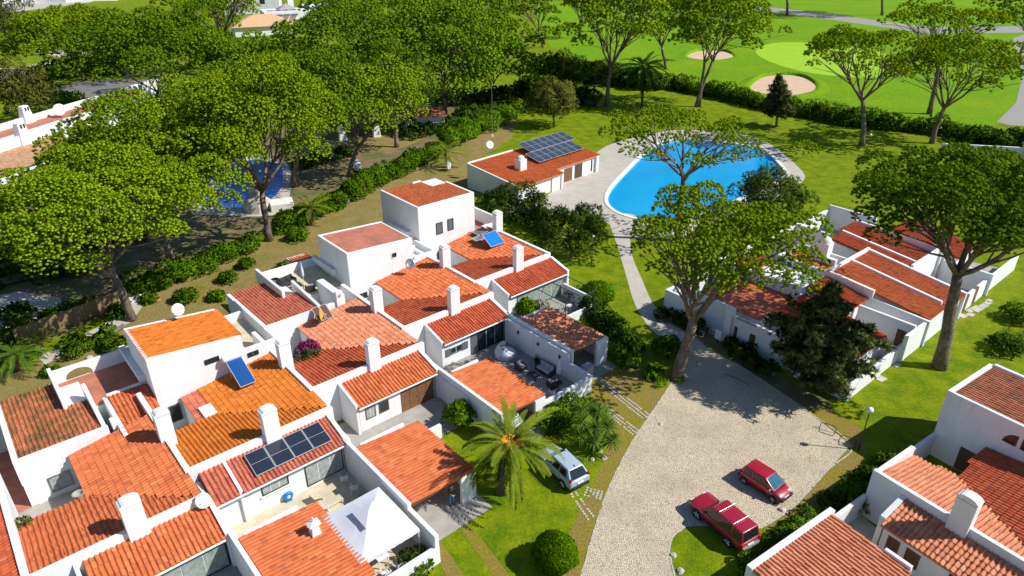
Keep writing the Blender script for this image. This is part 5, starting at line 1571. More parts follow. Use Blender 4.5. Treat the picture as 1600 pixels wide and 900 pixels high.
hedge([(705, 228), (745, 205), (790, 185), (815, 168)], 3.2, 2.4, 'upper end of the garden hedge by the clubhouse', 'hedge', leaf=.34, step=1.2)
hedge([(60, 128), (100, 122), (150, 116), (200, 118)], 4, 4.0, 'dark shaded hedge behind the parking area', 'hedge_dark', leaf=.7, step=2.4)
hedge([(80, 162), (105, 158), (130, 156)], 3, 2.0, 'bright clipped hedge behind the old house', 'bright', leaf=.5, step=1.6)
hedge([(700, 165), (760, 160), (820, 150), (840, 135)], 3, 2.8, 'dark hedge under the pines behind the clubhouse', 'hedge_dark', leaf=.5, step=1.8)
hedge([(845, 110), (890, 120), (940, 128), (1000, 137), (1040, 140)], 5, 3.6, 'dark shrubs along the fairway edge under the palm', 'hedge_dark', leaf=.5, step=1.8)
hedge([(915, 492), (945, 510), (975, 535), (998, 556)], 1.7, 1.5, 'dark hedge along the end house garden wall', 'hedge_dark', leaf=.2, step=.8)
hedge([(960, 560), (980, 572), (1000, 575)], 1.4, 1.1, 'leafy hedge end beside the vine shaded carport', 'hedge', leaf=.18, step=.7)
hedge([(855, 672), (870, 660), (890, 650), (905, 640)], 1.5, 1.3, 'bright hedge along the low patio wall', 'hedge', leaf=.16, step=.6)
hedge([(1140, 545), (1180, 570), (1210, 590)], 1.3, 1.0, 'shaded shrubs under the villa wall', 'hedge_dark', leaf=.2, step=.8)
hedge([(1300, 800), (1330, 775), (1362, 745)], 1.2, .9, 'dark hedge along the corner house wall', 'hedge_dark', leaf=.17, step=.6)
hedge([(1160, 900), (1190, 868), (1230, 835), (1262, 805)], .9, .6, 'low hedge beside the carport roof at the bottom', 'hedge', leaf=.15, step=.6)
hedge([(1036, 500), (1055, 505), (1080, 512), (1100, 525)], 1.3, 1.2, 'dark hedge at the foot of the villa by the forked pine', 'hedge_dark', leaf=.2, step=.7)
# ---------- shrubs
bush((867, 882), 1.35, 1.35, 2.1, 'round clipped bush at the bottom of the lawn', 'bright', leaf=.13, n=5200, blades=5, clip=True, name='round_bush', cat='bush', K=20)
bush((934, 470), 1.7, 1.7, 2.0, 'round clipped bush beside the footpath', 'bright', leaf=.17, n=2600, blades=5, clip=True, name='round_bush', cat='bush', K=20)
for i, (px, py, r, h, m, lb) in enumerate([
    (385, 418, 1.0, 1.0, 'hedge', 'small round shrub nearest the bare pine trunk'), (357, 440, 1.1, 1.1, 'hedge', 'second small shrub on the dry strip from the bare pine trunk'),
    (290, 470, 1.2, 1.2, 'hedge', 'round shrub behind the orange roofed block'), (340, 468, .9, .8, 'bright', 'low shrub between the dry strip shrubs and the salmon roof'),
    (234, 472, .8, .7, 'bright', 'little shrub below the low white wall'), (185, 495, 1.1, 1.2, 'hedge', 'shrub at the foot of the largest pine'),
    (180, 545, 1.3, 1.1, 'hedge', 'shrub against the corner of the orange block'), (118, 542, 1.2, 1.1, 'hedge', 'shrub on the dry strip beside the reed fence'),
    (445, 420, .9, .6, 'bright', 'low weeds behind the furnished roof terrace'), (80, 585, .9, .6, 'hedge', 'low shrub beside the left palm'),
    (465, 375, 1.2, 1.4, 'hedge', 'shrub between the pine trunk and garden palm'), (560, 305, 1.4, 1.7, 'olive', 'brownish shrub in the garden hedge'),
    (718, 665, 1.15, 2.3, 'bright', 'tall bright shrub beside the person carport'), (650, 890, 1.3, 1.0, 'hedge', 'leafy shrub spilling over the gazebo wall'),
    (822, 490, 1.0, 1.6, 'bright', 'yellow green shrub under the end house eave'), (845, 488, .8, 1.2, 'flower', 'pale flowering shrub on the end house patio'),
    (900, 465, .8, .9, 'olive', 'yellowish shrub beside the round footpath bush'), (1042, 555, 1.3, 1.7, 'hedge', 'leafy shrub left of the forked pine trunk'),
    (1022, 590, .9, .8, 'bright', 'bright shrub below the forked pine'), (1100, 478, 1.1, 1.3, 'hedge', 'shrub at the villa corner behind the forked trunk'),
    (1335, 790, 1.15, 1.5, 'hedge', 'rounded shrub over the corner house wall'), (1383, 730, .8, 1.0, 'hedge', 'small shrub beside the corner house roof edge'),
    (1258, 380, 1.2, 1.3, 'hedge_dark', 'dark shrub inside the villa court'), (1570, 548, 1.8, 1.3, 'hedge_dark', 'dark shrub on the bed at the right edge'),
    (1590, 500, 1.6, 1.5, 'hedge', 'shrub at the right edge above the yucca bed'), (1285, 610, .8, .7, 'hedge', 'small shrub at the cypress foot'),
    (30, 500, 1.6, 1.6, 'hedge_dark', 'dark shrub beside the shaded paving'), (12, 560, 1.5, 1.3, 'hedge_dark', 'dark shrub at the left edge behind the palm'),
    (490, 470, .1, .1, 'hedge', '')]):
    if lb: bush((px, py), r, r, h, lb, m, leaf=.15 if py > 560 else .2)
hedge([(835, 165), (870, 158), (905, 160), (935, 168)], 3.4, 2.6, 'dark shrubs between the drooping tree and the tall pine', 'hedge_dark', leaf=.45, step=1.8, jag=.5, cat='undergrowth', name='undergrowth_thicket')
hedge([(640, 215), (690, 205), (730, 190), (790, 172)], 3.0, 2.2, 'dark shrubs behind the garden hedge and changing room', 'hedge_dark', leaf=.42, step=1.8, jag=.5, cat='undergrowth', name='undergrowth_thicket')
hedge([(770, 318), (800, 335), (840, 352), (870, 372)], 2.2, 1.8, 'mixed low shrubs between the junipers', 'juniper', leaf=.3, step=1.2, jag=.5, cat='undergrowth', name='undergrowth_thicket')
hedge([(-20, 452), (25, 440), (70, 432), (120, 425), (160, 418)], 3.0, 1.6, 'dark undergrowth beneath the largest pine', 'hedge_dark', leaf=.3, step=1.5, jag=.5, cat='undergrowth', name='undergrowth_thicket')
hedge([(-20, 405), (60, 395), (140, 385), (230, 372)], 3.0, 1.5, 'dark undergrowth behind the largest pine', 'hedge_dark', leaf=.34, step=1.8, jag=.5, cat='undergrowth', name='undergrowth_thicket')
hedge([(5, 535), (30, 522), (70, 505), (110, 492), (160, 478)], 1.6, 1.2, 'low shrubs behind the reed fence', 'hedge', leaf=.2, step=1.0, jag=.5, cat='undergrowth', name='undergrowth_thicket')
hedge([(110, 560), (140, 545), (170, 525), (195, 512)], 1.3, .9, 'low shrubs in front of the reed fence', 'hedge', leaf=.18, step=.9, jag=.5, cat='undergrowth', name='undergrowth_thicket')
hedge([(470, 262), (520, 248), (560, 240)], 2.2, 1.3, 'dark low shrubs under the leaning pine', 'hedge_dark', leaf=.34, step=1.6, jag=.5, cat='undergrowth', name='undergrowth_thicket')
# bougainvillea in the light well of house D
p = W('D', .2, 8.6, 1.7)
bush(None, 1.5, 1.0, 1.7, 'green climber filling a light well between red roofs', 'hedge_dark', leaf=.14, loc=p, name='climbing_plant', cat='climber', rz=HD)
p = W('D', .8, 9.9, 2.5)
bush(None, 1.2, .8, 1.0, 'magenta bougainvillea above the salmon tiles', 'bougain', leaf=.13, loc=p, name='bougainvillea', cat='climber', rz=HD, K=9)
# ---------- palms and yuccas
palm((782, 770), (796, 694), 4.1, 'large date palm with orange stalks over the silver car', n=52, seed=3, stalks=30, wl=.6, trunk_r=.36, leaflets=34, elev=(-.35, 1.2), arch=(.7, 1.5))
palm((1003, 168), (1005, 104), 6.6, 'dark date palm between the tall pines on the golf side', n=40, seed=4, mat='palm_dark', stalks=3, wl=1.1, leaflets=34, elev=(-.7, 1.2))
palm((484, 352), (484, 325), 3.4, 'bushy garden palm beside the bare pine trunk', n=26, seed=5, wl=.6, elev=(.0, 1.3), arch=(.5, 1.3))
palm((700, 262), (698, 238), 4.0, 'palm with a dish beside it near the clubhouse', n=26, seed=6, wl=.65, elev=(-.2, 1.25))
palm((25, 580), (28, 555), 2.6, 'low dark palm at the left edge by the reed fence', n=30, seed=7, mat='palm_dark', wl=.5, elev=(-.1, 1.2))
palm((60, 555), (62, 535), 2.0, 'smaller palm behind the left edge palm', n=18, seed=8, wl=.4, elev=(.0, 1.2))
yucca((928, 705), [(0, 0, 2.2), (-.9, .5, 2.5), (1.0, .4, 2.0), (.3, 1.4, 2.6), (-.2, -.7, 1.5), (1.2, -.5, 1.4), (-1.2, -.3, 1.8), (.1, 2.3, 2.2), (-.9, 1.7, 2.6), (.9, 1.9, 1.9)], 'many headed yucca tree beside the silver car', 9, leaf=1.0, n=70)
yucca((1575, 545), [(0, 0, .9), (1.2, .5, 1.1), (-.9, .6, .8), (.4, 1.3, 1.0), (1.9, -.4, .8)], 'clump of yucca rosettes on the right edge bed', 10, leaf=.9, n=50)
yucca((1030, 605), [(0, 0, .35), (.6, .3, .3)], 'small agave rosettes at the forked pine foot', 12, mat='bright', leaf=.55, n=26, cat='agave')
yucca((1062, 598), [(0, 0, .35)], 'lone agave rosette right of the forked pine foot', 13, mat='bright', leaf=.6, n=26, cat='agave')
# ---------------------------------------------------------------- vehicles
def paint(name, c, rough=.28):
    return M(name, c, rough=rough, spec=.5, coat=.6)
def car(label, centre, heading, paint_mat, S, group=None, name='parked_car'):
    """S: dict of proportions; x forward, y left"""
    root = thing(name, label, 'car', (centre[0], centre[1], .02), heading, group)
    L, Wd = S['L'], S['W']; w = Wd / 2; zb = S.get('zb', .3)
    st = S['stations']                         # (x, width factor, bottom, belt z)
    mb = MB(); rings = []
    for x, f, b, z in st:
        ww = w * f
        half = [(0, b), (.78 * ww, b), (.955 * ww, b + .07), (ww, b + (z - b) * .38), (ww * .995, b + (z - b) * .72), (ww * .965, z - .05), (ww * .88, z), (ww * .5, z + .022), (0, z + .03)]
        ring = half + [(-y, zz) for y, zz in half[-2:0:-1]]
        rings.append([(x, y, zz) for y, zz in ring])
    n = len(rings[0]); vs = [p for r in rings for p in r]; fs = []
    for i in range(len(rings) - 1):
        for k in range(n):
            a = i * n + k; b2 = i * n + (k + 1) % n
            fs.append((a, b2, b2 + n, a + n))
    fs.append(tuple(range(n))[::-1]); fs.append(tuple(range((len(rings) - 1) * n, len(rings) * n)))
    mb.add(vs, fs)
    body = mb.build('body', paint_mat, root, smooth=True)
    e = body.modifiers.new('edge', 'EDGE_SPLIT'); e.split_angle = math.radians(38)
    # cabin
    g = S['cabin']; zb1 = g['z0']; zr = S['H']
    B = [(g['xf'], w * g.get('wb', .90)), (g['xr'], w * g.get('wb', .90))]; T = [(g['tf'], w * g['wt']), (g['tr'], w * g['wt'])]
    P = [Vector((B[1][0], -B[1][1], zb1)), Vector((B[0][0], -B[0][1], zb1)), Vector((B[0][0], B[0][1], zb1)), Vector((B[1][0], B[1][1], zb1)),
         Vector((T[1][0], -T[1][1], zr)), Vector((T[0][0], -T[0][1], zr)), Vector((T[0][0], T[0][1], zr)), Vector((T[1][0], T[1][1], zr))]
    mb = MB(); mb.hexa(P); cab = mb.build('cabin', paint_mat, root, bevel=.07, seg=4)
    for p_ in cab.data.polygons: p_.use_smooth = True
    # roof skin slightly crowned
    mb = MB(); N = 6; vs = []; fs = []
    for i in range(N + 1):
        for j in range(N + 1):
            s, t = i / N, j / N
            a = P[4].lerp(P[5], .02 + .96 * s); b3 = P[7].lerp(P[6], .02 + .96 * s); q = a.lerp(b3, .04 + .92 * t)
            q = q + Vector((0, 0, .006 + .045 * (1 - (2 * s - 1) ** 2) * (1 - (2 * t - 1) ** 2) ** .5)); vs.append(q)
    for i in range(N):
        for j in range(N):
            a = i * (N + 1) + j; fs.append((a, a + N + 1, a + N + 2, a + 1))
    mb.add(vs, fs); mb.build('roof', S.get('roof', paint_mat), root, smooth=True)
    def pane(q, s0, s1, t0, t1, nm='window', mat=None, out=.012, par=root):
        a, b4, c, d = q          # a bottom start, b bottom end, c top end, d top start
        f = lambda s, t: (a.lerp(b4, s)).lerp(d.lerp(c, s), t)
        pts = [f(s0, t0), f(s1, t0), f(s1, t1), f(s0, t1)]
        nn = (pts[1] - pts[0]).cross(pts[3] - pts[0]).normalized()
        m_ = MB(); m_.hexa([p - nn * .01 for p in pts] + [p + nn * out for p in pts]); return m_.build(nm, mat or MT['car_glass'], par, bevel=.006)
    right = (P[0], P[1], P[5], P[4]); left = (P[2], P[3], P[7], P[6]); front = (P[1], P[2], P[6], P[5]); rear = (P[3], P[0], P[4], P[7])
    pane(front, .07, .93, .08, .93, 'windscreen', S.get('screen')); pane(rear, .08, .92, .12, .90, 'rear_window')
    for a, b5 in S['side']:
        pane(right, a, b5, .12, .86); pane(left, 1 - b5, 1 - a, .12, .86)
    # wheels
    for sx, x in ((1, S['wf']), (-1, S['wr'])):
        for sy in (-1, 1):
            rr = S.get('r', .33); y = sy * (w - .07)
            m_ = MB(); m_.tube([(x, y - sy * .02, rr), (x, y + sy * (.07 + .004), rr)], rr * 1.16, 20); m_.build('wheel_arch', MT['black_trim'], root)
            m_ = MB(); prof = [(y - sy * .12, rr * .9), (y + sy * .02, rr), (y + sy * .075, rr), (y + sy * .098, rr * .9)]
            m_.tube([(x, a, rr) for a, _ in prof], [b6 for _, b6 in prof], 20); wh = m_.build('wheel', MT['tyre'], root)
            m_ = MB(); yo = y + sy * .102
            m_.tube([(x, yo - sy * .03, rr), (x, yo, rr)], rr * .26, 10)
            for k in range(5):
                a = 2 * math.pi * k / 5; d = Vector((math.cos(a), 0, math.sin(a)))
                c0 = Vector((x, yo - sy * .004, rr)); m_.tube([c0 + d * rr * .2, c0 + d * rr * .66], [rr * .13, rr * .11], 4)
            m_.tube([(x, yo - sy * .02, rr), (x, yo - sy * .008, rr)], rr * .70, 18); m_.build('rim', MT['rim'], wh)
    x1, x0 = st[-1][0], st[0][0]
    for sy in (-1, 1):
        for xs in S.get('seams', (g['xf'] - .25, (g['xf'] + g['xr']) / 2 + .1, S['wr'] + .42)):
            m_ = MB(); m_.box(xs - .006, xs + .006, sy * w * .99 - .012, sy * w * .99 + .014, zb + .12, zb1 - .06, 0); m_.build('door_seam', MT['black_trim'], root)
    m_ = MB(); m_.box(g['xf'] + .02, g['xf'] + .05, -w * .8, w * .8, zb1 - .02, zb1 + .035, 0); m_.build('wiper_cowl', MT['black_trim'], root)
    for sy in (-1, 1):
        m_ = MB(); m_.box(S['hl'][0] - .1, S['hl'][0] + .06, sy * w * .62 - .17, sy * w * .62 + .17, S['hl'][1] - .07, S['hl'][1] + .07); m_.build('headlight', MT['clear_lens'], root, bevel=.03)
        tl = S['tl']; m_ = MB(); m_.box(tl[0] - .05, tl[0] + .12, sy * w * tl[3] - .075, sy * w * tl[3] + .075, tl[1], tl[2]); m_.build('tail_light', MT['red_lens'], root, bevel=.03)
        m_ = MB(); mx = g['xf'] - .28; m_.box(mx - .07, mx + .07, sy * (w + .02) - .09, sy * (w + .02) + .09, zb1 - .02, zb1 + .13); m_.build('mirror', S.get('mirror', paint_mat), root, bevel=.04)
        for dx in S.get('handles', (-.2, -1.0)):
            m_ = MB(); m_.box(dx - .09, dx + .09, sy * w * .985 - .03, sy * w * .985 + .03, zb1 - .20, zb1 - .15); m_.build('door_handle', S.get('hmat', paint_mat), root, bevel=.01)
        m_ = MB(); m_.box(S['wr'] + .4, S['wf'] - .4, sy * w * .97 - .02, sy * w * .97 + .03, zb - .02, zb + .1); m_.build('sill', MT['black_trim'], root, bevel=.01)
    m_ = MB(); m_.box(x0 - .045, x0 + .1, -.26, .26, S['plate'], S['plate'] + .12); m_.build('number_plate', MT['white_plastic'], root)
    m_ = MB(); m_.box(x1 - .1, x1 + .05, -.26, .26, .42, .54); m_.build('number_plate', MT['white_plastic'], root)
    for xe, s in ((x0, -1), (x1, 1)):
        m_ = MB(); m_.box(xe - .12, xe + .12, -w * .82, w * .82, zb + .02, zb + .24); m_.build('bumper', S.get('bump', MT['black_trim']), root, bevel=.04)
    return root

def place(px_list, x0, y0, sc, z, front, rear, off):
    """centre and heading from the roof corners seen in the photograph"""
    f = [(x0 + a / sc, y0 + b / sc) for a, b in px_list]
    c = sum((at(*q, z) for q in f), Vector()) / len(f)
    a = at(x0 + rear[0] / sc, y0 + rear[1] / sc, z); b = at(x0 + front[0] / sc, y0 + front[1] / sc, z)
    h = math.atan2(b.y - a.y, b.x - a.x)
    return (c.x - off * math.cos(h), c.y - off * math.sin(h)), h
red = paint('dark_red_paint', (.33, .012, .035)); red2 = paint('crimson_paint', (.36, .010, .025)); silver = paint('ice_blue_silver_paint', (.36, .45, .52), .3); pale = paint('pale_blue_paint', (.55, .62, .68))
ctr, h = place([(465, 345), (620, 255), (755, 600), (915, 500)], 1040, 740, 6.427, 1.72, (542, 300), (835, 550), -.75)
suv = dict(L=4.7, W=1.82, H=1.76, zb=.42, r=.37, wf=1.42, wr=-1.30, hl=(2.28, .82), tl=(-2.33, .62, 1.0, .86), plate=.62,
    stations=[(-2.33, .90, .45, .98), (-2.25, .97, .42, 1.02), (-1.6, 1, .42, 1.04), (0, 1, .42, 1.04), (.95, 1, .42, 1.03), (1.1, .99, .42, 1.0), (2.0, .97, .42, .95), (2.22, .93, .45, .90), (2.33, .84, .5, .74)],
    cabin=dict(xf=1.12, xr=-2.30, tf=.42, tr=-2.12, z0=1.0, wt=.76, wb=.93), side=((.02, .27), (.30, .60), (.64, .90)), bump=M('grey_bumper', (.22, .22, .23), rough=.5), handles=(.05, -1.0))
rv = car('large dark red estate off-roader parked half on the lawn', ctr, h, red, suv)
for x in (-.15, -1.35):
    mb = MB(); mb.tube([(x, -.74, 1.78), (x, -.70, 1.88), (x, .70, 1.88), (x, .74, 1.78)], .013, 6); mb.build('roof_bar', MT['metal'], rv)
mb = MB(); mb.box(.98, 1.02, -.5, .5, 1.04, 1.06); mb.build('bonnet_vent', MT['black_trim'], rv)
ctr, h = place([(485, 125), (355, 250), (615, 410), (735, 285)], 1140, 710, 10, 1.4, (675, 348), (420, 188), -.22)
mini = dict(L=3.42, W=1.6, H=1.44, zb=.28, r=.28, wf=1.14, wr=-1.16, hl=(1.55, .68), tl=(-1.66, .62, .95, .88), plate=.55,
    stations=[(-1.70, .86, .32, .84), (-1.62, .95, .28, .90), (-1.0, 1, .28, .92), (0, 1, .28, .91), (.75, .99, .28, .88), (1.2, .96, .28, .80), (1.52, .88, .3, .70), (1.68, .70, .36, .56)],
    cabin=dict(xf=1.12, xr=-1.64, tf=.26, tr=-1.36, z0=.86, wt=.78, wb=.92), side=((.10, .34), (.40, .84)), handles=(-.1,), screen=M('bluish_windscreen', (.02, .10, .14), (.04, .16, .20), scale=3, rough=.05, spec=.8), mirror=MT['chrome'])
mc = car('small crimson hatchback parked on the cobbles', ctr, h, red2, mini)
ctr, h = place([(330, 310), (470, 225), (610, 590), (770, 490)], 820, 670, 8.18, 1.6, (400, 268), (690, 540), -.62)
xc = dict(L=4.42, W=1.87, H=1.64, zb=.36, r=.36, wf=1.36, wr=-1.34, hl=(2.05, .78), tl=(-2.10, .72, 1.22, .84), plate=.70,
    stations=[(-2.20, .86, .42, .98), (-2.12, .95, .36, 1.05), (-1.5, 1, .36, 1.07), (0, 1, .36, 1.04), (.8, 1, .36, 1.02), (1.3, .98, .36, .97), (1.95, .92, .38, .88), (2.14, .84, .42, .74), (2.2, .74, .46, .62)],
    cabin=dict(xf=1.05, xr=-2.14, tf=.22, tr=-1.55, z0=1.0, wt=.70, wb=.93), side=((.12, .42), (.45, .72), (.75, .92)), handles=(.1, -.85))
sc_ = car('silver blue compact crossover car under the date palm', ctr, h, silver, xc)
for sy in (-1, 1):
    mb = MB(); mb.tube([(.25, sy * .68, 1.65), (.15, sy * .68, 1.70), (-1.55, sy * .68, 1.70), (-1.68, sy * .68, 1.64)], .018, 6); mb.build('roof_rail', MT['black_trim'], sc_)
mb = MB(); mb.hexa([(-1.5, -.04, 1.68), (-1.3, -.03, 1.68), (-1.3, .03, 1.68), (-1.5, .04, 1.68), (-1.5, -.01, 1.76), (-1.38, -.01, 1.7), (-1.38, .01, 1.7), (-1.5, .01, 1.76)]); mb.build('antenna', MT['black_trim'], sc_)
p = W('E', -.9, -9.2); hc = HD - math.pi / 2
car('pale car nosing out of the carport behind the date palm', (p.x, p.y), hc, pale, dict(mini, W=1.7, L=3.9))

# ---------------------------------------------------------------- person in the carport
def person():
    p = W('D', .95, -10.6)
    root = thing('person', 'person in blue jeans and dark top standing in the carport', 'person', (p.x, p.y, .03), math.radians(-60))
    J = dict(pel=(0, 0, .93), waist=(0, .0, 1.08), chest=(0, .01, 1.30), neck=(0, 0, 1.45), neck2=(.01, 0, 1.52), head=(.03, 0, 1.62), crown=(.03, 0, 1.74),
             hl=(0, .09, .90), kl=(.03, .11, .50), al=(0, .12, .09), tl=(.16, .14, .03), hr=(0, -.09, .90), kr=(.03, -.11, .50), ar=(0, -.12, .09), tr=(.16, -.14, .03),
             sl=(0, .17, 1.40), el=(.03, .24, 1.14), wl=(.24, .10, 1.12), sr=(0, -.17, 1.40), er=(.03, -.24, 1.14), wr=(.24, -.10, 1.12), pl=(.31, .07, 1.13), pr=(.31, -.07, 1.13))
    Rr = dict(pel=.145, waist=.125, chest=.15, neck=.06, neck2=.055, head=.095, crown=.07, hl=.095, kl=.062, al=.042, tl=.035, hr=.095, kr=.062, ar=.042, tr=.035, sl=.065, el=.046, wl=.03, sr=.065, er=.046, wr=.03, pl=.036, pr=.036)
    E_ = [('pel', 'waist'), ('waist', 'chest'), ('chest', 'neck'), ('neck', 'neck2'), ('neck2', 'head'), ('head', 'crown'), ('pel', 'hl'), ('hl', 'kl'), ('kl', 'al'), ('al', 'tl'), ('pel', 'hr'), ('hr', 'kr'), ('kr', 'ar'), ('ar', 'tr'), ('chest', 'sl'), ('sl', 'el'), ('el', 'wl'), ('wl', 'pl'), ('chest', 'sr'), ('sr', 'er'), ('er', 'wr'), ('wr', 'pr')]
    names = list(J); idx = {n: i for i, n in enumerate(names)}
    verts = [J[n] for n in names]; edges = [(idx[a], idx[b]) for a, b in E_]; radii = [Rr[n] for n in names]
    for s, pn in ((1, 'pl'), (-1, 'pr')):      # five fingers closed on the controller
        px, py, pz = J[pn]
        for k in range(4):
            a = len(verts); verts += [(px + .035, py - s * .01 + (k - 1.5) * .017, pz + .012 - .008 * k), (px + .06, py - s * .03 + (k - 1.5) * .016, pz - .012 - .006 * k)]; radii += [.0095, .008]
            edges += [(idx[pn], a), (a, a + 1)]
        a = len(verts); verts += [(px + .02, py - s * .045, pz + .025)]; radii += [.010]; edges += [(idx[pn], a)]
    me = bpy.data.meshes.new('body'); me.from_pydata(verts, edges, [])
    o = link(bpy.data.objects.new('body', me))
    sk = o.modifiers.new('skin', 'SKIN')
    for i, r_ in enumerate(radii): me.skin_vertices[0].data[i].radius = (r_, r_ * (.72 if names[i:i + 1] in (['chest'], ['waist'], ['pel']) else 1))
    me.skin_vertices[0].data[idx['pel']].use_root = True
    sb = o.modifiers.new('sub', 'SUBSURF'); sb.levels = 2; sb.render_levels = 2
    dg = bpy.context.evaluated_depsgraph_get(); dg.update()
    ev = o.evaluated_get(dg); m2 = bpy.data.meshes.new_from_object(ev)
    bpy.data.objects.remove(o)
    skin = M('skin', (.48, .27, .18), rough=.6); m2.materials.clear(); m2.materials.append(skin)
    for pl in m2.polygons: pl.use_smooth = True
    b = link(bpy.data.objects.new('body', m2), root)
    def cloth(nm, test, off, mat):
        vs = []; fs = []; mp = {}
        for pl in m2.polygons:
            if all(test(m2.vertices[i].co) for i in pl.vertices):
                f = []
                for i in pl.vertices:
                    if i not in mp: mp[i] = len(vs); vs.append(m2.vertices[i].co + m2.vertices[i].normal * off)
                    f.append(mp[i])
                fs.append(f)
        c = MB(); c.add(vs, fs); return c.build(nm, mat, root, smooth=True)
    cloth('jeans', lambda c: .10 < c.z < 1.0, .014, M('blue_denim', (.06, .16, .32), (.10, .23, .42), scale=8, rough=.9))
    cloth('top', lambda c: (.94 < c.z < 1.47 and abs(c.y) < .3 and c.x < .2), .016, M('dark_top', (.02, .02, .024), rough=.9))
    cloth('shoes', lambda c: c.z < .12, .012, M('dark_shoes', (.03, .03, .03), rough=.7))
    cloth('hair', lambda c: c.z > 1.60 and (c.x < .055 or c.z > 1.71), .014, M('dark_hair', (.05, .03, .02), rough=.7))
    hm = MB()
    for s in (-1, 1):
        hm2 = MB(); hm2.lathe([(.0, -.008), (.012, 0), (.0, .008)], 8, (.122, s * .034, 1.645)); hm2.build('eye', MT['black_trim'], root)
        hm2 = MB(); hm2.lathe([(.004, -.03), (.016, 0), (.004, .03)], 8, (.03, s * .098, 1.635)); hm2.build('ear', skin, root)
    hm2 = MB(); hm2.hexa([(.11, -.016, 1.60), (.145, -.012, 1.605), (.145, .012, 1.605), (.11, .016, 1.60), (.11, -.006, 1.65), (.125, -.005, 1.65), (.125, .005, 1.65), (.11, .006, 1.65)]); hm2.build('nose', skin, root)
    hm2 = MB(); hm2.box(.112, .124, -.022, .022, 1.575, 1.583); hm2.build('mouth', M('lips', (.35, .12, .1)), root)
    mb = MB(); mb.box(-.05, .05, -.10, .10, -.02, .02)
    q = W('D', .95, -10.6); a = math.radians(-60)
    o = tag(mb.build('remote_controller', MT['cushion'], bevel=.015), 'light remote controller held by the person in the carport', 'controller')
    o.location = (q.x + .37 * math.cos(a), q.y + .37 * math.sin(a), 1.16); o.rotation_euler = (0, 0, a)
person()

# ---------------------------------------------------------------- roof equipment
def panel4(name, label, cat, a, b, d, mat, group=None, th=.05, frame=True, legs=None):
    """flat panel from corner a, along b (width) and d (length), world points"""
    a, b, d = Vector(a), Vector(b), Vector(d)
    x = (b - a); y = (d - a); w, l = x.length, y.length
    x.normalize(); z = x.cross(y).normalized()
    if z.z < 0: z = -z
    y = z.cross(x)
    root = thing(name, label, cat, (0, 0, 0), 0, group)
    m = Matrix((x, y, z)).transposed().to_4x4(); m.translation = a
    root.matrix_world = m
    mb = MB(); mb.box(.025, w - .025, .025, l - .025, 0, th, 0); mb.build('cells', mat, root)
    f = MB()
    o_ = [(0, 0), (w, 0), (w, l), (0, l)]; i_ = [(.035, .035), (w - .035, .035), (w - .035, l - .035), (.035, l - .035)]
    vs = [(*p, 0) for p in o_] + [(*p, th + .012) for p in o_] + [(*p, th + .012) for p in i_] + [(*p, 0.0) for p in i_]
    fs = []
    for k in range(4):
        n = (k + 1) % 4
        fs += [(k, n, n + 4, k + 4), (k + 4, n + 4, n + 8, k + 8), (k + 8, n + 8, n + 12, k + 12)]
    f.add(vs, fs); f.build('frame', MT['pv_frame'], root)
    if mat in (MT['pv'], MT['pv_far']):
        mbm = MB(); mbm.box(.03, w - .03, l / 2 - .012, l / 2 + .012, 0, th + .006, 0); mbm.build('middle_bar', MT['pv_frame'], root)
    return root
names4 = ['leftmost of the four solar panels on the salmon front roof', 'second from the left of the four solar panels on the salmon roof', 'third from the left of the four solar panels on the salmon roof', 'rightmost of the four solar panels on the salmon front roof']
for k in range(4):
    u = 1.2 + k * 1.39
    z = lambda v: 2.6 + .272 * v + .22
    panel4('solar_module', names4[k], 'solar panel', W('C', u, .50, z(.5)), W('C', u + 1.35, .50, z(.5)), W('C', u, 2.42, z(2.42)), MT['pv'], 'solar panels on the salmon roof')
panel4('solar_module', 'solar panel cut by the left picture edge', 'solar panel', W('A', 5.0, 8.6, 3.62), W('A', 6.9, 8.6, 3.85), W('A', 5.0, 11.0, 3.62), MT['pv'])
def KW(u, v, z):
    return (K_O[0] + u * math.cos(K_H) - v * math.sin(K_H), K_O[1] + u * math.sin(K_H) + v * math.cos(K_H), z)
for row in range(2):
    for k in range(7):
        u = (9.0 if row == 0 else 10.4) + k * 1.56
        v0 = -6.5 if row == 0 else -3.4; z0 = 3.45 + .24 * (v0 + 6.5)
        panel4('solar_module', 'panel %s of seven from the chimney in the %s clubhouse solar row' % (('one', 'two', 'three', 'four', 'five', 'six', 'seven')[k], 'front' if row == 0 else 'rear'), 'solar panel',
               KW(u, v0, z0), KW(u + 1.52, v0, z0), KW(u, v0 + 3.0, z0 + .72), MT['pv_far'], 'solar panels on the clubhouse roof')
# solar water heater on house C
def heater(label, tl, tr, bl, mat, tank=True):
    r = panel4('solar_water_heater', label, 'water heater', bl, Vector(bl) + (Vector(tr) - Vector(tl)), tl, mat, th=.08)
    w = (Vector(tr) - Vector(tl)).length; l = (Vector(tl) - Vector(bl)).length
    if tank:
        mb = MB(); mb.tube([(-.18, l + .24, .16), (-.12, l + .24, .16), (w + .12, l + .24, .16), (w + .18, l + .24, .16)], [.2, .27, .27, .2], 14); mb.build('tank', MT['white_plastic'], r, smooth=False)
    for x in (.05, w - .05):
        mb = MB(); mb.tube([(x, l * .98, 0), (x, l * .62, -.75)], .022, 5); mb.build('strut', MT['pv_frame'], r)
    return r
heater('solar water heater with white tank on the orange roof', W('C', 4.15, 12.5, 4.75), W('C', 5.4, 12.5, 4.75), W('C', 4.0, 10.0, 3.65), MT['collector'])
heater('bright blue solar collector on the end house roof', W('F', 4.6, 10.2, 4.75), W('F', 6.6, 10.2, 4.75), W('F', 4.6, 8.6, 3.75), MT['collector_sky'], False)
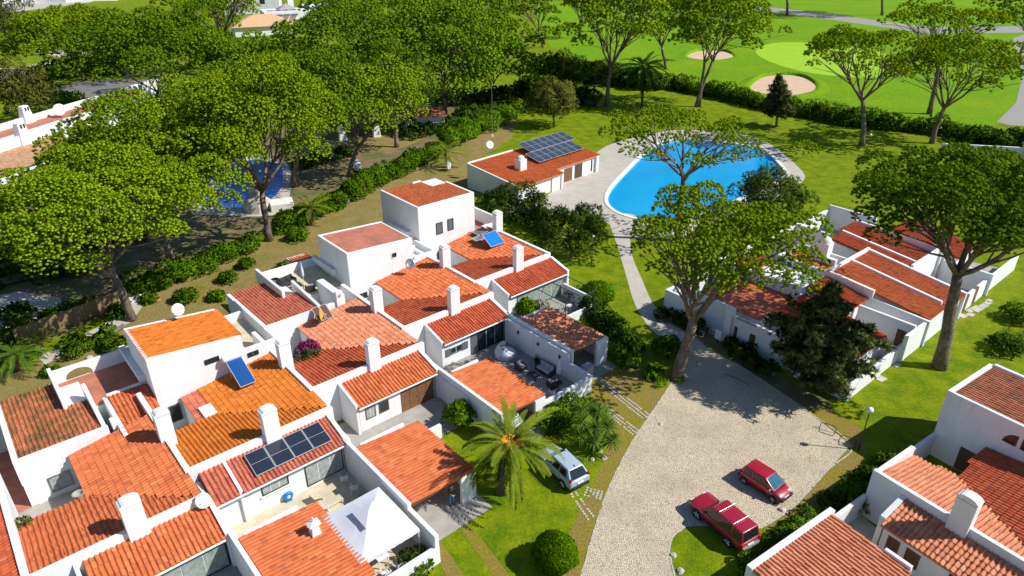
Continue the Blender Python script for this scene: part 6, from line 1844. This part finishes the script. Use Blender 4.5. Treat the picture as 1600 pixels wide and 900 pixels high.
for k, (du, lb) in enumerate(((0, 'brown collector panel beside the yellow dish, nearer the dish'), (.75, 'brown collector panel beside the yellow dish, nearer the chimney'))):
    panel4('old_solar_module', lb, 'solar panel', W('D', 3.3 + du, 12.6, 3.45), W('D', 3.95 + du, 12.6, 3.5), W('D', 3.3 + du, 13.9, 4.3), MT['wood_dark'])
panel4('roof_hatch', 'dark roof hatch behind the bright blue collector', 'hatch', W('F', 5.5, 12.0, 3.85), W('F', 7.2, 12.0, 4.0), W('F', 5.5, 13.2, 3.9), MT['shutter'])
panel4('old_solar_module', 'grey weathered panel lying beside the bright blue collector', 'solar panel', W('F', 4.4, 11.0, 3.75), W('F', 5.6, 11.0, 3.8), W('F', 4.4, 12.0, 3.75), MT['metal'])

def dish(p, r, az, label, mat='white_plastic', foot=.6, el=.55):
    root = thing('satellite_dish', label, 'satellite dish', (p[0], p[1], p[2] - foot), 0, 'satellite dishes')
    mb = MB(); prof = [(.01, 0)] + [(r * t, .22 * r * t * t) for t in (.25, .5, .75, 1.0)]
    vs = []; fs = []; n = 20
    for rr, z in prof:
        for k in range(n):
            a = 2 * math.pi * k / n; vs.append((rr * math.cos(a), rr * math.sin(a) * 1.06, z))
    m = len(prof)
    for rr, z in reversed(prof):
        for k in range(n):
            a = 2 * math.pi * k / n; vs.append((rr * math.cos(a), rr * math.sin(a) * 1.06, z - .02))
    for i in range(2 * m - 1):
        for k in range(n): fs.append((i * n + k, i * n + (k + 1) % n, (i + 1) * n + (k + 1) % n, (i + 1) * n + k))
    mb.add(vs, fs); o = mb.build('dish', MT[mat], root, smooth=True)
    dirv = Vector((math.cos(az) * math.cos(el), math.sin(az) * math.cos(el), math.sin(el)))
    o.location = (0, 0, foot); o.rotation_euler = dirv.to_track_quat('Z', 'Y').to_euler()
    mb = MB(); mb.tube([(0, 0, 0), (0, 0, foot - .02), tuple(Vector((0, 0, foot)) - dirv * .03)], .03, 6); mb.build('mast', MT['metal'], root)
    mb = MB(); foc = Vector((0, 0, foot)) + dirv * r * .95; mb.tube([Vector((0, 0, foot)) + Vector((0, 0, -r * .95)) + dirv * .1, foc], .015, 5); mb.build('feed_arm', MT['metal_dark'], root)
    mb = MB(); mb.tube([foc - dirv * .06, foc + dirv * .06], .045, 8); mb.build('receiver', MT['white_plastic'], root)
dish(at(278, 484, 7.5), .5, -1.2, 'white dish on the corner of the orange roofed block', foot=.6)
dish(at(317, 782, 3.9), .46, -.9, 'white dish beside the cut wall of the mossy roofed house', foot=.5)
dish(at(641, 412, 4.6), .5, -1.4, 'grey dish on the flat topped block wall', 'metal', foot=.7)
dish(at(500, 492, 4.3), .55, .05, 'yellowed dish standing beside brown panels', 'yellow_dish', foot=.7, el=.1)
dish(KW(5.2, .6, 5.6), .6, -1.2, 'white dish on the clubhouse mast', foot=1.6)
dish(at(700, 258, .9), .7, -.4, 'white dish standing under the garden palm', foot=.8, el=.2)
dish(at(93, 172, 5.2), 1.1, -1.2, 'white dish on the old house parapet', foot=1.2)
r = thing('radio_mast', 'thin tall pole standing behind the clubhouse roof', 'mast', KW(6.0, .8, 0))
mb = MB(); mb.tube([(0, 0, 0), (0, 0, 15)], [.05, .03], 6); mb.build('pole', MT['metal'], r)
mb = MB(); mb.box(-.2, .2, -.15, .15, 6.6, 7.0); mb.build('junction_box', MT['white_plastic'], r, bevel=.03)

def aircon(p, rz, label):
    r = thing('air_conditioner', label, 'air conditioner', p, rz)
    mb = MB(); mb.box(-.42, .42, -.16, .16, 0, .62); c = mb.build('casing', MT['white_plastic'], r, bevel=.03)
    mb = MB(); mb.tube([(-.1, -.17, .31), (-.1, -.15, .31)], .25, 14); mb.build('fan_grille', MT['metal_dark'], r)
aircon(W('B', 4.9, 14.9, 3.2), HD + 1.57, 'air conditioner beside the pierced lattice wall')
aircon(W('E', 8.0, 16.6, 3.6), HD + 1.0, 'air conditioner behind the flat topped block')
def vent(p, rz, label):
    r = thing('roof_vent', label, 'roof vent', p, rz)
    mb = MB(); mb.hexa([(-.32, -.32, 0), (.32, -.32, 0), (.32, .32, 0), (-.32, .32, 0), (-.22, -.22, .75), (.22, -.22, .75), (.22, .22, .75), (-.22, .22, .75)]); mb.build('shaft', MT['plaster'], r, bevel=.02)
    for s in (-1, 1):
        mb = MB(); mb.box(s * .2 - .05, s * .2 + .05, -.22, .22, .74, .95); mb.build('side', MT['plaster'], r)
    mb = MB(); mb.add([(-.38, -.34, .95), (.38, -.34, .95), (.38, .34, .95), (-.38, .34, .95), (0, 0, 1.15)], [(0, 1, 4), (1, 2, 4), (2, 3, 4), (3, 0, 4), (3, 2, 1, 0)]); mb.build('cap', MT['plaster'], r)
    mb = MB(); mb.tube([(0, 0, 1.1), (0, 0, 1.4)], .05, 6); mb.build('finial', MT['plaster'], r)
vent(W('C', 2.05, -6.1, 2.4), HD, 'white roof vent on the carport beside the gazebo')

# ---------------------------------------------------------------- gazebo and garden furniture
p = W('C', 5.05, -7.5, 0)
r = thing('gazebo', 'white canvas gazebo on the cream patio', 'gazebo', p, HD)
a_ = 2.05; z0, z1 = 2.4, 3.35
N = 8; vs = []; fs = []
def canopy(u, v):
    m = max(abs(u), abs(v)); t = 1 - m
    return z0 + (z1 - z0) * (t ** 1.12) - .10 * math.sin(math.pi * t) * (1 - abs(abs(u) - abs(v)))
for i in range(2 * N + 1):
    for j in range(2 * N + 1):
        u, v = -1 + i / N, -1 + j / N; vs.append((u * a_, v * 2.4, canopy(u, v) + jit(.008)))
k = 2 * N + 1
for i in range(2 * N):
    for j in range(2 * N):
        A, B, C_, D = i * k + j, (i + 1) * k + j, (i + 1) * k + j + 1, i * k + j + 1
        if (i < N) == (j < N): fs += [(A, B, C_), (A, C_, D)]
        else: fs += [(A, B, D), (B, C_, D)]
b0 = len(vs); ed = [i * k for i in range(k)] + [(k - 1) * k + j for j in range(1, k)] + [i * k + k - 1 for i in range(k - 2, -1, -1)] + [j for j in range(k - 2, 0, -1)]
for e in ed: x, y, z = vs[e]; vs.append((x * 1.005, y * 1.005, z - .22 + jit(.02)))
for i in range(len(ed)): j = (i + 1) % len(ed); fs.append((ed[i], b0 + i, b0 + j, ed[j]))
mb = MB(); mb.add(vs, fs); mb.build('canopy', MT['white_cloth'], r)
for sx in (-1, 1):
    for sy in (-1, 1):
        mb = MB(); mb.tube([(sx * (a_ - .06), sy * 2.34, 0), (sx * (a_ - .06), sy * 2.34, z0)], .035, 6); mb.build('leg', MT['white_plastic'], r)
mb = MB(); tc = .62
mb.add([(-a_ * .36, -2.4 * .36, z1 - .20), (a_ * .36, -2.4 * .36, z1 - .20), (a_ * .36, 2.4 * .36, z1 - .20), (-a_ * .36, 2.4 * .36, z1 - .20), (0, 0, z1 + .16)], [(0, 1, 4), (1, 2, 4), (2, 3, 4), (3, 0, 4)]); mb.build('vent_cap', MT['white_cloth'], r)
mb = MB(); mb.tube([(0, 0, z0 + .1), (0, 0, z1 - .06)], .03, 6); mb.build('centre_pole', MT['white_plastic'], r)
def lounger(p, rz, label, mat='cushion'):
    r = thing('sun_lounger', label, 'sun lounger', p, rz, 'sun loungers on the cream patio')
    mb = MB(); mb.box(-.95, .35, -.32, .32, .28, .36); mb.build('seat', MT['cream'], r, bevel=.02)
    mb = MB(); mb.hexa([(.35, -.32, .28), (1.0, -.32, .55), (1.0, .32, .55), (.35, .32, .28), (.33, -.32, .36), (.97, -.32, .63), (.97, .32, .63), (.33, .32, .36)]); mb.build('backrest', MT['cream'], r, bevel=.02)
    for x in (-.85, .25):
        for y in (-.28, .28):
            mb = MB(); mb.box(x - .03, x + .03, y - .03, y + .03, 0, .29); mb.build('leg', MT['white_plastic'], r)
def gchair(p, rz, label, mat='white_plastic', cat='garden chair', group=None):
    r = thing('garden_chair', label, cat, p, rz, group)
    mb = MB(); mb.box(-.24, .24, -.24, .24, .42, .46); mb.build('seat', MT[mat], r, bevel=.015)
    for k in range(3):
        mb = MB(); y = -.16 + k * .16; mb.hexa([(-.26, y - .06, .46), (-.23, y - .06, .46), (-.23, y + .06, .46), (-.26, y + .06, .46), (-.36, y - .06, .9), (-.33, y - .06, .9), (-.33, y + .06, .9), (-.36, y + .06, .9)]); mb.build('back_slat', MT[mat], r)
    for x in (-.21, .21):
        for y in (-.21, .21):
            mb = MB(); mb.tube([(x * 1.12, y * 1.1, 0), (x, y, .43)], .022, 5); mb.build('leg', MT[mat], r)
    for y in (-.26, .26):
        mb = MB(); mb.tube([(.24, y, .44), (.26, y, .66), (-.3, y, .68)], .022, 5); mb.build('armrest', MT[mat], r)
def table(p, rz, label, w=.8, l=1.4, h=.74, mat='white_plastic', name='garden_table', cat='table'):
    r = thing(name, label, cat, p, rz)
    mb = MB(); mb.box(-w / 2, w / 2, -l / 2, l / 2, h - .05, h); mb.build('table_top', MT[mat], r, bevel=.015)
    for sx in (-1, 1):
        for sy in (-1, 1):
            mb = MB(); x, y = sx * (w / 2 - .07), sy * (l / 2 - .07); mb.box(x - .03, x + .03, y - .03, y + .03, 0, h - .05); mb.build('leg', MT[mat], r)
lounger(W('C', 4.9, -1.1, .04), HD + 3.3, 'upper cream lounger before the curtained patio door')
lounger(W('C', 4.7, -2.3, .04), HD + 3.2, 'lower cream lounger nearer the gazebo')
gchair(W('C', 6.6, -.9, .04), HD + 1.2, 'white chair in the shade behind the upper lounger')
gchair(W('C', 6.7, -2.2, .04), HD + 1.0, 'white chair in the shade behind the lower lounger')
table(W('C', 4.9, -8.4, .04), HD, 'white table half hidden under the gazebo')
gchair(W('C', 4.5, -9.9, .04), HD + 1.57, 'white chair under the gazebo edge, nearer the carport')
gchair(W('C', 5.4, -9.9, .04), HD + 1.57, 'white chair under the gazebo edge, nearer the garden wall')
bush(None, .5, .45, .9, 'green potted plant beside the gazebo back edge', 'bright', leaf=.11, loc=W('C', 6.4, -3.9, .05), name='potted_plant', cat='plant', K=9)
r = thing('hose_reel', 'round blue hose reel on the white patio wall', 'hose reel', W('C', 2.85, .1, .05), HD)
mb = MB(); mb.lathe([(.1, -.1), (.30, -.1), (.36, -.04), (.36, .04), (.30, .1), (.1, .1)], 18); o = mb.build('drum', MT['blue_pot'], r); o.rotation_euler = (math.pi / 2, 0, 0); o.location = (0, 0, .42)
mb = MB(); mb.lathe([(.06, -.13), (.12, -.12), (.12, .12), (.06, .13)], 12); o = mb.build('hub', MT['white_plastic'], r); o.rotation_euler = (math.pi / 2, 0, 0); o.location = (0, 0, .42)
mb = MB(); mb.box(-.22, .22, -.1, .1, 0, .1); mb.build('stand', MT['blue_pot'], r)
# house E patio
p = W('E', 5.5, -2.0, .04)
r = thing('round_daybed', 'round white hooded daybed on the grey patio', 'daybed', p, HD + 2.4)
mb = MB(); mb.lathe([(.95, 0), (1.05, .1), (1.05, .34), (.98, .40), (.02, .42)], 26); mb.build('base', MT['cushion'], r, smooth=False)
mb = MB(); mb.lathe([(.86, .40), (.9, .46), (.84, .52), (.02, .54)], 24); mb.build('mattress', MT['white_cloth'], r)
vs = []; fs = []; nn, mm = 20, 6
for i in range(mm + 1):
    el = .15 + (math.pi / 2 - .55) * i / mm
    for k in range(nn + 1):
        a = -math.pi / 2 + math.pi * k / nn; vs.append((1.04 * math.cos(a) * math.cos(el * .8) if 1 else 0, 1.04 * math.sin(a) * math.cos(el * .55), .36 + .85 * math.sin(el)))
for i in range(mm):
    for k in range(nn): fs.append((i * (nn + 1) + k, i * (nn + 1) + k + 1, (i + 1) * (nn + 1) + k + 1, (i + 1) * (nn + 1) + k))
mb = MB(); mb.add(vs, fs); o = mb.build('hood', MT['white_cloth'], r, smooth=True); s_ = o.modifiers.new('thick', 'SOLIDIFY'); s_.thickness = .05
for k, (x, y) in enumerate(((.25, .3), (.25, -.3))):
    mb = MB(); mb.box(x - .18, x + .18, y - .22, y + .22, .54, .68); mb.build('cushion', MT['cream'], r, bevel=.05)
def sofa(p, rz, label, L=1.7, mat='rattan', cush='cushion', name='garden_sofa', cat='sofa', group=None):
    r = thing(name, label, cat, p, rz, group)
    mb = MB(); mb.box(-L / 2, L / 2, -.4, .4, .06, .32); mb.build('base', MT[mat], r, bevel=.03)
    mb = MB(); mb.hexa([(-L / 2, .3, .3), (L / 2, .3, .3), (L / 2, .42, .3), (-L / 2, .42, .3), (-L / 2, .38, .8), (L / 2, .38, .8), (L / 2, .48, .8), (-L / 2, .48, .8)]); mb.build('backrest', MT[mat], r, bevel=.03)
    for s in (-1, 1):
        mb = MB(); x = s * (L / 2 - .06); mb.box(x - .06, x + .06, -.4, .4, .3, .58); mb.build('armrest', MT[mat], r, bevel=.03)
    n = max(1, round((L - .3) / .6))
    for k in range(n):
        x0 = -L / 2 + .13 + (L - .26) * k / n; x1 = -L / 2 + .13 + (L - .26) * (k + 1) / n
        mb = MB(); mb.box(x0 + .01, x1 - .01, -.39, .28, .32, .46); mb.build('seat_cushion', MT[cush], r, bevel=.04)
        mb = MB(); mb.hexa([(x0 + .02, .14, .46), (x1 - .02, .14, .46), (x1 - .02, .29, .46), (x0 + .02, .29, .46), (x0 + .02, .2, .85), (x1 - .02, .2, .85), (x1 - .02, .36, .85), (x0 + .02, .36, .85)]); mb.build('back_cushion', MT[cush], r, bevel=.04)
sofa(W('E', 6.4, -6.4, .04), HD - 1.57, 'grey sofa against the shaded white patio wall', 1.9)
sofa(W('E', 5.1, -4.6, .04), HD + .1, 'grey armchair between the daybed and the sofa', .85, name='garden_armchair', cat='armchair')
sofa(W('E', 5.4, -8.4, .04), HD + 3.0, 'grey armchair facing the sofa, nearest the patio corner', .85, name='garden_armchair', cat='armchair')
table(W('E', 5.1, -6.3, .04), HD, 'low dark table in front of the grey sofa', .7, 1.1, .38, 'rattan')
gchair(W('E', 4.3, -9.4, .04), HD + .5, 'pale chair beside the carport edge on the grey patio', 'cushion')
r = thing('closed_parasol', 'closed pale parasol beside the grey sofa', 'parasol', W('E', 6.2, -8.3, .04), HD)
mb = MB(); mb.lathe([(.03, .9), (.17, 1.0), (.22, 1.4), (.12, 2.2), (.02, 2.5)], 12); mb.build('folded_canopy', MT['white_cloth'], r)
mb = MB(); mb.tube([(0, 0, 0), (0, 0, 2.6)], .03, 8); mb.build('pole', MT['metal_dark'], r)
mb = MB(); mb.lathe([(.35, 0), (.35, .08), (.06, .12)], 14); mb.build('base', MT['metal_dark'], r)
r = thing('potted_plant', 'dark potted grass between armchair and sofa', 'plant', W('E', 6.8, -4.9, .04), 0)
mb = MB(); mb.lathe([(.2, 0), (.26, .45), (.22, .45), (.2, .4)], 14); mb.build('pot', MT['metal_dark'], r)
RNG = np.random.default_rng(5); q = sphere_pts(30, .1)
foliage('foliage', [tufts(np.array([[0, 0, .45]] * 12) + RNG.normal(size=(12, 3)) * .05, sphere_pts(12, .3), .7, 6, .06, False, .6)], MT['hedge_dark'], r)
# house F patio
gchair(W('F', 5.2, -2.2, .04), HD + .8, 'white wicker chair under the pergola, nearer the glass door', 'white_plastic')
gchair(W('F', 6.8, -3.2, .04), HD + 1.6, 'white wicker chair under the pergola, nearer the corner post', 'white_plastic')
table(W('F', 6.0, -2.6, .04), HD, 'small white table between the wicker chairs', .5, .5, .5)
r = thing('storage_bin', 'pale covered bin in front of the vine shaded carport', 'bin', W('F', -1.2, -12.0, .03), HD)
mb = MB(); mb.box(-.45, .45, -.35, .35, 0, .8); mb.build('body', MT['stone'], r, bevel=.05)
mb = MB(); mb.hexa([(-.5, -.4, .8), (.5, -.4, .8), (.5, .4, .8), (-.5, .4, .8), (-.46, -.36, .9), (.46, -.36, .9), (.46, .36, .98), (-.46, .36, .98)]); mb.build('lid', MT['cushion'], r, bevel=.03)
# house D roof terrace
sofa(W('D', 4.7, 22.4, 3.06), HD + .2, 'black rattan sofa on the roof terrace', 1.7, 'rattan', 'rattan')
sofa(W('D', 5.8, 19.6, 3.06), HD + 2.9, 'black rattan armchair on the roof terrace, nearest the raked wall', .9, 'rattan', 'cushion', 'garden_armchair', 'armchair')
table(W('D', 5.1, 20.9, 3.06), HD, 'dark low table on the roof terrace', .8, 1.2, .45, 'rattan')
r = thing('rattan_pod', 'round black rattan chair beside the roof terrace wall', 'chair', W('D', 3.7, 23.2, 3.06), HD)
mb = MB(); mb.lathe([(.1, 0), (.42, .12), (.52, .36), (.46, .62), (.42, .62), (.46, .36), (.35, .2), (.02, .18)], 16); mb.build('shell', MT['rattan'], r)
mb = MB(); mb.lathe([(.02, .2), (.36, .22), (.34, .32), (.02, .34)], 14); mb.build('cushion', MT['cushion'], r)
r = thing('closed_parasol', 'closed pale parasol on the roof terrace', 'parasol', W('D', 6.1, 21.7, 3.06), HD)
mb = MB(); mb.lathe([(.03, .7), (.13, .8), (.15, 1.3), (.02, 2.3)], 12); mb.build('folded_canopy', MT['white_cloth'], r)
mb = MB(); mb.tube([(0, 0, 0), (0, 0, 2.4)], .025, 8); mb.build('pole', MT['white_plastic'], r)
r = thing('plant_trough', 'grey trough tucked into a corner above orange tiles', 'planter', W('B', 1.35, 9.2, 2.85), HD)
mb = MB(); mb.lathe([(.22, 0), (.36, .35), (.30, .35), (.2, .1)], 14); mb.build('bowl', MT['concrete'], r)
bush(None, .5, .5, .5, 'small succulents growing at the roof edge of the mossy house', 'olive', leaf=.1, loc=W('B', -1.7, 8.7, 2.9), name='roof_plant', cat='plant', K=7)
yr = yucca((300, 690), [(0, 0, .5)], 'small palm plant inside the salmon roofed light well', 31, leaf=.6, n=30, cat='plant'); yr.location = W('C', -.6, 9.6, .6)
# ---------------------------------------------------------------- street furniture
def lamp(base, h, label):
    b = at(*base)
    r = thing('street_lamp', label, 'street lamp', (b.x, b.y, 0), 0, 'globe street lamps')
    mb = MB(); mb.tube([(0, 0, 0), (0, 0, .7), (0, 0, .72), (0, 0, h - .3)], [.075, .07, .045, .04], 10); mb.build('post', MT['metal_dark'], r)
    mb = MB(); mb.lathe([(.02, -.24)] + [(.24 * math.cos(t), .24 * math.sin(t)) for t in [-math.pi / 2 + math.pi * k / 10 for k in range(2, 10)]] + [(.02, .24)], 18, (0, 0, h - .12)); mb.build('globe', MT['white_plastic'], r, smooth=True)
    mb = MB(); mb.lathe([(.05, 0), (.1, .06), (.1, .1), (.04, .12)], 12, (0, 0, h - .42)); mb.build('collar', MT['metal'], r)
lamp((1341, 703), 3.9, 'globe lamp post beside the cobbled road end')
lamp((924, 415), 3.9, 'globe lamp post among the junipers by the footpath')
lamp((1354, 237), 3.2, 'lamp post on the lawn beyond the pool')
lamp((1013, 176), 2.6, 'small globe lamp on the lawn near the date palm')
def rack(base, rz, label):
    b = at(*base)
    r = thing('bike_rack', label, 'bike rack', (b.x, b.y, .01), rz)
    mb = MB(); mb.tube([(-.6, 0, 0), (-.55, 0, .45), (-.42, 0, .55), (.42, 0, .55), (.55, 0, .45), (.6, 0, 0)], .03, 6); mb.build('hoop', MT['metal_dark'], r)
    mb = MB(); mb.tube([(-.6, 0, .03), (-.5, -.6, .03), (.5, -.6, .03), (.6, 0, .03)], .025, 6); mb.build('ground_bar', MT['metal_dark'], r)
rack((1293, 672), -.6, 'thin hoop bike rack farther from the lamp post')
rack((1324, 692), -.6, 'thin hoop bike rack nearer the lamp post')
r = thing('gate_barrier', 'thin grey rail lying along the shaded road edge', 'rail', (*at(1150, 595)[:2], 0), -.75)
mb = MB(); mb.tube([(-1.2, 0, 0), (-1.1, 0, .25), (1.1, 0, .25), (1.2, 0, 0)], .03, 6); mb.build('bar', MT['metal_dark'], r)
r = thing('notice_board', 'small pale board against the shaded villa wall', 'board', (*at(1120, 537)[:2], 0), -.9)
mb = MB(); mb.box(-.35, .35, -.03, .03, .5, 1.5); mb.build('face', MT['white_plastic'], r, bevel=.02)
mb = MB(); mb.box(-.04, .04, -.02, .02, 0, .5); mb.build('post', MT['metal_dark'], r)
for i, (px, py, s, lb) in enumerate(((1052, 868, .22, 'rock on the lawn tongue edge, upper one'), (1063, 893, .25, 'rock on the lawn tongue edge, lower one'), (1222, 797, .25, 'rock at the small car front wheel'), (1213, 790, .15, 'little rock beside the larger one at the small car'), (1032, 663, .2, 'rock on the verge by the road kerb'), (925, 718, .22, 'rock under the yucca tree, nearer the car'), (944, 716, .25, 'rock under the yucca tree, nearer the road'), (938, 705, .2, 'rock under the yucca tree, farthest from the camera'), (140, 560, .35, 'pale rock beside the dry strip shrub'), (245, 470, .5, 'reddish rock near the low white wall'))):
    p = at(px, py); rr = random.Random(i)
    mb = MB(); q = sphere_pts(26, -.6)
    pr = [(.02, s * .9), (s * .7, s * .7), (s, s * .25), (s * .9, 0)][::-1]
    mb.lathe(pr, 8)
    mb.v = [(x * rr.uniform(.75, 1.3), y * rr.uniform(.75, 1.2), z * rr.uniform(.8, 1.1)) for x, y, z in mb.v]
    o = tag(mb.build('rock', MT['stone'] if i != 9 else MT['clay_pot']), lb, 'rock', 'loose rocks'); o.location = (p.x, p.y, -.02); o.rotation_euler = (0, 0, i)
# rock sculpture and urn in the pool garden
r = thing('rock_fountain', 'tall pale rock fountain beside the dark blue pool', 'fountain', (*at(402, 330)[:2], 0), .4)
for k, (x, y, z, s) in enumerate(((0, 0, 0, 1.5), (1.2, .6, 0, 1.1), (-.7, .8, 0, 1.2), (.3, .2, 1.4, 1.1), (.2, .1, 2.8, .8))):
    rr = random.Random(k + 40); mb = MB(); mb.lathe([(s, 0), (s * 1.05, s * .5), (s * .8, s * 1.2), (s * .3, s * 1.6)], 9)
    mb.v = [(a * rr.uniform(.8, 1.15), b * rr.uniform(.8, 1.15), c * rr.uniform(.9, 1.1)) for a, b, c in mb.v]
    o = mb.build('boulder', MT['stone'], r); o.location = (x, y, z)
mb = MB(); mb.box(1.8, 5.0, -1.4, 1.2, 0, 1.1); mb.build('plinth', MT['plaster_old'], r, bevel=.1)
r = thing('garden_urn', 'white urn standing in the dirt garden', 'urn', (*at(559, 265)[:2], 0))
mb = MB(); mb.lathe([(.5, 0), (.62, .5), (.6, 1.1), (.3, 1.5), (.34, 1.6), (.26, 1.6)], 16); mb.build('vessel', MT['plaster'], r, smooth=True)
mb = MB(); mb.lathe([(.6, -.02), (.6, .08), (.5, .1)], 16); mb.build('foot', MT['plaster_old'], r)
